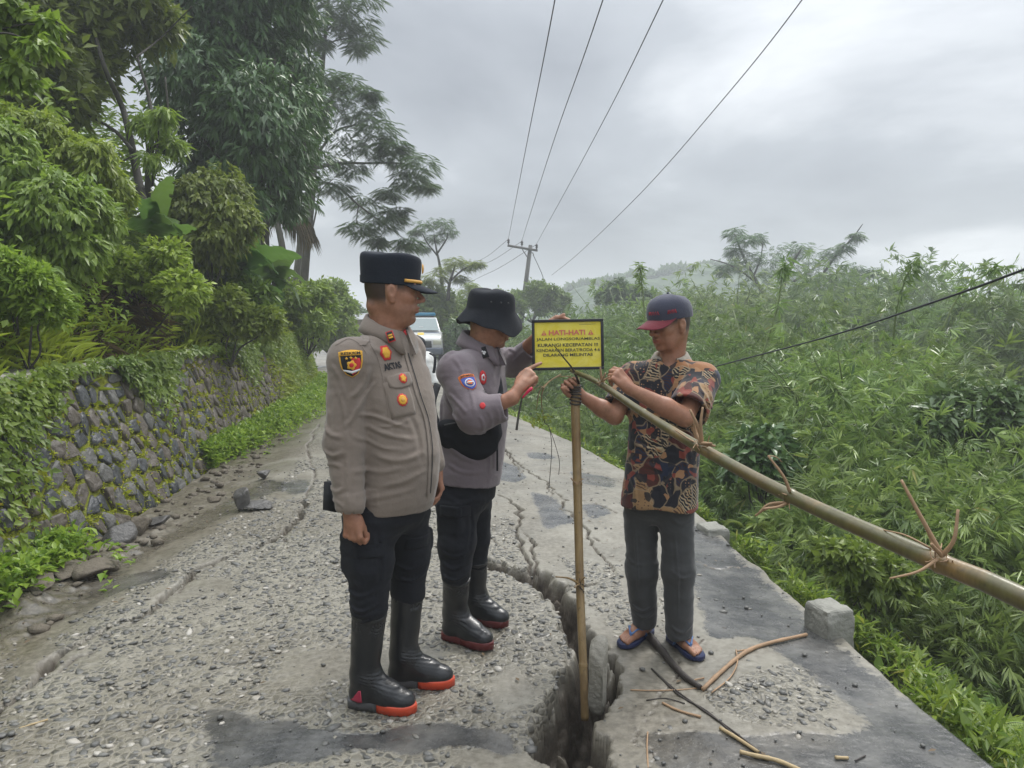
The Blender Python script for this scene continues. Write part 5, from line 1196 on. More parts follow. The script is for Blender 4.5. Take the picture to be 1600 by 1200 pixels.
def text_geo(s, size, width=None, height=None, bold=0.0, spacing=1.0):
    cu = bpy.data.curves.new('lettering', 'FONT'); cu.body = s; cu.size = size; cu.align_x = 'CENTER'; cu.align_y = 'CENTER'; cu.offset = bold; cu.resolution_u = 3; cu.space_character = spacing
    o = bpy.data.objects.new('lettering', cu); COL.objects.link(o); me = o.to_mesh(); V = np.array([v.co[:2] for v in me.vertices]); F = [tuple(p.vertices) for p in me.polygons]; o.to_mesh_clear(); bpy.data.objects.remove(o); bpy.data.curves.remove(cu)
    V = V-(V.max(0)+V.min(0))/2; w, h = V.max(0)-V.min(0)
    if width: V[:, 0] *= width/w
    if height: V[:, 1] *= height/h
    return V, F
def sewn_text(s, tree, fr, c, width, height, mat, parent, bold=0.0, lift=0.003, arc=None):
    if fr is None: return
    V, F = text_geo(s, 1.0, width, height, bold)
    if arc: V = np.stack([V[:, 0], V[:, 1]-V[:, 0]**2/arc], 1)
    W_ = lay(tree, fr, V+np.array(c), lift); me = bpy.data.meshes.new('lettering'); me.from_pydata([tuple(v) for v in W_], [], F); me.update(); put('lettering', me, mat, parent)
def star5(r, c=(0, 0)): return [(c[0]+(r if i % 2 == 0 else r*.42)*math.cos(math.pi/2+i*math.pi/5), c[1]+(r if i % 2 == 0 else r*.42)*math.sin(math.pi/2+i*math.pi/5)) for i in range(10)]

# ---- collar: a folded band round the neck with two points in front
def collar(c, R, fwd, rx, ry, h, flare, open_=0.5, pt=0.03, mat=None, parent=None, tiltf=0.02, name='collar'):
    """c neck base centre; fwd forward; band opens in front by open_ radians, tips drop by pt"""
    f = nrm(fwd*np.array((1, 1, 0))); l = nrm(np.cross((0, 0, 1), f)); n = 40; V = []; Q = []
    A = np.linspace(open_, 2*np.pi-open_, n)
    for k, a in enumerate(A):
        fr = max(0, math.cos(a)); e = np.exp(-((min(a-open_, 2*np.pi-open_-a))/0.45)**2)
        dirv = f*math.cos(a)*rx+l*math.sin(a)*ry; out = nrm(f*math.cos(a)+l*math.sin(a))
        drop = -tiltf*math.cos(a)
        base = c+dirv+np.array((0, 0, drop))
        V += [base+np.array((0, 0, -0.01)), base-out*0.004+np.array((0, 0, h*(1-0.35*fr))), base+out*0.006+np.array((0, 0, h*(1-0.35*fr)+0.002)),
              base+out*(0.012+flare*0.6)+np.array((0, 0, h*0.25-pt*e*0.5)), base+out*(0.016+flare)+f*0.012*e-np.array((0, 0, 0.012+pt*e)), base+out*(0.010+flare*0.8)-np.array((0, 0, 0.013+pt*e))]
    m = 6
    for k in range(n-1):
        for j in range(m-1): Q.append((k*m+j, k*m+j+1, (k+1)*m+j+1, (k+1)*m+j))
    Q += [(0, 1, 2, 3), (0, 3, 4, 5), tuple((n-1)*m+j for j in (3, 2, 1, 0)), tuple((n-1)*m+j for j in (5, 4, 3, 0))]
    return put(name, MB().add(V, Q=Q).mesh(name, smooth=True), mat, parent)

# ---- rubber boot
def boot(parent, heel, toe, top, rtop, sole_mat, toe_mat, heel_mat, ribs=True, hl=0.003):
    heel = np.asarray(heel, float); toe = np.asarray(toe, float); f = nrm(toe-heel); l = np.cross((0, 0, 1), f); L = np.linalg.norm(toe-heel); B = lambda a, b, c: heel+f*a*L+l*b+np.array((0, 0, c)); z0 = 0.026
    ank = B(0.24, 0, 0.135); pr = [(cone(ank, top, 0.055, rtop), 0.0), (cone(B(0.20, 0, 0.055), B(0.26, 0, 0.12), 0.046, 0.054), 0.03), (cone(B(0.18, 0, 0.052), B(0.60, 0, 0.050), 0.040, 0.043), 0.03), (cone(B(0.60, 0.0, 0.052), B(0.82, 0.0, 0.040), 0.045, 0.036), 0.03), (cone(B(0.30, 0, 0.105), B(0.62, 0, 0.062), 0.046, 0.038), 0.035),
           (ell(B(0.80, 0, 0.040), (0.055, 0.046, 0.034), rotm(f, (0, 0, 1))), 0.02)]
    lo, hi = fbounds([p for p, k in pr]); F = Field(lo, hi, 0.0052)
    for p, k in pr: F.add(p, k)
    axd = nrm(np.asarray(top)-ank)
    F.cut((lambda x, y, z: z-(z0+float(heel[2])), np.array((lo[0], lo[1], lo[2])), np.array((hi[0], hi[1], heel[2]+z0))))
    tp = np.asarray(top); F.cut((lambda x, y, z: -((x-tp[0])*axd[0]+(y-tp[1])*axd[1]+(z-tp[2])*axd[2]), tp-0.12, tp+0.12)); F.cut(cone(tp-axd*0.05, tp+axd*0.05, rtop-0.008, rtop-0.006))
    # rim band and ribs at the ankle
    def rib(x, y, z):
        h = (x-ank[0])*axd[0]+(y-ank[1])*axd[1]+(z-ank[2])*axd[2]; fr = (x-ank[0])*f[0]+(y-ank[1])*f[1]; Lt = np.linalg.norm(tp-ank)
        w = np.exp(-((h+0.0)/0.045)**2)*(0.3+0.7*(fr > 0)); return -0.0022*w*np.sin(h*520+fr*90)-0.0025*(h > Lt-0.016)-0.002*np.exp(-((h-Lt*0.5)/0.05)**2)*np.sin(fr*60+h*40)*0.6
    F.disp(rib); o, V, Q = field_obj('boot', F, M_RUBBER, parent)
    # sole: outline extruded in two lengths with lugs
    def sole(a0, a1, mt, nm, hgt, dz=0.0, wide=0.0):
        t_ = np.linspace(a0, a1, 14); hw = np.interp(t_, [-0.02, 0.0, 0.06, 0.2, 0.45, 0.7, 0.85, 0.95, 1.0, 1.03], [0.012, 0.026, 0.038, 0.041, 0.038, 0.050, 0.046, 0.034, 0.020, 0.006])+wide; m = MB(); top_ = []; bot = []
        for s in (-1, 1): pass
        Vt = np.array([B(a, w*s, z0+dz+hgt*0.0) for s in (1,) for a, w in zip(t_, hw)]+[B(a, -w, z0+dz) for a, w in zip(t_[::-1], hw[::-1])]); n = len(Vt)
        lug = 0.004*(np.arange(n) % 2)
        Vb = Vt.copy(); Vb[:, 2] = heel[2]-hl+lug; c0 = Vt.mean(0); c1 = Vb.mean(0)
        Vt2 = Vt.copy(); Vt2[:, 2] += 0.006; Vt2[:, :2] = c0[:2]+(Vt2[:, :2]-c0[:2])*0.97
        V = np.vstack([Vb, Vt, Vt2, [c1], [Vt2.mean(0)]]); Q = []; T = []
        for j in range(n):
            k = (j+1) % n; Q += [(j, k, n+k, n+j), (n+j, n+k, 2*n+k, 2*n+j)]; T += [(3*n, k, j), (3*n+1, 2*n+j, 2*n+k)]
        m.add(V, T, Q); return put(nm, m.mesh(nm), mt, o)
    sole(-0.02, 0.47, sole_mat, 'heel_sole', 0); sole(0.48, 1.03, toe_mat, 'toe_sole', 0, wide=0.002)
    # coloured counter on the heel
    tr_ = bvh(V, Q); c = heel+f*0.08*L+l*(-0.06 if True else 0)
    if heel_mat:
        for sgn in (-1, 1):
            o2 = B(0.21, 0.2*sgn, 0.06); hit, n_, _, _ = tr_.ray_cast(Vector(o2), Vector(tuple(l*-sgn)), 0.4)
            if hit is None: continue
            fr = (np.array(hit), f*(-sgn)*-1, np.array((0, 0, 1.0)), l*sgn); patch('heel_patch', tr_, fr, [(-.016, .026), (-.006, .024), (.012, -.0), (.040, -.026), (.0, -.027), (-.016, -.026)], 0.0025, heel_mat, o)
    return o
# ================================================================ OFFICER IN FRONT (peaked cap)
def seat_z(x, y): return float(HZ(x, y)[0])
UP = np.array((0, 0, 1.0))
def officer_one():
    H = nrm((0.82, -0.57, 0)); Rr = nrm(np.cross(H, UP))            # heading, own right
    neck = P(606, 524, 2.97); pel = P(604, 806, 2.92); root = thing('person', 'officer in brown-grey uniform shirt and black peaked cap standing nearest, seen from the side', 'person', (pel[0], pel[1], 0.0))
    shR, elR, wrR = P(548, 566, 2.80), P(538, 690, 2.76), P(547, 800, 2.70)
    shL, elL, wrL = P(634, 552, 3.13), P(656, 650, 3.14), P(676, 728, 3.02)
    hc = P(614, 459, 2.96); hf = nrm((0.98, 0.14, -0.03)); hd = head_prims(hc, hf, s=1.0, broad=1.04)
    # --- continuous body
    hR = hand(P(548, 803, 2.70), nrm((0.10, -0.05, -1)), nrm((-0.30, -0.95, 0.0)), 1, [(0.75, 1.2, 0.8), (0.9, 1.25, 0.8), (1.0, 1.25, 0.8), (1.05, 1.2, 0.8)], thumb=((0.95, 0.18, -0.45), 0.35), s=1.02)
    hL = hand(P(682, 733, 3.02), nrm((0.10, 0.0, -1)), nrm((0.85, 0.5, 0)), 1, [(0.25, 0.4, 0.3), (0.35, 0.5, 0.4), (0.4, 0.5, 0.4), (0.5, 0.5, 0.4)], thumb=((0.9, 0.2, -0.35), 0.3))
    core = [(cone(neck+(0, 0, -0.02), hc+hd['R']@np.array((-.03, 0, -.055)), 0.066, 0.060), 0.03), (loft(pel, neck, Rr, [(0, 0, 0, .12, .09), (.35, 0, .01, .12, .10), (.75, 0, 0, .14, .09), (.95, 0, 0, .09, .07)]), 0.03),
            (cone(neck-(0, 0, .06), shR, .05, .045), .03), (cone(neck-(0, 0, .06), shL, .05, .045), .03), (cone(shR, elR, .042, .034), .02), (cone(elR, wrR, .034, .026), .01), (cone(shL, elL, .042, .034), .02), (cone(elL, P(681, 733, 3.02), .034, .025), .01),
            (cone(P(582, 800, 2.84), P(578, 900, 2.8), .06, .045), .03), (cone(P(578, 900, 2.8), P(577, 990, 2.81), .04, .03), .02), (cone(P(632, 800, 3.0), P(638, 890, 3.02), .06, .045), .03), (cone(P(638, 890, 3.02), P(636, 950, 3.02), .04, .03), .02)]
    al = [p for p, k in core]+hand_prims(hR)+hand_prims(hL)+[p for p, k in hd['A']]; lo, hi = fbounds(al); F = Field(lo, hi, 0.0043)
    add_head(F, hd)
    for p, k in core: F.add(p, k)
    # soft folds at the nape and under the chin
    F.add(cone(hc+hd['R']@np.array((-.075, -.03, -.05)), hc+hd['R']@np.array((-.075, .03, -.05)), .022, .022), .02); F.add(ell(hc+hd['R']@np.array((.025, 0, -.105)), (.045, .045, .02), hd['R']), .025)
    add_hand(F, hR); add_hand(F, hL)
    field_obj('body', F, M_SKIN1, root, tint=lambda V: head_tint(V, hd, beard=0.25)); eyes(hd, root)
    # --- shirt
    st = [(.042, .005, .020, .172, .140), (.08, .005, .024, .172, .150), (.22, 0, .036, .170, .160), (.36, 0, .040, .172, .160), (.5, 0, .030, .178, .150), (.66, 0, .020, .186, .138), (.8, 0, .006, .186, .118), (.9, 0, -.004, .150, .095), (.97, 0, -.004, .10, .08), (1.02, 0, 0, .07, .066)]
    sh = [(loft(pel, neck, Rr, st), 0), (cone(neck-(0, 0, .055), shR+(0, 0, .01), .062, .070), .05), (cone(neck-(0, 0, .055), shL+(0, 0, .01), .062, .068), .05),
          (cone(shR, elR, .078, .071), .045), (cone(elR, wrR+(0, 0, .02), .070, .050), .03), (cone(shL, elL, .068, .062), .04), (cone(elL, wrL+(0, 0, .012), .060, .048), .03)]
    lo, hi = fbounds([p for p, k in sh]); F = Field(lo, hi, 0.0052)
    for p, k in sh[3:]: F.add(p, k)
    F.cut(cone(wrR-(0, 0, .10), wrR+(0, 0, .028), .045, .040)); F.cut((lambda x, y, z: z-(float(wrR[2])+0.0), wrR-(.09, .09, .12), np.array((wrR[0]+.09, wrR[1]+.09, wrR[2]))))
    F.add(sh[0][0], .018); F.add(sh[1][0], .05); F.add(sh[2][0], .05)
    F.cut(cone(neck+(0, 0, -.01), neck+(0, 0, .12), .064, .07), .01)
    W_ = wrinkles([([(566, 640), (600, 648), (650, 668)], .010, .0053), ([(572, 655), (610, 672), (655, 684)], .012, .0055), ([(560, 668), (600, 690), (640, 696)], .010, .004), ([(585, 700), (630, 712), (668, 702)], .014, .005), ([(560, 720), (600, 728), (640, 722)], .013, .004),
        ([(600, 750), (640, 742), (670, 730)], .014, .004), ([(556, 620), (575, 600), (585, 570)], .012, .006), ([(566, 640), (580, 612), (592, 590)], .011, .005), ([(552, 660), (566, 640), (575, 620)], .012, .006), ([(575, 770), (620, 762), (660, 755)], .014, .003),
        ([(556, 690), (560, 740), (562, 775)], .010, .005), ([(540, 600), (552, 640), (556, 690)], .010, .005), ([(512, 650), (530, 668), (552, 672)], .012, .005), ([(512, 690), (535, 700), (556, 692)], .012, .006), ([(515, 720), (535, 712), (552, 716)], .010, .0053), ([(520, 742), (540, 752), (556, 744)], .010, .0053),
        ([(520, 770), (540, 765), (556, 772)], .009, .004), ([(525, 560), (545, 590), (550, 620)], .012, .004), ([(515, 600), (525, 640), (522, 680)], .012, .004), ([(640, 640), (655, 680), (660, 720)], .010, -.004), ([(590, 660), (620, 660), (650, 650)], .008, .003), ([(575, 530), (590, 545), (612, 556)], .010, .003)], 2.85)
    F.disp(W_); F.disp(cloth_noise(8, 8, 12, 0.0032, 3)); F.disp(cloth_noise(26, 26, 34, 0.0022, 7))
    cz = float(wrR[2]); F.disp(lambda x, y, z: -0.003*((z < cz+0.075) & (z > cz+0.008)) , wrR-(.09, .09, .02), wrR+(.09, .09, .09))
    so, V, Q = field_obj('shirt', F, M_SHIRT1, root); T = bvh(V, Q)
    collar(neck+np.array((0, 0, .016)), None, H, .076, .080, .042, .020, 0.24, .050, M_SHIRT1, so, tiltf=.026)
    # front edge, dark zip line, pockets, flaps, patches
    def path_strip(pts, w, mt, nm, lift=.003):
        q = catmull([np.array(p, float) for p in pts], 6); vs = []
        for i, p in enumerate(q):
            fr = frame_at(T, p)
            if fr is None: continue
            vs.append(np.array([fr[0]+fr[3]*lift-fr[1]*w/2, fr[0]+fr[3]*(lift+.0015), fr[0]+fr[3]*lift+fr[1]*w/2]))
        if len(vs) < 3: return
        vs = np.array(vs); ix = np.arange(len(vs)*3).reshape(-1, 3); Q_ = [(ix[i, j], ix[i+1, j], ix[i+1, j+1], ix[i, j+1]) for i in range(len(vs)-1) for j in (0, 1)]
        put(nm, MB().add(vs.reshape(-1, 3), Q=Q_).mesh(nm, smooth=True), mt, so)
    path_strip([(632, 548), (642, 585), (652, 620), (664, 655), (670, 700), (670, 740), (668, 775)], .016, M_SHIRT1, 'placket')
    path_strip([(636, 552), (647, 588), (657, 622), (668, 656), (674, 700), (673, 740), (671, 770)], .006, M_BLK, 'zip', .0053)
    path_strip([(578, 538), (590, 560), (600, 600), (606, 640), (606, 650)], .004, M_SHIRT1, 'seam', .0015); path_strip([(524, 540), (545, 530), (562, 538), (572, 552)], .006, M_SHIRT1, 'seam', .0015)
    path_strip([(545, 505), (560, 515), (572, 530), (566, 540)], .030, M_SHIRT1, 'epaulette', .003)
    fr = frame_at(T, (626, 622), tilt=0.12)
    pk = patch('pocket', T, fr, rect(.105, .135, n=5), .0035, M_SHIRT1, so, 5); fr = frame_at(T, (625, 594), tilt=0.12)
    patch('pocket_flap', T, fr, [(-.055, .024), (0, .026), (.055, .024), (.055, -.012), (.04, -.028), (0, -.031), (-.03, -.028), (-.055, -.018)], .0065, M_SHIRT1, so, 4)
    patch('flame_badge', T, frame_at(T, (603, 551), tilt=.1), circ(.024, 24, .029, .10, 6), .0035, M_RED, so, 3); patch('flame_badge_centre', T, frame_at(T, (603, 551), tilt=.1), circ(.017, 20, .021, .09, 6), .0055, M_YEL, so, 3)
    sewn_text('AKTAS', T, frame_at(T, (613, 572), tilt=.12), (0, 0), .078, .027, M_BLK, so, .05)
    f2 = frame_at(T, (628, 592), tilt=.1); patch('round_badge', T, f2, circ(.018, 24, .019, .06, 8), .0085, M_RED, so, 3); patch('round_badge_centre', T, f2, circ(.011, 20, .013, .2, 5), .0100, M_YEL, so, 3)
    f2 = frame_at(T, (628, 625), tilt=.1); patch('sun_badge', T, f2, circ(.0215, 30, .0235, .05, 10), .0055, M_RED, so, 3); patch('sun_badge_centre', T, f2, circ(.0165, 30, .018, .07, 10), .0072, M_YEL, so, 3); patch('sun_badge_ring', T, f2, circ(.008, 16), .0085, M_GOLD, so, 2)
    f2 = frame_at(T, (647, 539), tilt=.3); patch('chest_badge', T, f2, circ(.020, 20, .022, .08, 6), .004, M_RED, so, 3); patch('chest_badge_centre', T, f2, circ(.014, 20, .016, .1, 6), .006, M_YEL, so, 3)
    f2 = frame_at(T, (636, 524), tilt=.5); patch('rank_ribbon', T, f2, rect(.014, .045), .006, M_RED, so, 2)
    # shoulder shield
    f2 = frame_at(T, (549, 568), tilt=.05)
    patch('sleeve_shield', T, f2, shield(.084, .100), .0035, M_YEL, so, 4); patch('shield_field', T, f2, [(a*.86, b*.84-.004) for a, b in shield(.084, .100)], .005, M_BLK, so, 4)
    rh = [(a*.86, b*.84-.004) for a, b in shield(.084, .092) if a >= -1e-6]; rh = [(0, .020), (.030, .018), (.034, .0), (.028, -.018), (.014, -.034), (0, -.042)]; patch('shield_red_half', T, f2, rh, .0065, M_RED, so, 3)
    patch('shield_band', T, f2, rect(.080, .015, (0, .036), 4), .0062, M_YEL, so, 2); sewn_text('RESKRIM', T, f2, (0, .0365), .068, .010, M_BLK, so, .02, lift=.0078)
    patch('shield_star', T, f2, circ(.016, 20, .016, .16, 5, (0, -.006)), .008, M_YEL, so, 2); patch('shield_star_centre', T, f2, circ(.008, 14, c=(0, -.006)), .0092, M_RED, so, 2)
    for a in (-.016, 0, .016): patch('small_star', T, f2, star5(.0065, (a, .020-abs(a)*.1)), .0085, M_YEL, so, 1)
    patch('shield_ribbon', T, f2, [(-.030, -.020), (0, -.030), (.030, -.020), (.028, -.026), (0, -.036), (-.028, -.026)], .0088, M_WHT, so, 1)
    # collar tab
    ct = neck+H*.074+Rr*.058+np.array((0, 0, -.012)); n_ = nrm(H*.55+Rr*.75+UP*.42); u_ = nrm(np.cross(UP, n_)); v_ = np.cross(n_, u_); R_ = np.stack([u_, v_, n_], 1); tl = math.radians(20); R_ = R_@np.array([[math.cos(tl), -math.sin(tl), 0], [math.sin(tl), math.cos(tl), 0], [0, 0, 1]])
    c = ct+n_*.026
    for nm, hx, hy, k, mt in (('collar_tab', .0135, .022, .0, M_RED), ('collar_tab_field', .0105, .0185, .0015, M_BLK)):
        put(nm, MB().box(c+n_*k, (hx, hy, .0015), R_).mesh(nm), mt, so)
    for dy in (-.006, .004): put('rank_bar', MB().box(c+n_*.004+R_[:, 1]*dy, (.0085, .0032, .0015), R_).mesh('rank_bar'), M_YEL, so)
    # --- trousers
    g1, g2 = P(574, 905, 2.80), P(640, 892, 3.02)
    tr = [(loft(P(604, 828, 2.92), P(604, 772, 2.92), Rr, [(0, 0, .004, .11, .08), (.35, 0, .010, .160, .125), (1, 0, .015, .158, .135)]), 0), (cone(P(577, 812, 2.83), P(578, 880, 2.81), .096, .086), .05), (cone(P(578, 880, 2.81), P(577, 945, 2.80), .082, .070), .03), (cone(P(634, 812, 3.0), P(638, 870, 3.02), .092, .082), .05), (cone(P(638, 870, 3.02), P(637, 925, 3.02), .078, .068), .03)]
    lo, hi = fbounds([p for p, k in tr]); F = Field(lo, hi, 0.0053)
    for p, k in tr: F.add(p, k)
    for q, hh in ((P(557, 862, 2.80), .075), (P(655, 842, 3.06), .045)): F.add(rbox(q, (.045, .045, hh), rotm(H, UP), .02), .03)
    F.disp(wrinkles([([(545, 940), (570, 950), (602, 940)], .010, .008), ([(545, 920), (575, 930), (605, 918)], .010, .006), ([(548, 900), (575, 908), (605, 896)], .011, .005), ([(612, 905), (640, 914), (665, 902)], .010, .006), ([(612, 885), (640, 895), (668, 884)], .010, .005), ([(600, 810), (606, 860), (604, 890)], .010, -.006), ([(560, 830), (590, 845), (612, 838)], .012, .004)], 2.9)); F.disp(cloth_noise(11, 11, 18, .006, 4)); F.disp(cloth_noise(26, 26, 40, .002, 14))
    to, V, Q = field_obj('trousers', F, M_BLACKC, root); T2 = bvh(V, Q)
    for px in ((575, 862), (655, 848)): patch('cargo_flap', T2, frame_at(T2, px), rect(.11, .05, n=4), .004, M_BLACKC, to, 3)
    put('belt_buckle', MB().box(P(634, 784, 2.80), (.018, .003, .012)).mesh('belt_buckle'), simple('dark_metal', (.05, .05, .05), .35, metal=.8), to)
    # pouch on the hip behind the arm
    put('hip_pouch', MB().box(P(524, 775, 2.95), (.035, .03, .055), rotm(H, nrm((.15, 0, 1)))).mesh('hip_pouch'), M_BLACKC, root)
    # --- boots
    a, b = G(560, 1100), G(640, 1110); a[2] = seat_z(a[0], a[1])+.004; b[2] = a[2]; boot(root, a-nrm(b-a)*.035, b+nrm(b-a)*.02, P(577, 956, 2.81), .066, M_GREYSOLE, M_REDSOLE, M_PINK)
    a, b = G(618, 1068), G(700, 1068); a[2] = seat_z(a[0], a[1])+.004; b[2] = a[2]; boot(root, a-nrm(b-a)*.03, b+nrm(b-a)*.02, P(637, 922, 3.02), .066, M_GREYSOLE, M_REDSOLE, None)
    # --- peaked cap
    R = hd['R']; c = hc; n = 44; rings = []; Tq = lambda x, y, z: c+R@np.array((x, y, z))
    tiltz = lambda x: 0.018*x/0.1
    prof = [(.0, .97, .034), (.002, 1.005, .038), (.004, 1.02, .062), (.004, 1.035, .085), (.004, 1.05, .115), (.004, 1.055, .134), (.004, 1.035, .146), (.004, .985, .153), (.0, .90, .1565), (.0, .7, .157), (0, .35, .158)]
    V = []
    for x0, k, z in prof:
        for a in np.linspace(0, 2*np.pi, n, endpoint=False): V.append(Tq(-.010+math.cos(a)*.111*k, math.sin(a)*.088*k, z*.95-.10*math.cos(a)*.108*(.45 if z < .1 else .35)+ .004*math.sin(3*a+z*30)*(z > .08)))
    m = len(prof); Qd = [(i*n+j, i*n+(j+1) % n, (i+1)*n+(j+1) % n, (i+1)*n+j) for i in range(m-1) for j in range(n)]; V.append(Tq(-.01, 0, .150)); Td = [((m-1)*n+j, (m-1)*n+(j+1) % n, m*n) for j in range(n)]
    cap = put('peaked_cap', MB().add(V, Td, Qd).mesh('peaked_cap', smooth=True), M_NAVYCAP, root)
    put('cap_band', MB().add([Tq(-.010+math.cos(a)*.112*k, math.sin(a)*.089*k, z-.10*math.cos(a)*.108*.45) for k, z in ((1.03, .036), (1.035, .062)) for a in np.linspace(0, 2*np.pi, n, endpoint=False)], Q=[(j, (j+1) % n, n+(j+1) % n, n+j) for j in range(n)]).mesh('cap_band', smooth=True), M_NAVYCAP, cap)
    V = []; A = np.linspace(-1.12, 1.12, 25)
    for lz in (0, .004):
        for k in np.linspace(0, 1, 8):
            for a in A:
                e = math.cos(a/1.12*math.pi/2)**.55; V.append(Tq(-.010+math.cos(a)*.112+k*.070*e, math.sin(a)*.089*(1+.04*k), .040-.055*math.cos(a)*.108*.45-.026*k*e-.034*k*k*(math.sin(a)**2)*e+.0-lz+(.010*(1-k)*0)))
    ix = np.arange(400).reshape(2, 8, 25); Qd = []
    for i in range(7):
        for j in range(24): Qd += [(ix[0, i, j], ix[0, i+1, j], ix[0, i+1, j+1], ix[0, i, j+1]), (ix[1, i, j], ix[1, i, j+1], ix[1, i+1, j+1], ix[1, i+1, j])]
    for j in range(24): Qd.append((ix[0, 7, j], ix[1, 7, j], ix[1, 7, j+1], ix[0, 7, j+1]))
    put('peak', MB().add(V, Q=Qd).mesh('peak', smooth=True), M_NAVYCAP, cap)
    q = [Tq(-.010+math.cos(a)*.1170, math.sin(a)*.0935, .051-.10*math.cos(a)*.108*.45) for a in np.linspace(-1.1, 1.1, 22)]; put('gold_strap', MB().tube(q, .0045, 6, squash=(1, 1.5)).mesh('gold_strap', smooth=True), M_GOLD, cap)
    put('cap_emblem', MB().add([Tq(.1080+dx, .016*math.cos(a)*s_, .098+.020*math.sin(a)*s_) for dx, s_ in ((.0, 1), (.006, .8), (.008, 0.01)) for a in np.linspace(0, 2*np.pi, 14, endpoint=False)], Q=[(i*14+j, i*14+(j+1) % 14, (i+1)*14+(j+1) % 14, (i+1)*14+j) for i in range(2) for j in range(14)]).mesh('cap_emblem', smooth=True), M_GOLD, cap)
officer_one()
# ================================================================ SECOND OFFICER (bucket hat), leaning to hold the sign
def strip_on(T, pts, w, mt, nm, par, lift=.003):
    q = catmull([np.array(p, float) for p in pts], 6); vs = []
    for p in q:
        fr = frame_at(T, p)
        if fr is None: continue
        vs.append(np.array([fr[0]+fr[3]*lift-fr[1]*w/2, fr[0]+fr[3]*(lift+.0015), fr[0]+fr[3]*lift+fr[1]*w/2]))
    if len(vs) < 3: return
    vs = np.array(vs); ix = np.arange(len(vs)*3).reshape(-1, 3); Q_ = [(ix[i, j], ix[i+1, j], ix[i+1, j+1], ix[i, j+1]) for i in range(len(vs)-1) for j in (0, 1)]
    put(nm, MB().add(vs.reshape(-1, 3), Q=Q_).mesh(nm, smooth=True), mt, par)
def officer_two():
    H = nrm((0.90, -0.43, 0)); Rr = nrm(np.cross(H, UP)); neck = P(750, 545, 3.50); pel = P(728, 772, 3.47)
    root = thing('person', 'officer in mauve-grey uniform and black bucket hat holding up the yellow sign', 'person', (pel[0], pel[1], 0))
    shR, elR, cuR, wrR = P(713, 582, 3.33), P(742, 648, 3.20), P(788, 636, 3.18), P(812, 606, 3.22)
    shL, elL, cuL, wrL = P(775, 566, 3.66), P(800, 568, 3.72), P(830, 545, 3.62), P(846, 520, 3.52)
    hc = P(768, 501, 3.49); hf = nrm((0.86, 0.40, -0.24)); hd = head_prims(hc, hf, s=1.0)
    hR = hand(wrR, nrm(P(832, 583, 3.26)-wrR), nrm((-0.25, -0.9, 0.35)), 1, [(0.05, 0.10, 0.08), (1.15, 1.3, 0.8), (1.3, 1.3, 0.8), (1.35, 1.3, 0.8)], spread=(-0.35, 0.0, 0.0, 0.0), thumb=((0.75, 0.55, -0.5), 0.35), s=1.02)
    hL = hand(P(848, 512, 3.505), nrm((0.8, -0.20, 0.42)), nrm((-0.3, 0.35, 0.9)), -1, [(0.55, 0.30, 0.1), (0.95, 0.9, 0.5), (1.0, 0.9, 0.5), (1.1, 0.9, 0.5)], thumb=((0.97, 0.10, .05), 0.0))
    core = [(cone(neck+(0, 0, -.02), hc+hd['R']@np.array((-.03, 0, -.05)), .062, .056), .03), (loft(pel, neck, Rr, [(0, 0, 0, .11, .08), (.6, 0, 0, .12, .09), (.95, 0, 0, .08, .06)]), .03), (cone(neck-(0, 0, .06), shR, .045, .04), .03), (cone(neck-(0, 0, .06), shL, .045, .04), .03),
            (cone(shR, elR, .04, .034), .02), (cone(elR, P(800, 622, 3.20), .038, .030), .012), (cone(P(800, 622, 3.20), wrR, .030, .024), .012), (cone(shL, elL, .04, .034), .02), (cone(elL, wrL, .036, .026), .012), (cone(wrL, P(850, 513, 3.50), .024, .022), .01),
            (cone(P(714, 780, 3.4), P(714, 850, 3.36), .06, .045), .03), (cone(P(714, 850, 3.36), P(714, 905, 3.37), .04, .025), .02), (cone(P(742, 780, 3.58), P(742, 840, 3.6), .06, .045), .03), (cone(P(742, 840, 3.6), P(744, 905, 3.6), .04, .03), .02)]
    lo, hi = fbounds([p for p, k in core]+hand_prims(hR)+hand_prims(hL)+[p for p, k in hd['A']]); F = Field(lo, hi, 0.0043); add_head(F, hd)
    for p, k in core: F.add(p, k)
    add_hand(F, hR); add_hand(F, hL); field_obj('body', F, M_SKIN2, root, tint=lambda V: head_tint(V, hd, beard=.15)); eyes(hd, root)
    # shirt
    st = [(.085, 0, .0, .165, .140), (.12, 0, .0, .165, .142), (.3, 0, .004, .165, .142), (.5, 0, .006, .172, .140), (.7, 0, .0, .182, .130), (.85, 0, -.008, .175, .108), (.94, 0, -.006, .12, .085), (1.0, 0, 0, .075, .068)]
    sh = [(loft(pel, neck, Rr, st), 0), (cone(neck-(0, 0, .05), shR+(0, 0, .01), .064, .070), .05), (cone(neck-(0, 0, .05), shL+(0, 0, .01), .064, .062), .05), (cone(shR, elR, .078, .078), .05), (cone(elR, cuR, .076, .058), .03), (cone(shL, elL, .066, .062), .04), (cone(elL, cuL, .060, .052), .03)]
    lo, hi = fbounds([p for p, k in sh]); F = Field(lo, hi, .0053)
    for p, k in sh[3:5]: F.add(p, k)
    ad = nrm(cuR-elR); F.cut((lambda x, y, z: -((x-cuR[0])*ad[0]+(y-cuR[1])*ad[1]+(z-cuR[2])*ad[2]), cuR-.11, cuR+.11)); F.cut(cone(cuR-ad*.05, cuR+ad*.05, .045, .048))
    for p, k in sh[5:]: F.add(p, k)
    al = nrm(cuL-elL); F.cut((lambda x, y, z: -((x-cuL[0])*al[0]+(y-cuL[1])*al[1]+(z-cuL[2])*al[2]), cuL-.10, cuL+.10)); F.cut(cone(cuL-al*.04, cuL+al*.05, .040, .042))
    F.add(sh[0][0], .02); F.add(sh[1][0], .05); F.add(sh[2][0], .05)
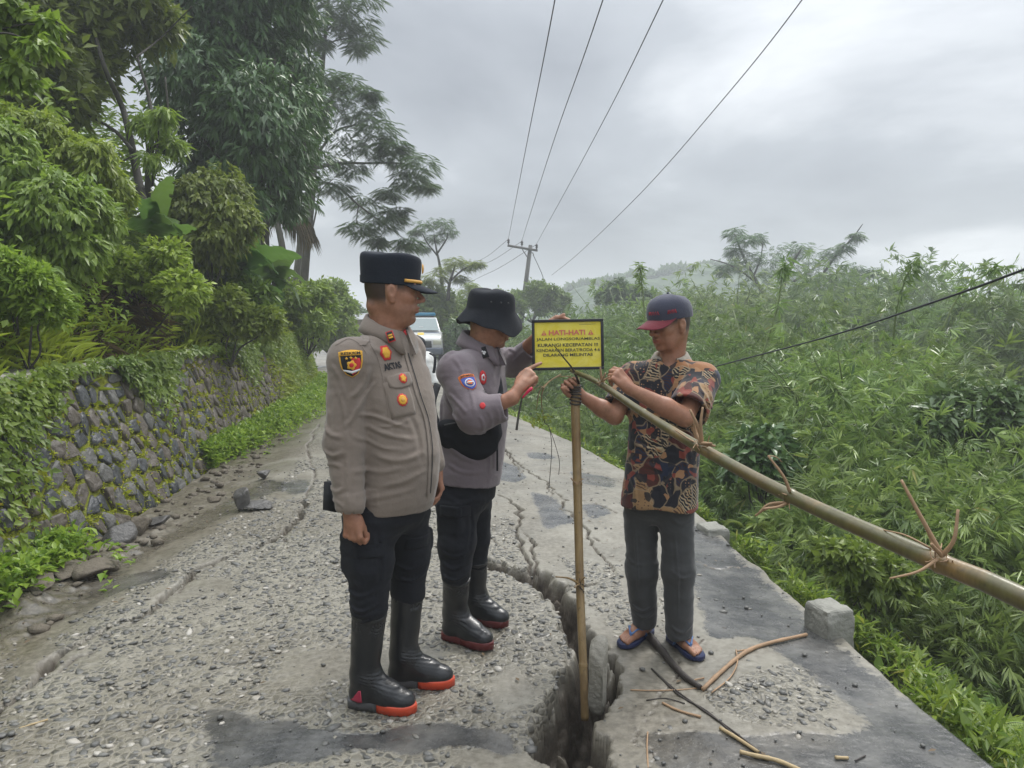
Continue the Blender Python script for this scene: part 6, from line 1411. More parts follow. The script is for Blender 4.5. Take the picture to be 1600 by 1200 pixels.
    F.disp(wrinkles([([(690, 560), (705, 548), (722, 540)], .012, .005), ([(690, 620), (705, 640), (722, 655)], .012, .006), ([(700, 610), (720, 625), (735, 640)], .011, .005), ([(735, 600), (742, 620), (745, 640)], .010, .004), ([(752, 640), (758, 655), (756, 668)], .009, .006), ([(765, 632), (770, 648), (768, 662)], .009, .005),
        ([(775, 628), (781, 640), (780, 655)], .008, .004), ([(740, 665), (755, 672), (772, 668)], .010, .005), ([(700, 700), (720, 715), (750, 725)], .012, .004), ([(695, 725), (720, 738), (755, 740)], .012, .004), ([(785, 560), (795, 550), (806, 556)], .010, .005), ([(800, 575), (812, 562), (822, 552)], .010, .004), ([(680, 600), (684, 640), (683, 680)], .012, .004), ([(708, 556), (722, 575), (728, 600)], .010, .004), ([(760, 700), (765, 720), (764, 745)], .01, .004)], 3.3))
    F.disp(cloth_noise(8, 8, 12, .0034, 31)); F.disp(cloth_noise(26, 26, 34, .0022, 33)); so, V, Q = field_obj('shirt', F, M_SHIRT2, root); T = bvh(V, Q)
    lf = nrm(neck-pel)*0; collar(neck+np.array((0.0, 0, .012)), None, H, .074, .078, .042, .020, .24, .045, M_SHIRT2, so, tiltf=.030)
    # badges
    f2 = frame_at(T, (733, 597), tilt=.14); patch('sleeve_shield', T, f2, shield(.072, .086), .0035, M_ORG, so, 4); patch('shield_field', T, f2, [(a*.86, b*.80-.006) for a, b in shield(.072, .086)], .005, M_BLUE, so, 4)
    patch('shield_band', T, f2, rect(.066, .014, (0, .030), 4), .006, M_ORG, so, 2); sewn_text('BINMAS', T, f2, (0, .0305), .056, .009, M_BLK, so, .02, lift=.0075)
    patch('shield_ring', T, f2, circ(.021, 24, c=(0, -.006)), .0062, M_WHT, so, 2); patch('shield_disc', T, f2, circ(.017, 20, c=(0, -.006)), .0075, M_BLUE, so, 2); patch('shield_star', T, f2, circ(.012, 20, star=.12, k=5, c=(0, -.006)), .009, M_ORG, so, 2); patch('shield_bar', T, f2, rect(.030, .004, (0, -.006)), .0102, M_WHT, so, 1)
    f2 = frame_at(T, (754, 590)); patch('round_badge', T, f2, circ(.021, 24, .030, .05, 8), .004, M_RED, so, 3); patch('round_badge_centre', T, f2, circ(.011, 18, .015, .1, 5), .006, M_WHT, so, 2); patch('badge_heart', T, f2, circ(.005, 12, .007), .0075, M_RED, so, 1)
    f2 = frame_at(T, (771, 556)); patch('chest_badge', T, f2, circ(.013, 18, .024, .08, 6), .004, M_YEL, so, 3)
    sewn_text('ALER', T, frame_at(T, (758, 612), tilt=.15), (0, 0), .055, .020, M_BLK, so, .03)
    patch('small_badge', T, frame_at(T, (754, 634)), circ(.012, 16, .014, .06, 6), .004, M_RED, so, 2)
    patch('shoulder_badge', T, frame_at(T, (783, 537)), circ(.012, 16, .010, .06, 6), .004, M_RED, so, 2)
    n_ = nrm(H*.35+Rr*.80+UP*.40); u_ = nrm(np.cross(UP, n_)); v_ = np.cross(n_, u_); R_ = np.stack([u_, v_, n_], 1); c = neck+H*.062+Rr*.078+np.array((0, 0, -.016)); tl = .35; R_ = R_@np.array([[math.cos(tl), -math.sin(tl), 0], [math.sin(tl), math.cos(tl), 0], [0, 0, 1]])
    put('collar_tab', MB().box(c+n_*.01, (.016, .026, .002), R_).mesh('collar_tab'), M_BLK, so)
    for dx, dy in ((-.004, .005), (.004, .0), (-.002, -.006)): put('rank_mark', MB().box(c+n_*.013+R_[:, 0]*dx+R_[:, 1]*dy, (.0035, .005, .001), R_@np.array([[.8, -.6, 0], [.6, .8, 0], [0, 0, 1]])).mesh('rank_mark'), M_WHT, so)
    # sling bag across the front and its strap
    M_BAG = cloth_mat('black_bag_fabric', (.007, .008, .012), .8, sheen=.0)
    bc = P(735, 672, 3.33); Fb = Field(bc-.22, bc+.22, .0053); Rb = rotm(nrm(P(775, 655, 3.30)-P(690, 668, 3.36)), UP)
    Fb.add(rbox(P(734, 672, 3.345), (.138, .045, .062), Rb, .03)); Fb.add(ell(P(742, 698, 3.34), (.105, .045, .062), Rb), .03); Fb.disp(cloth_noise(14, 14, 20, .005, 51)); bo, _, _ = field_obj('sling_bag', Fb, M_BAG, root)
    st_ = MB()
    for pts in ([P(694, 672, 3.36), P(681, 655, 3.42), P(676, 628, 3.50), P(684, 600, 3.60)], [P(776, 660, 3.30), P(781, 630, 3.36), P(779, 600, 3.45), P(772, 572, 3.50), P(765, 556, 3.52)]):
        st_.tube(catmull(pts, 6), .017, 8, squash=(1, .25))
    put('bag_strap', st_.mesh('bag_strap', smooth=True), M_BAG, bo)
    put('bag_zip', MB().tube(catmull([P(694, 664, 3.290), P(730, 657, 3.285), P(770, 652, 3.252)], 5), .0028, 5).mesh('bag_zip'), simple('zip_grey', (.06, .06, .065), .4), bo)
    put('bag_tail', MB().box(P(777, 700, 3.35), (.004, .012, .10)).mesh('bag_tail'), M_BAG, bo)
    # trousers
    tr = [(loft(P(728, 796, 3.49), P(728, 742, 3.48), Rr, [(0, 0, 0, .11, .08), (.35, 0, 0, .152, .120), (1, 0, 0, .150, .128)]), 0), (cone(P(714, 783, 3.42), P(714, 850, 3.37), .094, .082), .05), (cone(P(714, 850, 3.37), P(712, 893, 3.35), .078, .066), .03), (cone(P(740, 785, 3.58), P(741, 840, 3.6), .085, .072), .03), (cone(P(741, 840, 3.6), P(743, 875, 3.6), .070, .058), .03)]
    lo, hi = fbounds([p for p, k in tr]); F = Field(lo, hi, .0056)
    for p, k in tr: F.add(p, k)
    F.add(rbox(P(705, 808, 3.34), (.06, .03, .07), rotm(H, UP), .015), .02)
    F.disp(wrinkles([([(690, 885), (712, 893), (735, 884)], .010, .007), ([(690, 868), (712, 876), (738, 866)], .010, .006), ([(688, 850), (712, 858), (742, 850)], .011, .005), ([(735, 790), (738, 820), (734, 850)], .010, -.005), ([(700, 770), (725, 778), (755, 772)], .012, .004)], 3.4)); F.disp(cloth_noise(11, 11, 18, .006, 44)); F.disp(cloth_noise(26, 26, 40, .002, 45))
    to, V, Q = field_obj('trousers', F, M_BLACKC, root); T2 = bvh(V, Q); patch('cargo_flap', T2, frame_at(T2, (708, 800)), rect(.13, .05, n=4), .006, M_BLACKC, to, 3)
    a, b = G(702, 998), G(762, 1014); a[2] = seat_z(a[0], a[1])+.004; b[2] = a[2]; boot(root, a-nrm(b-a)*.03, b+nrm(b-a)*.02, P(713, 902, 3.37), .062, M_DKRED, M_DKRED, None)
    a, b = G(735, 972), G(786, 980); a[2] = seat_z(a[0], a[1])+.004; b[2] = a[2]; boot(root, a-nrm(b-a)*.03, b+nrm(b-a)*.02, P(743, 874, 3.6), .058, M_DKRED, M_DKRED, None)
    # bucket hat
    R = rotm(nrm((.88, .38, -.06)), nrm((-.02, -.10, 1))); n = 56; prof = [(1.40, .000, 1), (1.26, .020, 1), (1.10, .040, .5), (1.02, .050, .1), (1.02, .056, 0), (1.00, .075, 0), (.97, .100, 0), (.93, .122, 0), (.80, .134, 0), (.5, .139, 0), (.2, .140, 0)]
    V = []; Tq = lambda x, y, z: hc+R@np.array((x, y, z))
    for k, z, bm in prof:
        for a in np.linspace(0, 2*np.pi, n, endpoint=False):
            w = bm*(.012*math.sin(2*a+.6)+.010*math.sin(3*a+1.2)+.006*math.sin(7*a)); x = -.008+math.cos(a)*.112*k; y = math.sin(a)*.092*k
            V.append(Tq(x, y, z+w-.036*bm*abs(math.sin(a))-.006*bm*max(0, math.cos(a))+(.005*math.sin(3*a+40*z) if not bm else 0)+.0012*0))
    m = len(prof); Qd = [(i*n+j, i*n+(j+1) % n, (i+1)*n+(j+1) % n, (i+1)*n+j) for i in range(m-1) for j in range(n)]; V.append(Tq(-.008, 0, .139)); Td = [((m-1)*n+j, (m-1)*n+(j+1) % n, m*n) for j in range(n)]
    hat = put('bucket_hat', MB().add(V, Td, Qd).mesh('bucket_hat', smooth=True), M_HAT, root); sm = hat.modifiers.new('thick', 'SOLIDIFY'); sm.thickness = .004; ss = hat.modifiers.new('sub', 'SUBSURF'); ss.levels = ss.render_levels = 1
    for a in (-1.9, -1.5, -1.15): q = Tq(-.008+math.cos(a)*.111, math.sin(a)*.092, .088); put('eyelet', MB().tube([q, q+R@np.array((math.cos(a)*.003, math.sin(a)*.004, 0))], .004, 8).mesh('eyelet'), simple('dark_metal_eyelet', (.08, .08, .085), .35, metal=.7), hat)
M_HAT = cloth_mat('black_hat_cotton', (.011, .013, .018), .9, sheen=.05)
officer_two()

# ================================================================ VILLAGER in batik shirt and cap
def batik_mat():
    t = NT('batik_print'); co = t.coord(); d = t.n('ShaderNodeVectorMath', operation='ADD'); nz = t.n('ShaderNodeTexNoise'); t.L.new(co, nz.inputs[0]); nz.inputs['Scale'].default_value = 7
    sc = t.n('ShaderNodeVectorMath', operation='SCALE'); t.L.new(nz.outputs['Color'], sc.inputs[0]); sc.inputs[3].default_value = .12; t.L.new(co, d.inputs[0]); t.L.new(sc.outputs[0], d.inputs[1]); w = d.outputs[0]
    cell = t.voro(w, 12, out='Color'); sp = t.n('ShaderNodeSeparateColor'); t.L.new(cell, sp.inputs[0]); k = sp.outputs[0]
    base = t.ramp(k, [(0, (.012, .012, .018)), (.44, (.015, .014, .02)), (.45, (.30, .135, .055)), (.58, (.32, .15, .065)), (.59, (.075, .018, .014)), (.68, (.09, .024, .016)), (.69, (.014, .020, .045)), (.79, (.016, .024, .05)), (.80, (.30, .18, .085)), (1, (.24, .11, .045))], 'CONSTANT')
    wv = t.n('ShaderNodeTexWave', wave_type='BANDS', bands_direction='DIAGONAL'); t.L.new(co, wv.inputs[0]); wv.inputs['Scale'].default_value = 32; wv.inputs['Distortion'].default_value = 7; wv.inputs['Detail'].default_value = 1
    lines = t.ramp(wv.outputs[0], [(.62, 0.0), (.72, 1.0)]); lm = t.math('MULTIPLY', lines, t.ramp(sp.outputs[1], [(.55, 0.0), (.56, .9)], 'CONSTANT'))
    c = t.mix(lm, base, t.mix(t.ramp(k, [(.3, 0.0), (.31, 1.0)], 'CONSTANT'), (.42, .33, .20), (.05, .02, .015)))
    dots = t.ramp(t.voro(co, 75, rand=.35), [(.22, 1.0), (.30, 0.0)]); c = t.mix(t.math('MULTIPLY', dots, t.ramp(sp.outputs[2], [(.5, 0.0), (.51, .85)], 'CONSTANT')), c, t.mix(t.ramp(k, [(.3, 0.0), (.31, 1.0)], 'CONSTANT'), (.36, .20, .10), (.06, .02, .02)))
    edge = t.ramp(t.voro(w, 12, feature='DISTANCE_TO_EDGE'), [(.02, 1.0), (.045, 0.0)]); c = t.mix(t.math('MULTIPLY', edge, .6), c, (.34, .25, .15))
    fl = t.voro(w, 34, out='Color'); s2 = t.n('ShaderNodeSeparateColor'); t.L.new(fl, s2.inputs[0]); c = t.mix(t.ramp(s2.outputs[0], [(.0, .0), (.72, .0), (.73, .9)], 'CONSTANT'), c, t.ramp(s2.outputs[1], [(0, (.014, .014, .02)), (.45, (.22, .045, .03)), (.7, (.36, .19, .09))], 'CONSTANT'))
    b = t.bump(t.noise(co, 160, 3), .35, .0015); b = t.bump(t.noise(co, 26, 4), .4, .006, b); t.set(color=c, rough=.8, normal=b, sheen=.2, spec=.3); return t.m
M_BATIK = batik_mat()
def sandal(parent, heel, toe, left):
    heel = np.asarray(heel, float); toe = np.asarray(toe, float); f = nrm(toe-heel); l = np.cross(UP, f); L = .262; B = lambda a, b, c: heel+f*a+l*b+UP*c; sg = 1 if left else -1     # sg>0: big toe towards -l
    t_ = np.linspace(-.012, L+.002, 18); hw = np.interp(t_, [-.012, 0, .02, .06, .12, .18, .22, .25, L+.002], [.010, .022, .034, .038, .036, .046, .045, .032, .008])
    P2 = [(a, w) for a, w in zip(t_, hw)]+[(a, -w) for a, w in zip(t_[::-1], hw[::-1])]; n = len(P2); V = []
    for z, k in ((0.0, .97), (.004, 1), (.016, 1), (.020, .97)): V += [B(a, b*k, z) for a, b in P2]
    V += [B(.13, 0, 0), B(.13, 0, .020)]; Q = [(i*n+j, i*n+(j+1) % n, (i+1)*n+(j+1) % n, (i+1)*n+j) for i in range(3) for j in range(n)]; T = [(4*n, (j+1) % n, j) for j in range(n)]+[(4*n+1, 3*n+j, 3*n+(j+1) % n) for j in range(n)]
    o = put('sandal', MB().add(V, T, Q).mesh('sandal', smooth=False), simple('navy_rubber', (.022, .03, .09), .5, .2), parent); post = B(.200, -.014*sg, .045); m = MB()
    for s in (-1, 1): m.tube(catmull([B(.105, .041*s, .018), B(.125, .040*s, .045), B(.16, .022*s-.006*sg, .066), post+UP*.004], 6), .0075, 7, squash=(1.15, .55))
    m.tube([post+UP*.005, B(.203, -.014*sg, .018)], .0045, 6); put('strap', m.mesh('strap', smooth=True), simple('blue_strap', (.06, .14, .32), .4), o); return B, sg
def foot_prims(B, sg, ank):
    z = .020; pr = [(ell(B(.035, 0, z+.030), (.034, .028, .032), None), .0), (cone(ank, B(.05, 0, z+.055), .034, .034), .03), (cone(B(.045, 0, z+.05), B(.165, -.006*sg, z+.030), .034, .022), .03), (cone(B(.06, .012*sg, z+.026), B(.165, .020*sg, z+.016), .024, .017), .025), (cone(B(.06, -.012*sg, z+.026), B(.17, -.022*sg, z+.018), .024, .019), .025)]
    toes = [(-.026, .205, .262, .0125), (-.006, .200, .252, .0085), (.009, .193, .243, .0080), (.023, .184, .231, .0078), (.035, .172, .216, .0078)]; ts = []
    for y, a0, a1, r in toes: ts.append([(cone(B(a0-.045, y*.8*sg, z+.018), B(a0, y*sg, z+.014), r*1.15, r), .012), (cone(B(a0, y*sg, z+.015), B(a1-r, y*sg*1.04, z+r*.85), r, r*.92), .003)])
    return pr, ts
def villager():
    H = nrm((-0.34, -0.94, 0)); Rr = nrm(np.cross(H, UP)); neck = P(1048, 563, 3.46); pel = P(1029, 792, 3.44)
    root = thing('person', 'man in dark batik shirt and maroon-peaked cap tying the bamboo barrier', 'person', (pel[0], pel[1], -.04))
    shL, elL, wrL = P(1096, 596, 3.38), P(1070, 652, 3.19), P(983, 607, 3.17); shR, elR, wrR = P(990, 592, 3.52), P(960, 650, 3.43), P(906, 617, 3.41)
    hc = P(1046, 508, 3.44); hf = nrm((-.84, -.50, -.18)); hd = head_prims(hc, hf, s=.96)
    hL = hand(wrL, nrm(P(958, 580, 3.19)-wrL), nrm((0.25, -0.85, 0.45)), -1, [(0.75, 0.75, 0.4), (0.95, 1.0, 0.6), (1.1, 1.1, 0.6), (1.2, 1.1, 0.6)], spread=(-.02, 0, 0, 0), thumb=((.95, .35, -.55), .2), s=.98)
    hR = hand(wrR, nrm(P(880, 590, 3.38)-wrR), nrm((-0.5, .80, 0.3)), -1, [(0.9, 1.1, .7), (1.0, 1.15, .7), (1.05, 1.2, .7), (1.1, 1.2, .7)], thumb=((.8, .5, -.5), .5), s=.98)
    fL = (G(1048, 1000, -.045), G(1093, 1034, -.045)); fR = (G(1012, 990, -.045), G(975, 1012, -.045)); feet = []
    for (a, b), left in ((fL, True), (fR, False)):
        z = max(seat_z(a[0], a[1]), seat_z(b[0], b[1]))+.004; a = a.copy(); b = b.copy(); a[2] = b[2] = z; f = nrm(b-a); a = (a+b)/2-f*.131; feet.append(sandal(root, a, a+f*.26, left))
    anL, anR = P(1060, 985, 3.42), P(1006, 975, 3.54)
    core = [(cone(neck+(0, 0, -.03), hc+hd['R']@np.array((-.03, 0, -.05)), .058, .052), .03), (loft(pel, neck, Rr, [(0, 0, 0, .12, .08), (.6, 0, 0, .13, .09), (.95, 0, 0, .09, .06)]), .03), (cone(neck-(0, 0, .06), shL, .05, .045), .03), (cone(neck-(0, 0, .06), shR, .05, .045), .03),
            (cone(shL, elL, .043, .038), .02), (cone(elL, elL+(wrL-elL)*.35, .041, .041), .012), (cone(elL+(wrL-elL)*.35, wrL, .040, .024), .015), (cone(shR, elR, .043, .038), .02), (cone(elR, elR+(wrR-elR)*.35, .040, .039), .012), (cone(elR+(wrR-elR)*.35, wrR, .038, .024), .015),
            (cone(P(1057, 800, 3.42), P(1059, 890, 3.42), .06, .045), .03), (cone(P(1059, 890, 3.42), anL, .045, .030), .02), (cone(P(1001, 800, 3.50), P(1003, 890, 3.52), .06, .045), .03), (cone(P(1003, 890, 3.52), anR, .045, .030), .02)]
    lo, hi = fbounds([p for p, k in core]+hand_prims(hR)+hand_prims(hL)+[p for p, k in hd['A']], .16); lo[2] = -.12; lo[:2] += .1; hi[:2] -= .1; hi[2] -= .12; F = Field(lo, hi, .0043); add_head(F, hd)
    for p, k in core: F.add(p, k)
    for (B, sg), an in zip(feet, (anL, anR)):
        pr, ts = foot_prims(B, sg, an)
        for p, k in pr: F.add(p, k)
        for q in ts:
            for p, k in q: F.add(p, k)
    add_hand(F, hR); add_hand(F, hL); field_obj('body', F, M_SKIN3, root, tint=lambda V: head_tint(V, hd)); eyes(hd, root)
    # shirt: short wide sleeves
    slL, slR = elL+(shL-elL)*.16, elR+(shR-elR)*.25
    st = [(-.02, .0, .0, .172, .118), (.1, 0, .0, .168, .118), (.3, 0, .0, .160, .115), (.5, 0, .0, .160, .112), (.7, 0, .0, .168, .108), (.85, 0, -.005, .172, .10), (.93, 0, -.004, .14, .085), (1.0, 0, 0, .07, .062)]
    F = Field(*fbounds([loft(pel, neck, Rr, st), cone(shL, slL, .1, .1), cone(shR, slR, .1, .1)]), .0053)
    for s_, e_, r0, r1 in ((shL, slL, .074, .088), (shR, slR, .066, .074)):
        F.add(cone(s_, e_, r0, r1), .03); ad = nrm(e_-s_); F.cut((lambda x, y, z, e_=e_, ad=ad: -((x-e_[0])*ad[0]+(y-e_[1])*ad[1]+(z-e_[2])*ad[2]), e_-.13, e_+.13)); F.cut(cone(e_-ad*.07, e_+ad*.06, r1-.014, r1-.008))
    F.add(loft(pel, neck, Rr, st), .02); F.add(cone(neck-(0, 0, .05), shL+(0, 0, .012), .055, .062), .05); F.add(cone(neck-(0, 0, .05), shR+(0, 0, .012), .055, .058), .05)
    ft = neck+H*.045+np.array((0, 0, -.035)); F.cut(cone(ft, neck+H*.06+np.array((0, 0, .09)), .020, .07), .01)
    pz = float(P(1029, 790, 3.44)[2]); F.cut((lambda x, y, z: z-pz-.008*np.sin(x*22), np.array((-1, 2, pz-.1)), np.array((3, 5, pz+.03))))
    F.disp(wrinkles([([(985, 690), (1015, 700), (1050, 692)], .012, .006), ([(1000, 720), (1030, 728), (1070, 716)], .013, .005), ([(1060, 660), (1075, 680), (1085, 710)], .011, .007), ([(1050, 670), (1062, 700), (1070, 740)], .012, .005), ([(990, 640), (1010, 655), (1035, 660)], .011, .005), ([(1085, 615), (1098, 630), (1110, 640)], .010, .005), ([(1078, 600), (1088, 615), (1092, 640)], .010, .005), ([(1000, 600), (1012, 620), (1016, 645)], .010, .004), ([(985, 740), (990, 760), (992, 785)], .010, .005), ([(1040, 740), (1044, 760), (1042, 785)], .012, -.004), ([(1070, 750), (1074, 765), (1072, 788)], .010, .005)], 3.4))
    F.disp(cloth_noise(8, 8, 11, .004, 61)); F.disp(cloth_noise(24, 24, 26, .0024, 63)); so, V, Q = field_obj('batik_shirt', F, M_BATIK, root); T = bvh(V, Q)
    collar(neck+np.array((0, 0, -.002)), None, H, .062, .068, .034, .018, .50, .046, simple('collar_batik', (.30, .27, .22), .8, .5, 60), so, tiltf=.012)
    strip_on(T, [(1044, 600), (1042, 640), (1040, 690), (1038, 740), (1037, 782)], .03, M_BATIK, 'placket', so, .0025)
    for y in (612, 655, 700, 745): fr = frame_at(T, (1043-(y-600)*.03, y)); patch('button', T, fr, circ(.0055, 10), .006, M_BLK, so, 1)
    f2 = frame_at(T, (1066, 630)); patch('chest_pocket', T, f2, [(-.05, .05), (.05, .05), (.05, -.045), (0, -.06), (-.05, -.045)], .003, M_BATIK, so, 4)
    # trousers
    tr = [(loft(P(1029, 812, 3.47), P(1029, 765, 3.45), Rr, [(0, 0, 0, .11, .07), (.4, 0, 0, .152, .100), (1, 0, 0, .150, .103)]), 0), (cone(P(1057, 806, 3.42), P(1060, 890, 3.40), .077, .070), .035), (cone(P(1060, 890, 3.40), P(1061, 985, 3.41), .072, .060), .03), (cone(P(1001, 806, 3.50), P(1003, 890, 3.50), .077, .070), .035), (cone(P(1002, 890, 3.50), P(1007, 968, 3.53), .072, .058), .03)]
    F = Field(*fbounds([p for p, k in tr]), .0056)
    for p, k in tr: F.add(p, k)
    for p, r in ((P(1061, 1001, 3.41), .09), (P(1007, 984, 3.53), .09)): F.cut((lambda x, y, z, p=p: z-float(p[2])-.12*(y-p[1]), p-(r, r, .12), np.array((p[0]+r, p[1]+r, p[2]+.012)))); F.cut(cone(p-(0, 0, .03), p+(0, 0, .03), .05, .046))
    F.disp(wrinkles([([(985, 950), (1005, 960), (1026, 950)], .010, .006), ([(990, 965), (1008, 972), (1028, 962)], .009, .005), ([(1040, 968), (1060, 978), (1082, 964)], .010, .006), ([(1042, 985), (1062, 990), (1080, 980)], .009, .005), ([(1048, 820), (1052, 880), (1054, 960)], .008, .005), ([(992, 820), (996, 880), (998, 940)], .008, .005), ([(975, 870), (990, 882), (1010, 884)], .010, .004), ([(1040, 880), (1058, 892), (1080, 888)], .010, .004), ([(1040, 800), (1058, 812), (1085, 806)], .012, .004)], 3.42)); F.disp(cloth_noise(10, 10, 16, .005, 71)); F.disp(cloth_noise(24, 24, 40, .002, 75)); field_obj('trousers', F, M_GREYC, root)
    # cap: domed crown with maroon peak
    R = hd['R']; n = 48; s = .96; Tq = lambda x, y, z: hc+R@np.array((x, y, z))*s; prof = [(1.02, .034), (1.035, .050), (1.03, .070), (.99, .092), (.90, .112), (.74, .128), (.5, .139), (.22, .144)]; V = []
    for k, z in prof:
        for a in np.linspace(0, 2*np.pi, n, endpoint=False): V.append(Tq(-.010+math.cos(a)*.112*k, math.sin(a)*.090*k, z-.012*max(0, -math.cos(a))-.05*0+.0012*abs(math.sin(3*a))*(z > .04)))
    m = len(prof); Qd = [(i*n+j, i*n+(j+1) % n, (i+1)*n+(j+1) % n, (i+1)*n+j) for i in range(m-1) for j in range(n)]; V.append(Tq(-.014, 0, .1445)); Td = [((m-1)*n+j, (m-1)*n+(j+1) % n, m*n) for j in range(n)]
    mc = cloth_mat('faded_navy_cap', (.045, .048, .075), .85); cap = put('cap', MB().add(V, Td, Qd).mesh('cap', smooth=True), mc, root)
    put('cap_button', MB().add(*[(IV*.006+Tq(-.014, 0, .1465)), IF][:1], T=IF).mesh('cap_button', smooth=True), mc, cap); V = []; A = np.linspace(-1.2, 1.2, 25)
    for lz in (0, .004):
        for k in np.linspace(0, 1, 9):
            for a in A:
                e = math.cos(a/1.2*math.pi/2)**.6; V.append(Tq(-.010+math.cos(a)*.113+k*.080*e, math.sin(a)*.091*(1+.02*k), .042-.022*k*e-.060*(math.sin(a)**2)*(.25+.75*k)*e-lz))
    ix = np.arange(450).reshape(2, 9, 25); Qd = []
    for i in range(8):
        for j in range(24): Qd += [(ix[0, i, j], ix[0, i+1, j], ix[0, i+1, j+1], ix[0, i, j+1]), (ix[1, i, j], ix[1, i, j+1], ix[1, i+1, j+1], ix[1, i+1, j])]
    for j in range(24): Qd.append((ix[0, 8, j], ix[1, 8, j], ix[1, 8, j+1], ix[0, 8, j+1]))
    put('peak', MB().add(V, Q=Qd).mesh('peak', smooth=True), cloth_mat('maroon_peak', (.15, .018, .028), .8), cap)
    for a0, w, nm in ((.18, .30, 'front_emblem'), (1.05, .18, 'side_emblem')):      # stitched red marks on the crown
        q = [Tq(-.010+math.cos(a)*.1150, math.sin(a)*.0925, .072+.008*((i%2)-.5)*2) for i, a in enumerate(np.linspace(a0-w, a0+w, 13))]; put(nm, MB().tube(q, .0022 if w > .2 else .003, 6, squash=(.6, 1)).mesh(nm, smooth=True), simple('cap_red_stitch', (.42, .02, .035), .7), cap)
villager()

# ================================================================ far person in white shirt
def far_person():
    Y = 10.6; root = thing('person', 'person in white shirt and dark cap bent over down the road between the officers', 'person', G(662, 660)); hc = P(651, 541, Y); hf = nrm((.85, -.2, -.5)); hd = head_prims(hc, hf, s=1.0)
    sh = P(660, 570, Y); pl = P(658, 625, Y); F = Field(P(600, 520, Y)-(0, .5, 1.25), P(720, 500, Y)+(0, .5, .3), .012); add_head(F, hd)
    core = [(cone(hc-(0, 0, .09), sh, .055, .07), .03), (cone(sh, pl, .10, .10), .03), (cone(P(655, 630, Y-.1), P(652, 668, Y-.1), .07, .045), .03), (cone(P(668, 630, Y+.1), P(668, 668, Y+.1), .07, .045), .03), (cone(P(662, 575, Y-.2), P(676, 600, Y-.25), .045, .04), .02), (cone(P(676, 600, Y-.25), P(668, 618, Y-.35), .038, .03), .02)]
    for p, k in core: F.add(p, k)
    field_obj('body', F, M_SKIN3, root, tint=lambda V: head_tint(V, hd)); F = Field(P(610, 540, Y)-(0, .5, .8), P(715, 540, Y)+(0, .5, .1), .012)
    for p, k in [(cone(P(664, 568, Y), P(658, 628, Y), .17, .165), 0), (cone(P(664, 566, Y-.15), P(677, 597, Y-.24), .075, .07), .04)]: F.add(p, k)
    F.disp(cloth_noise(8, 8, 12, .01, 90)); field_obj('white_shirt', F, cloth_mat('white_cotton', (.62, .62, .60), .8), root)
    F = Field(P(600, 625, Y)-(0, .5, .6), P(700, 605, Y)+(0, .5, .1), .012)
    for p, k in [(cone(P(656, 628, Y-.09), P(654, 652, Y-.1), .11, .09), 0), (cone(P(667, 628, Y+.09), P(668, 652, Y+.1), .11, .09), .03)]: F.add(p, k)
    field_obj('shorts', F, cloth_mat('pale_grey_shorts', (.38, .38, .37), .8), root)
    V = [hc+hd['R']@np.array((-.012+math.cos(a)*.108*k, math.sin(a)*.090*k, z)) for k, z in ((1.03, .03), (1.05, .07), (.95, .11), (.6, .135), (.1, .14)) for a in np.linspace(0, 2*np.pi, 20, endpoint=False)]
    put('cap', MB().add(V, Q=[(i*20+j, i*20+(j+1) % 20, (i+1)*20+(j+1) % 20, (i+1)*20+j) for i in range(4) for j in range(20)]).mesh('cap', smooth=True), M_HAT, root)
    put('shoulder_strap', MB().tube(catmull([P(672, 552, Y-.18), P(680, 560, Y-.22), P(676, 590, Y-.24), P(668, 610, Y-.2)], 5), .03, 8, squash=(1, .4)).mesh('shoulder_strap', smooth=True), M_BLACKC, root)
far_person()
# ================================================================ bamboo barrier, sign, pole, truck, stones and sticks
def bamboo_mat(name, c0, c1, c2):
    t = NT(name); co = t.coord(); n = t.noise(t.coord((3, 3, 3)), 1.2, 4, .6); st = t.noise(t.coord((60, 60, 4)), 1.0, 4, .7)
    c = t.ramp(n, [(.35, c0), (.55, c1), (.7, c2)]); c = t.mix(t.ramp(st, [(.4, 0.0), (.7, .5)]), c, tuple(x*.45 for x in c0)); c = t.mix(t.ramp(t.noise(co, 40, 4), [(.6, 0.0), (.72, .6)]), c, (.05, .04, .025))
    t.set(color=c, rough=t.math('MULTIPLY_ADD', st, .25, .22), spec=.5, normal=t.bump(st, .25, .002), coat=.0); return t.m
M_BGREEN = bamboo_mat('bamboo_olive', (.13, .095, .034), (.105, .10, .038), (.23, .145, .055)); M_BDRY = bamboo_mat('bamboo_dry', (.24, .15, .065), (.32, .22, .10), (.16, .10, .05)); M_TWIG = simple('dry_twig', (.33, .21, .12), .7, .35, 20, .5, 80); M_DTWIG = simple('dark_twig', (.035, .028, .024), .6, .4, 20, .5, 80)
M_SPLIT = simple('split_bamboo', (.40, .30, .16), .6, .3, 20, .5, 80)
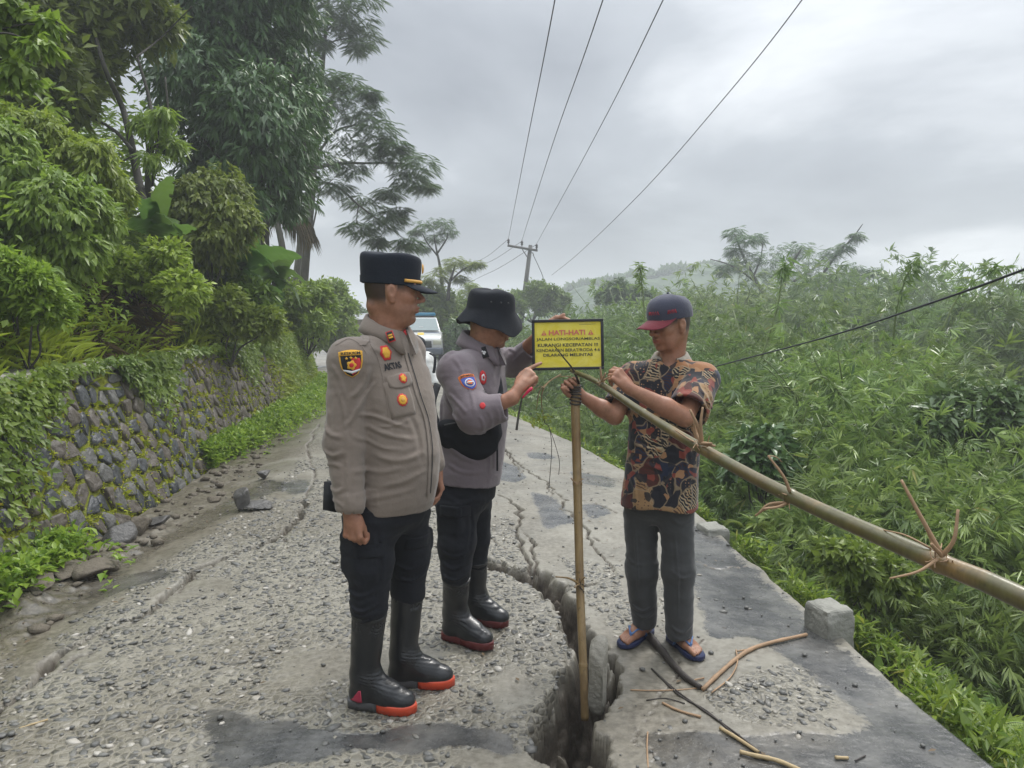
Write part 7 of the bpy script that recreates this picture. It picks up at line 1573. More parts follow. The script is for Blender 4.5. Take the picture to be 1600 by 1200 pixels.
def culm(name, path, r, nodes, mat, parent, prev=None):
    """hollow-cane look: swollen nodes with a groove along a curve; nodes = arc fractions"""
    c = catmull(path, 24); L = np.concatenate([[0], np.cumsum(np.linalg.norm(np.diff(c, axis=0), axis=1))]); tot = L[-1]; s = sorted(set(list(np.linspace(0, tot, 90))+[n*tot+d for n in nodes for d in (-.02, -.012, -.006, -.0025, 0, .0025, .006, .012, .02) if 0 < n*tot+d < tot]))
    s = np.array(s); q = np.stack([np.interp(s, L, c[:, i]) for i in range(3)], 1); rr = np.interp(s/tot, *(r if isinstance(r[0], list) else ([0, 1], r)))
    for n in nodes: d = s-n*tot; rr = rr*(1+.13*np.exp(-(d/.0065)**2)-.10*np.exp(-((d-.0)/.0018)**2)+.03*np.exp(-(d/.02)**2))
    return put(name, MB().tube(q, rr, 18).mesh(name, smooth=True), mat, parent), (lambda f: np.array([np.interp(f*tot, L, c[:, i]) for i in range(3)]))
# the long leaning pole
A0 = P(893, 579, 3.37); pts = [A0, P(935, 598, 3.18), P(1005, 645, 2.90), P(1095, 700, 2.60), P(1235, 775, 2.26), P(1470, 880, 1.84), P(1600, 936, 1.66)]
d_ = nrm(pts[-1]-pts[-2]); e_ = pts[-1]+d_*1.2+np.array((0, 0, -.05)); e2 = e_+d_*1.6+np.array((0, 0, -.22)); e3 = e2+d_*1.0+np.array((0.1, 0, -.75))
bb = thing('bamboo_pole', 'long green-brown bamboo pole slanting from the upright stake out of the photo at right', 'bamboo pole', A0)
path = pts+[e_, e2, e3]; cc = catmull(path, 24); LL = np.concatenate([[0], np.cumsum(np.linalg.norm(np.diff(cc, axis=0), axis=1))])
def arc_at(p): return LL[np.argmin(np.linalg.norm(cc-p, axis=1))]/LL[-1]
NP = [P(942, 600, 3.15), P(1003, 645, 2.9), P(1095, 700, 2.60), P(1235, 775, 2.26), P(1470, 880, 1.84)]; nf = [arc_at(p) for p in NP]+[arc_at(P(1600, 936, 1.66)+d_*.12)+k for k in (0, .12, .24)]
RK = [(A0, .0090), (P(942, 600, 3.15), .0125), (P(1003, 645, 2.9), .0155), (P(1095, 700, 2.60), .0192), (P(1235, 775, 2.26), .0212), (P(1600, 936, 1.66), .0262)]; RF = ([arc_at(p) for p, _ in RK]+[1.0], [r for _, r in RK]+[.031])
co_, at = culm('culm', path, RF, nf, M_BGREEN, bb)
# radius must follow the photo: thin tip, thick butt
def sprig(base, tips, r0=.0045, mat=M_TWIG, nm='side_twig', par=None):
    for tp in tips:
        b = np.asarray(base, float); tp = np.asarray(tp, float); m = (b+tp)/2+.012*VR.normal(size=3)*np.linalg.norm(tp-b)/.2; c = catmull([b, m, tp], 6); put(nm, MB().tube(c, np.linspace(r0, r0*.55, len(c)), 7).mesh(nm, smooth=True), mat, par or bb)
sprig(P(940, 596, 3.14), [P(938, 574, 3.13), P(953, 588, 3.12), P(946, 583, 3.1)], .006)
sprig(P(1097, 693, 2.57), [P(1078, 640, 2.56), P(1098, 636, 2.55), P(1112, 693, 2.50), P(1117, 697, 2.5), P(1085, 655, 2.58)], .007)
sprig(P(1097, 696, 2.60), [P(1055, 672, 2.66)], .004); sprig(P(1234, 768, 2.24), [P(1200, 712, 2.24)], .0055); sprig(P(1200, 712, 2.24), [P(1222, 722, 2.26)], .002)
sprig(P(1232, 785, 2.26), [P(1185, 802, 2.28), P(1192, 795, 2.24), P(1180, 806, 2.3)], .0055); sprig(P(1472, 868, 1.81), [P(1408, 750, 1.84), P(1497, 796, 1.80), P(1450, 832, 1.82), P(1455, 850, 1.78)], .0062); sprig(P(1455, 857, 1.86), [P(1380, 828, 1.98)], .003); sprig(P(1465, 874, 1.80), [P(1390, 904, 1.80)], .0042)
for b, n_, sp in ((P(1097, 697, 2.585), 12, .022), (P(1472, 872, 1.82), 16, .020), (P(1234, 775, 2.25), 8, .02), (P(940, 599, 3.15), 8, .014)):    # frayed sheaths at the nodes
    for i in range(n_): q = b+sp*rand_unit(1, VR)[0]*(1, .7, 1); sprig(q, [q+sp*1.3*nrm(VR.normal(size=3)+np.array((-.4, 0, .5)))], .0022, nm='sheath_fibre')
# dark torn tip in front of the sign
put('torn_tip', MB().tube(catmull([P(905, 600, 3.36), P(895, 577, 3.33), P(880, 558, 3.30), P(866, 540, 3.28)], 6), np.linspace(.0075, .0025, 19), 7, squash=(1, .5)).mesh('torn_tip', smooth=True), M_DTWIG, bb)
# the upright stake in the fissure
b0 = P(913, 1092, 3.10); stake = thing('bamboo_stake', 'upright dry bamboo stake standing in the road fissure', 'bamboo stake', b0)
sp_ = [P(914, 1125, 3.10), P(912, 1060, 3.14), P(906, 910, 3.26), P(902, 750, 3.33), P(899, 640, 3.37), P(898, 590, 3.385)]; L0 = [0]; sc_ = catmull(sp_, 24); LS = np.concatenate([[0], np.cumsum(np.linalg.norm(np.diff(sc_, axis=0), axis=1))]); fa = lambda p: LS[np.argmin(np.linalg.norm(sc_-p, axis=1))]/LS[-1]
culm('culm', sp_, (.017, .0205), [fa(P(907, 913, 3.26)), fa(P(902, 757, 3.33)), fa(P(899, 622, 3.375)), fa(P(911, 1040, 3.15))], M_BDRY, stake)
sprig(P(906, 913, 3.24), [P(868, 901, 3.2), P(914, 902, 3.22), P(898, 918, 3.2)], .0055, M_BDRY, 'side_twig', stake); sprig(P(902, 757, 3.31), [P(892, 747, 3.3), P(911, 748, 3.3)], .004, M_TWIG, 'side_twig', stake)
for i in range(9): q = P(907, 915, 3.245)+.012*rand_unit(1, VR)[0]; sprig(q, [q+.03*nrm(VR.normal(size=3))], .002, M_DTWIG, 'root_fibre', stake)
# lashing at the joint
for k in range(7):
    c = P(899, 603+k*4.5, 3.375); ang = np.linspace(0, 2*np.pi, 22); R0 = .0235+.001*(k % 2); q = [c+np.array((R0*math.cos(a), R0*math.sin(a), .004*math.sin(a+k))) for a in ang]; put('lashing', MB().tube(q, .0038, 6).mesh('lashing', smooth=True), simple('rubber_lashing', (.045, .035, .028), .55) if k == 0 else bpy.data.materials['rubber_lashing'], stake)
# hanging dry strips and a leafy tendril
hs = thing('hanging_bark_strip', 'brown shredded strip hanging left of the stake below the sign', 'bark strip', P(845, 610, 3.3))
for pts_ in ([P(892, 588, 3.36), P(868, 590, 3.36), P(850, 606, 3.3), P(846, 628, 3.3), P(850, 655, 3.3)], [P(876, 585, 3.36), P(858, 596, 3.34), P(843, 612, 3.3), P(838, 640, 3.3)], [P(850, 606, 3.3), P(842, 604, 3.3), P(828, 616, 3.28)]):
    c = catmull(pts_, 6); put('strip', MB().tube(c, np.linspace(.006, .0015, len(c)), 6, squash=(1.5, .4)).mesh('strip', smooth=True), M_BDRY, hs)
tn = thing('leafy_tendril', 'thin dark tendril with fresh pale leaves dangling under the sign', 'tendril', P(858, 700, 3.3))
c = catmull([P(850, 655, 3.3), P(852, 662, 3.3), P(858, 668, 3.3), P(862, 700, 3.3), P(858, 760, 3.3)], 6); put('stem', MB().tube(c, .0016, 5).mesh('stem'), M_DTWIG, tn); c2 = catmull([P(858, 668, 3.3), P(866, 690, 3.3), P(874, 720, 3.3), P(873, 742, 3.3)], 6); put('stem', MB().tube(c2, .0014, 5).mesh('stem'), M_DTWIG, tn)
n_ = 60; q = np.array([P(845, 655, 3.3)]*n_)+VR.normal(size=(n_, 3))*(.022, .015, .014)+np.array((0, 0, -.003)); l = VR.uniform(.012, .03, n_); put('leaves', leaf_mesh('leaves', [leaves(q, rand_unit(n_, VR)+(0, -.3, .2), rand_unit(n_, VR), l, l*.35)], [VR.random(n_)]), M_LIGHTLEAF, tn)
# knife-like red-handled blade held by the second officer
bl = thing('machete', 'small dark blade with a red grip held by the officer in the bucket hat', 'blade', P(826, 615, 3.2))
put('grip', MB().tube(catmull([P(832, 606, 3.2), P(824, 613, 3.2), P(816, 622, 3.2)], 4), [.012, .013, .013, .012, .011, .010, .009, .008, .006], 8, squash=(1, .6)).mesh('grip', smooth=True), simple('red_grip', (.55, .02, .07), .4), bl)
put('blade', MB().tube(catmull([P(816, 620, 3.2), P(811, 645, 3.2), P(807, 672, 3.2)], 4), np.linspace(.004, .006, 9), 6, squash=(.4, 1)).mesh('blade'), simple('stained_steel', (.09, .085, .075), .45, metal=.5), bl)
# ---------------------------------------------------------------- the sign
sg = thing('warning_sign', 'yellow rectangular warning sign with black frame and red and black lettering', 'sign', P(888, 539, 3.40))
c00, c10, c01 = P(832, 579, 3.41), P(944, 577, 3.40), P(833, 500, 3.43); u = nrm(c10-c00); v = nrm(c01-c00-u*np.dot(c01-c00, u)); nn = np.cross(u, v); nn = nn*(-1 if nn[1] > 0 else 1); Ws = np.linalg.norm(c10-c00); Hs = np.linalg.norm(c01-c00); R_ = np.stack([u, v, np.cross(u, v)], 1); cen = c00+u*Ws/2+v*Hs/2; fw = .0125
M_SF = simple('black_frame_plastic', (.012, .013, .018), .45, .2)
t = NT('yellow_print'); co = t.coord(); t.set(color=t.mix(t.ramp(t.noise(co, 14, 4, .6, 1.5), [(.35, 0.0), (.7, 1.0)]), (.72, .60, .035), (.78, .68, .13)), rough=.32, spec=.4, normal=t.bump(t.noise(co, 12, 3, .5, 2.0), .5, .006)); M_SY = t.m
put('board', MB().box(cen-nn*.006, (Ws/2-.004, Hs/2-.004, .003), R_).mesh('board'), M_SF, sg)
for a, b, hx, hy in ((0, Hs/2-fw/2, Ws/2, fw/2), (0, -Hs/2+fw/2, Ws/2, fw/2), (-Ws/2+fw/2, 0, fw/2, Hs/2-fw-.0005), (Ws/2-fw/2, 0, fw/2, Hs/2-fw-.0005)): o = put('frame', MB().box(cen+u*a+v*b, (hx, hy, .006), R_).mesh('frame'), M_SF, sg); bevel_mod(o, .002)
# sheet slightly wavy
gx = np.linspace(-Ws/2+fw, Ws/2-fw, 40); gy = np.linspace(-Hs/2+fw, Hs/2-fw, 28); Yy, Xx = np.meshgrid(gy, gx, indexing='ij'); wz = .0012*(fbm(Xx*18, Yy*18, 2, 2)-.5); Vp = cen+Xx[..., None]*u+Yy[..., None]*v+(nn*(.0005+wz[..., None])); ix = np.arange(Xx.size).reshape(Xx.shape)
sh_ = put('sheet', mesh_np('sheet', Vp.reshape(-1, 3), quads=np.stack([ix[:-1, :-1], ix[:-1, 1:], ix[1:, 1:], ix[1:, :-1]], -1).reshape(-1, 4), smooth=True), M_SY, sg)
M_SR = simple('faded_red_print', (.62, .16, .11), .5, .3, 80); M_SB = simple('black_print', (.035, .034, .028), .5, .4, 120)
px2m = Ws/112.0
def sign_px(px, py): return (px-888)*px2m, (539.5-py)*px2m
def sign_text(s, px, py, w, h, mt, bold=.015):
    V, F = text_geo(s, 1.0, w*px2m, h*px2m, bold); a, b = sign_px(px, py); W3 = cen+(V[:, :1]+a)*u+(V[:, 1:]+b)*v+nn*.0028; me = bpy.data.meshes.new('lettering'); me.from_pydata([tuple(q) for q in W3], [], F); me.update(); put('lettering', me, mt, sh_)
sign_text('HATI-HATI', 887, 520.5, 57, 8.0, M_SR, .035); sign_text('JALAN LONGSOR/AMBLAS', 888.5, 531.2, 99, 5.5, M_SB, .012); sign_text('KURANGI KECEPATAN !!!', 888, 540.0, 94, 5.2, M_SB, .02); sign_text('KENDARAAN BERAT/RODA 4-6', 888.5, 548.0, 99, 4.9, M_SB, .012); sign_text('DILARANG MELINTAS', 888, 555.5, 77, 4.6, M_SB, .02)
for px in (851, 924):
    a, b = sign_px(px, 520.8); k = px2m*4.4; W3 = [cen+u*(a+q*k)+v*(b+r*k)+nn*.0028 for q, r in ((-1, -.85), (1, -.85), (0, .95))]; put('warning_triangle', mesh_np('warning_triangle', W3, [(0, 1, 2)]), M_SR, sh_)
    W3 = [cen+u*(a+q*k)+v*(b+r*k)+nn*.0031 for q, r in ((-.16, -.1), (.16, -.1), (.12, .45), (-.12, .45), (-.14, -.55), (.14, -.55), (.14, -.3), (-.14, -.3))]; put('exclamation_mark', mesh_np('exclamation_mark', W3, quads=[(0, 1, 2, 3), (4, 5, 6, 7)]), M_SY, sh_)
a, b = sign_px(920, 508); put('printed_rule', mesh_np('printed_rule', [cen+u*(a+q)+v*(b+r)+nn*.0028 for q, r in ((-.040, -.0008), (.034, -.0008), (.034, .0008), (-.040, .0008))], quads=[(0, 1, 2, 3)]), simple('grey_print', (.25, .22, .08), .5), sh_)

# ---------------------------------------------------------------- utility pole and wires
M_POLE = simple('pole_wood', (.10, .095, .085), .85, .3, 3); M_WIRE = simple('wire_dark', (.03, .03, .033), .5); M_INS = simple('insulator_glaze', (.06, .05, .05), .3)
YP = 45.0; up_ = thing('utility_pole', 'leaning utility pole with a crossarm and three insulators beyond the bamboo', 'utility pole', P(818, 480, YP)); top = P(829, 383, YP)
put('post', MB().tube([P(812, 520, YP), P(820, 455, YP), top], [.17, .14, .115], 10).mesh('post', smooth=True), M_POLE, up_); xa, xb = P(793, 383.5, YP-.15), P(840, 391.5, YP-.15); put('crossarm', MB().tube([xa, xb], .07, 4).mesh('crossarm'), M_POLE, up_)
put('brace', MB().tube([P(815, 388, YP-.2), P(824, 402, YP-.15)], .03, 5).mesh('brace'), M_POLE, up_); put('guy_bracket', MB().tube(catmull([P(826, 396, YP), P(832, 395, YP), P(834, 399, YP)], 4), .025, 5).mesh('guy_bracket'), M_POLE, up_)
INS = [P(794.5, 382, YP-.15), P(815.5, 385, YP-.15), P(838.5, 390, YP-.15)]
for q in INS:
    o = put('insulator', MB().tube([q, q+(0, 0, .06), q+(0, 0, .10), q+(0, 0, .16), q+(0, 0, .20), q+(0, 0, .28), q+(0, 0, .34)], [.03, .03, .085, .05, .085, .06, .03], 10).mesh('insulator', smooth=True), M_INS, up_)
def wire(pts, r, label, grp, cat='wire', mat=M_WIRE):
    c = catmull(pts, 10); return put('power_line' if cat == 'wire' else 'cable', MB().tube(c, r, 6).mesh('wire'), mat, label=label, cat=cat, group=grp)
g_ = 'overhead wires of the utility pole'
for (x1, x2, x0), ins, lb in (((797, 848, 867), INS[0], 'leftmost of the three overhead wires rising from the crossarm'), ((826, 905, 942), INS[1], 'middle one of the three overhead wires rising from the crossarm'), ((868, 985, 1036), INS[2], 'third overhead wire rising from the right end of the crossarm')):
    i3 = ins+(0, 0, .34); fr = P(x0, 0, 13.0); mid = P({867: 822, 942: 862, 1036: 921}[x0], 230, 24.0); mid[2] = i3[2]*.5+fr[2]*.5-.25; q = P({867: 822, 942: 862, 1036: 921}[x0], 230, 24.0); k = 24.0*mid[2]/mid[2]; mid = q
    nxt = fr+(fr-mid)*1.4+np.array((0, 0, .5)); wire([i3, mid, fr, nxt], .011, lb, g_)
wire([P(862, 430, 45), P(905, 395, 38), P(1000, 303, 24), P(1130, 155, 16.5), P(1253, 0, 12.5), P(1400, -220, 9.5)], .010, 'long sagging wire crossing the sky farthest right of the overhead wires', g_)
for ins, (x, y), lb in ((INS[0], (740, 412), 'topmost thin wire leaving the pole to the left'), (INS[1], (745, 418), 'middle thin wire leaving the pole to the left'), (INS[2], (740, 438), 'lowest thin wire leaving the pole to the left')):
    a = ins+(0, 0, .3); b = P(x, y, 62); m = (a+b)/2-(0, 0, .15); e = b+(b-a)*.9; wire([a, m, b, e], .014, lb, 'thin wires leaving the pole to the left')
wire([P(833, 398, YP), P(841, 415, 45.5), P(848, 432, 46), P(853, 455, 46.5)], .02, 'guy wire slanting down from the pole into the bushes', None)
M_CAB = simple('black_cable', (.012, .014, .022), .45); wire([P(860, 640, 14), P(980, 612, 10.5), P(1110, 575, 7.6), P(1290, 527, 5.4), P(1450, 475, 4.2), P(1600, 421, 3.5), P(1900, 300, 2.8), P(2300, 130, 2.2)], .0062, 'thick dark blue-black cable slanting down across the bamboo at right', None, 'cable', M_CAB)

# ---------------------------------------------------------------- pickup
def pickup():
    Y = 30.0; gz = float(HZ(-3.3, Y)[0]); c = np.array((P(658, 530, Y)[0], Y, gz)); t_ = thing('pickup_truck', 'white and dark police pickup with blue roof light bar parked down the road', 'pickup truck', c)
    wht = simple('white_paint', (.62, .62, .60), .25, .05, coat=.6); drk = simple('dark_trim', (.03, .032, .035), .5); gls = simple('windscreen_glass', (.12, .17, .17), .06, .1, spec=.8); ylw = simple('yellow_decal', (.72, .48, .05), .4); gry = simple('grey_decal', (.10, .12, .16), .35)
    yaw = .10; X = np.array((math.cos(yaw), math.sin(yaw), 0)); Yv = np.array((-math.sin(yaw), math.cos(yaw), 0)); B = lambda x, y, z: c+X*x+Yv*y+UP*z
    def slab(secs, nm, mt, par=t_, bv=.04):
        """secs: (y, half width bottom, half width top, z0, z1)"""
        V = []
        for y, wb, w2, z0, z1 in secs: V += [B(-wb, y, z0), B(wb, y, z0), B(w2, y, z1), B(-w2, y, z1)]
        Q = [(0, 3, 2, 1), tuple(4*(len(secs)-1)+k for k in (0, 1, 2, 3))]
        for i in range(len(secs)-1):
            for j in range(4): Q.append((4*i+j, 4*i+(j+1) % 4, 4*i+4+(j+1) % 4, 4*i+4+j))
        o = put(nm, MB().add(V, Q=Q).mesh(nm), mt, par); bevel_mod(o, bv); return o
    body = slab([(-1.35, .78, .72, .42, .92), (-1.15, .86, .78, .34, 1.05), (.2, .88, .82, .32, 1.16), (1.9, .88, .86, .34, 1.12), (3.6, .88, .86, .4, 1.10)], 'body', wht)
    cabn = slab([(.12, .78, .76, 1.12, 1.16), (.85, .76, .60, 1.12, 1.72), (1.9, .76, .60, 1.12, 1.74), (2.2, .76, .64, 1.12, 1.66)], 'cab', wht)
    put('windscreen', MB().add([B(-.70, .14, 1.20), B(.70, .14, 1.20), B(.57, .80, 1.665), B(-.57, .80, 1.665)], Q=[(0, 1, 2, 3)]).mesh('windscreen'), gls, cabn).location += Vector((0, -.035, .03))
    for s in (-1, 1):
        put('side_window', MB().add([B(.775*s, .35, 1.18), B(.775*s, 1.9, 1.18), B(.625*s, 1.85, 1.66), B(.625*s, .85, 1.66)], Q=[(0, 1, 2, 3)]).mesh('side_window'), gls, cabn); mr = slab([(.30, .10, .10, 0, 0)]*0+[(.28, .09, .09, 1.20, 1.34), (.36, .09, .09, 1.20, 1.34)], 'mirror', drk, cabn, .02); mr.location += Vector(tuple(X*.95*s)); cp = slab([(.275, .092, .092, 1.30, 1.37), (.37, .092, .092, 1.30, 1.37)], 'mirror_cap', wht, mr, .02); cp.location += Vector((0, 0, 0))
        slab([(-1.36, .15, .15, .72, .90), (-1.10, .17, .16, .74, .93)], 'headlight', simple('headlight_lens', (.62, .62, .5), .1, spec=.8), t_, .02).location += Vector(tuple(X*.62*s))
        for yy in (-.55, 2.6):
            w = MB(); a = np.linspace(0, 2*np.pi, 24, endpoint=False); V = [B(s*(.80+dx), yy+r*math.cos(q), .37+r*math.sin(q)) for dx, r in ((-.12, .37), (.08, .37), (.09, .33), (.08, .22)) for q in a]; w.add(V, Q=[(i*24+j, i*24+(j+1) % 24, (i+1)*24+(j+1) % 24, (i+1)*24+j) for i in range(3) for j in range(24)]); wo_ = put('wheel', w.mesh('wheel', smooth=True), drk, t_)
            put('rim', MB().tube([B(s*.86, yy, .37), B(s*.885, yy, .37)], .21, 16).mesh('rim', smooth=True), simple('alloy', (.4, .4, .4), .3, metal=.8), wo_)
    slab([(-1.40, .42, .40, .62, .86), (-1.33, .42, .40, .62, .86)], 'grille', drk, t_, .01); slab([(-1.47, .80, .80, .36, .60), (-1.33, .84, .84, .36, .62)], 'bumper', gry, t_, .03)
    slab([(-1.30, .25, .25, .945, .955), (.05, .30, .30, 1.165, 1.172)], 'bonnet_decal', gry, t_, .002).location += Vector(tuple(X*.42)); slab([(-.9, .12, .12, 1.075, 1.082), (-.3, .12, .12, 1.145, 1.152)], 'bonnet_badge', ylw, t_, .002)
    lb = slab([(1.0, .58, .56, 1.80, 1.92), (1.3, .58, .56, 1.80, 1.92)], 'light_bar', simple('blue_lens', (.02, .20, .34), .15, spec=.7), t_, .03); slab([(1.05, .5, .5, 1.73, 1.80), (1.25, .5, .5, 1.73, 1.80)], 'light_bar_foot', drk, lb, .01)
    put('wiper', MB().tube([B(-.5, .10, 1.20), B(.1, .17, 1.24)], .012, 4).mesh('wiper'), drk, cabn)
pickup()
# ---------------------------------------------------------------- low roofs in the distance
def roof(px0, px1, py0, py1, Y, label):
    a, b = P(px0, py1, Y), P(px1, py1, Y); h = P(px0, py0, Y)[2]-a[2]; t_ = thing('house', label, 'house', (a+b)/2-(0, 0, 2)); w = b-a
    V = [a, b, b+(0, 3, h), a+(0, 3, h), a+(0, 6, 0), b+(0, 6, 0)]; put('roof', MB().add(V, Q=[(0, 1, 2, 3), (3, 2, 5, 4)]).mesh('roof'), simple('grey_sheet_roof', (.30, .31, .32), .6, .3, 3), t_)
    put('wall', MB().add([a+w*.05+(0, .3, 0), b-w*.05+(0, .3, 0), b-w*.05+(0, 5.5, 0), a+w*.05+(0, 5.5, 0), a+w*.05+(0, .3, -2.3), b-w*.05+(0, .3, -2.3), b-w*.05+(0, 5.5, -2.3), a+w*.05+(0, 5.5, -2.3)], Q=[(4, 5, 1, 0), (5, 6, 2, 1), (7, 4, 0, 3), (6, 7, 3, 2)]).mesh('wall'), simple('plaster_tan', (.30, .26, .21), .8, .3, 3), t_)
roof(525, 566, 489, 499, 38, 'low house with grey sheet roof at the road bend on the left'); roof(700, 735, 471, 479, 44, 'low house with pale roof partly hidden behind the bucket hat')

# ---------------------------------------------------------------- concrete guard blocks on the outer edge
def block(corners, Y, wd, dp, ht, rot, label):
    c = P(*corners, Y); m = bpy.data.meshes.new('block'); w, d, h = wd/2, dp/2, ht; V = []
    V = [(-w, -d, -h), (w, -d, -h), (w, d, -h), (-w, d, -h), (-w*.92, -d*.75, 0), (w*.92, -d*.95, 0), (w*.9, d*.9, .01), (-w*.9, d*.9, .01), (-w, -d, -.06), (w, -d, -.045), (w, d, -.04), (-w, d, -.05)]
    R = np.array([[math.cos(rot), -math.sin(rot), 0], [math.sin(rot), math.cos(rot), 0], [0, 0, 1]]); V = np.array(V)@R.T+c
    o = put('guard_block', MB().add(V, Q=[(0, 3, 2, 1), (0, 1, 9, 8), (1, 2, 10, 9), (2, 3, 11, 10), (3, 0, 8, 11), (8, 9, 5, 4), (9, 10, 6, 5), (10, 11, 7, 6), (11, 8, 4, 7), (4, 5, 6, 7)]).mesh('guard_block'), M_BLOCK, label=label, cat='concrete block', group='concrete guard blocks on the outer road edge'); bevel_mod(o, .012, 2); s_ = o.modifiers.new('sub', 'SUBSURF'); s_.subdivision_type = 'SIMPLE'; s_.levels = s_.render_levels = 3
    tx = bpy.data.textures.get('rough') or bpy.data.textures.new('rough', 'CLOUDS'); tx.noise_scale = .05; dm = o.modifiers.new('d', 'DISPLACE'); dm.texture = tx; dm.strength = .022; dm.texture_coords = 'GLOBAL'
    return o
M_BLOCK = simple('weathered_block', (.235, .23, .20), .85, .5, 7, .9, 45, bdist=.01)
block((1296, 946), 3.76, .17, .18, .45, .35, 'nearer grey concrete guard block with a chipped top at the outer road edge'); block((1113, 822), 5.45, .17, .20, .45, .3, 'farther small concrete guard block behind the legs of the man in batik')

# ---------------------------------------------------------------- rocks and broken concrete
def rock(c, size, seed, mat, name, label=None, rot=0, group=None, cat='stone', sub=3, parent=None, ang=.5):
    r = np.random.default_rng(seed); import bmesh
    bm = bmesh.new(); bmesh.ops.create_icosphere(bm, subdivisions=sub, radius=1.0); pl = [(nrm(r.normal(size=3)), r.uniform(.34, .66)) for _ in range(8)]
    R = np.array([[math.cos(rot), -math.sin(rot), 0], [math.sin(rot), math.cos(rot), 0], [0, 0, 1]]); V = np.array([v.co for v in bm.verts])
    for n_, d in pl: k = V@n_-d; V = V-np.outer(np.maximum(k, 0), n_)
    V = V*(1+.12*(fbm(V[:, 0]*2.5+seed, V[:, 1]*2.5, V[:, 2]*2.5, 4)-.5)[:, None]); V = (V*np.asarray(size))@R.T+np.asarray(c)
    T = [[v.index for v in f.verts] for f in bm.faces]; bm.free(); return put(name, mesh_np(name, V, T, smooth=False), mat, parent, label=label, cat=None if parent else cat, group=group)
M_ROCK = simple('dark_basalt', (.085, .08, .075), .5, .5, 8, .9, 30, bdist=.015); M_CONCR = simple('broken_concrete', (.125, .105, .078), .85, .45, 9, 1.0, 40, bdist=.012); M_CHUNK = simple('pale_broken_concrete', (.30, .28, .235), .8, .4, 9, 1.0, 40, bdist=.012)
q = G(374, 797); rock(q+(0, 0, .085), (.085, .10, .12), 4, M_ROCK, 'rock', 'upright dark grey rock standing on the road near the wall', .5)
q = G(398, 797); rock(q+(0, .05, .02), (.13, .09, .05), 9, M_ROCK, 'rock', 'flat dark slab of rock leaning beside the upright rock', .2); q = G(413, 746); rock(q+(0, 0, .03), (.10, .07, .045), 12, M_ROCK, 'rock', 'smaller rock lying alone farther up beside the wall', .9)
CH = [((158, 880), (.30, .16, .07), 'long low slab of cracked concrete kerb at the foot of the wall', 21), ((182, 838), (.15, .13, .10), 'dark broken block at the left end of the rubble heap', 22), ((212, 826), (.19, .15, .10), 'tan broken block in the middle of the rubble heap', 23), ((244, 812), (.13, .11, .08), 'dark-faced broken block at the right end of the rubble heap', 24), ((335, 772), (.10, .08, .04), 'flat earthy lump left of the upright rock', 28), ((60, 905), (.32, .13, .06), 'nearest slab of broken kerb at the left edge of the photo', 30), ((115, 888), (.25, .12, .06), 'second slab of broken kerb from the left edge of the photo', 31)]
for (px, py), s_, lb, sd_ in CH:
    q = G(px, py); z = float(HZ(q[0], q[1])[0]); rock((q[0], q[1], z+s_[2]*.35), s_, sd_, M_ROCK if sd_ in (22, 24) else M_CONCR, 'broken_concrete', lb, rot=-1.1+.3*rr_.normal(), group='broken kerb pieces along the foot of the wall', cat='rubble')
# chunks wedged in the fissure
q = P(937, 1056, 3.02); rock(q+(0, 0, .0), (.078, .07, .17), 41, M_CHUNK, 'concrete_chunk', 'upright pale concrete chunk wedged in the fissure right of the stake', .3, 'broken chunks in the road fissure', 'rubble')
for i, (px, py, Y_, s_, lb) in enumerate([(930, 1176, 2.62, (.04, .035, .03), 'small grey lump deep in the fissure'), (915, 1195, 2.58, (.05, .04, .035), 'larger grey lump at the bottom of the fissure by the photo edge'), (880, 1165, 2.66, (.035, .05, .06), 'slanting chunk against the left wall of the fissure')]): rock(P(px, py, Y_)+(0, 0, -.08), s_, 50+i, M_CONCR, 'concrete_chunk', lb, .4*i, 'broken chunks in the road fissure', 'rubble', 2)
# litter in the fissure: bark and splinters
m = MB()
for i in range(70):
    f = VR.random(); k = MAINP[8:12]; p = k[0]+(k[-1]-k[0])*f; p = np.array((np.interp(f, [0, .33, .66, 1], k[:, 0]), np.interp(f, [0, .33, .66, 1], k[:, 1]), 0))+np.array((VR.normal(0, .03), VR.normal(0, .02), 0)); z = float(HZ(p[0], p[1])[0])+.01; a = VR.uniform(0, 6.28); L = VR.uniform(.02, .08); d = np.array((math.cos(a), math.sin(a), VR.normal(0, .3))); m.tube([p+(0, 0, z), p+(0, 0, z)+d*L/2+(0, 0, .004), p+(0, 0, z)+d*L], VR.uniform(.002, .006), 5, squash=(1, .4))
put('fissure_litter', m.mesh('fissure_litter'), M_BDRY, kind='stuff', label='bark bits and splinters lying in the bottom of the fissure', cat='litter')
# ---------------------------------------------------------------- sticks on the slab
def on_road(px, py, lift=0.0, z=-.045):
    for _ in range(4): q = G(px, py, z); z = float(HZ(q[0], q[1])[0])
    if z < -.2: z = -.05; q = G(px, py, z)
    return np.array((q[0], q[1], z+lift))
def stick(pts, r, mt, label, name='stick', cat='stick', n=7, squash=None, group='sticks and splinters littering the slab'):
    q = [on_road(a, b, r0) for (a, b), r0 in zip(pts, np.broadcast_to(r, (len(pts),)))]; c = catmull(q, 5); rr = np.interp(np.linspace(0, 1, len(c)), np.linspace(0, 1, len(pts)), np.broadcast_to(r, (len(pts),))); rr = rr*(1+.06*VR.normal(size=len(rr))); return put(name, MB().tube(c, rr, n, squash=squash).mesh(name, smooth=True), mt, label=label, cat=cat, group=group)
stick([(1014, 1000), (1032, 1020), (1050, 1042), (1070, 1062), (1094, 1078)], [.020, .018, .015, .014, .012], M_DTWIG, 'thick blackened branch lying between the feet of the man in sandals')
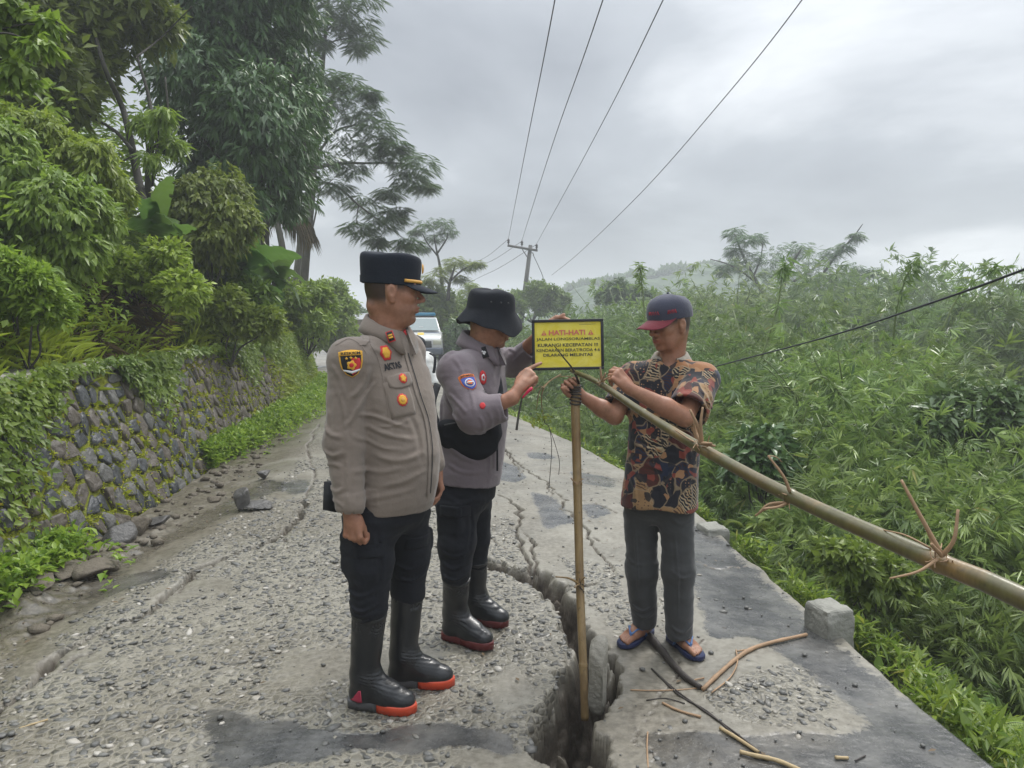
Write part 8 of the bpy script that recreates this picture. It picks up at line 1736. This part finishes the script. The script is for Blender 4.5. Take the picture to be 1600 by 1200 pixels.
o = stick([(1098, 1080), (1130, 1050), (1165, 1022), (1200, 1008), (1260, 994)], [.009, .010, .010, .009, .008], M_TWIG, 'forked tan branch lying on the dark slab right of the sandals', 'branch', 'branch')
for pts in ([(1152, 1020), (1175, 1016), (1200, 1008)], [(1150, 1018), (1152, 1038), (1140, 1062), (1112, 1085)], [(1100, 1078), (1080, 1068), (1100, 1062)]):
    q = [on_road(a, b, .008) for a, b in pts]; put('side_twig', MB().tube(catmull(q, 5), .0035, 6).mesh('side_twig', smooth=True), M_TWIG, o)
for i, (pts, r, mt, lb) in enumerate([([(1018, 1046), (1050, 1075), (1090, 1105), (1140, 1140), (1205, 1190)], .004, M_DTWIG, 'long dark twig running diagonally towards the lower right'), ([(1024, 1052), (1062, 1088), (1104, 1112), (1150, 1152), (1200, 1188)], .0035, M_DTWIG, 'second dark twig bundled with the long diagonal one'),
   ([(1125, 1140), (1150, 1155), (1185, 1178)], .007, M_SPLIT, 'pale bamboo splinter beside the dark twigs'), ([(1156, 1178), (1180, 1184), (1215, 1192), (1262, 1212)], .008, M_SPLIT, 'pale split bamboo at the bottom edge of the photo'), ([(985, 1079), (1015, 1080), (1060, 1079), (1100, 1075)], .0028, M_TWIG, 'thin straight reddish stem lying across the slab'),
   ([(1012, 1145), (1011, 1170), (1013, 1205)], .003, M_TWIG, 'thin reddish stem at the bottom beside the fissure'), ([(1035, 1100), (1060, 1112), (1095, 1122)], .005, M_TWIG, 'short curled brown splinter on the pale concrete'), ([(1305, 1186), (1325, 1187)], .006, M_SPLIT, 'tiny pale splinter alone at the lower right'), ([(1336, 1190), (1352, 1182)], .003, M_DTWIG, 'tiny dark twig beside the pale splinter at the lower right'), ([(30, 1140), (52, 1133), (75, 1126)], .004, M_SPLIT, 'yellow splinter alone on the pebbly road at the lower left'),
   ([(1010, 1095), (1040, 1092), (1070, 1100)], .0025, M_DTWIG, 'fine dark twig on the pale concrete')]): stick(pts, r, mt, lb)
# scattered crumbs and fallen leaves
def crumbs():
    r = VR; n = 1500; x = r.uniform(-2.7, 1.9, n); y = 2.2+8*r.random(n)**1.6; k = (x > XL(y)) & (x < XR(y)-.02); x, y = x[k], y[k]; z = HZ(x, y); k = z > -.12; x, y, z = x[k], y[k], z[k]; n = len(x); s = r.gamma(2.0, .0022, n).clip(.0015, .014); V = IV[None]*s[:, None, None]*(1+.3*r.uniform(-1, 1, (n, 12, 1)))*np.array((1, 1, .6)); V = V+np.stack([x, y, z+s*.4], -1)[:, None]
    return mesh_np('crumbs', V.reshape(-1, 3), (IF[None]+12*np.arange(n)[:, None, None]).reshape(-1, 3), attrs=dict(v=np.repeat(r.random(n)*.5, 12)))
put('crumbs', crumbs(), M_PEB, kind='stuff', label='dark crumbs and grit scattered over the road', cat='grit')
def fallen():
    r = VR; n = 110; x = r.uniform(-2.7, 1.7, n); y = 2.3+7*r.random(n); k = (x > XL(y)) & (x < XR(y)); x, y = x[k], y[k]; n = len(x); p = np.stack([x, y, HZ(x, y)+.010], -1); d = rand_unit(n, r)*(1, 1, .1); L = r.uniform(.015, .045, n); return leaf_mesh('fallen_leaves', [leaves(p, d, np.tile((0, 0, 1.0), (n, 1))+.25*rand_unit(n, r), L, L*.35, 0.02)], [r.random(n)])
put('fallen_leaves', fallen(), M_DEAD, kind='stuff', label='small brown fallen leaves scattered on the road', cat='leaves')
# ================================================================ misty air
hz = MB().box((0, 140, -4), (450, 330, 19)).mesh('haze'); t = NT('mist'); t.N.remove(t.b); pv = t.n('ShaderNodeVolumePrincipled'); pv.inputs['Color'].default_value = (.92, .95, 1, 1); pv.inputs['Density'].default_value = .0036; pv.inputs['Anisotropy'].default_value = .2; t.L.new(pv.outputs[0], t.out.inputs['Volume']); put('haze', hz, t.m, kind='stuff')
# low eroded rim of soil and grit along the gutter
def soil_rim():
    r = VR; n = 260; y = r.uniform(2.6, 9.5, n); x = XL(y)+.20+r.normal(0, .12, n); s = r.gamma(1.8, .009, n).clip(.005, .04); z = HZ(x, y); V = IV[None]*s[:, None, None]*(1+.45*r.uniform(-1, 1, (n, 12, 1)))*np.array((1.2, 1.2, .6)); V = V+np.stack([x, y, z+s*.25], -1)[:, None]
    return mesh_np('kerb_rubble', V.reshape(-1, 3), (IF[None]+12*np.arange(n)[:, None, None]).reshape(-1, 3))
put('kerb_rubble', soil_rim(), M_CONCR, kind='stuff', label='small brown rubble and soil lumps along the gutter below the wall', cat='rubble')
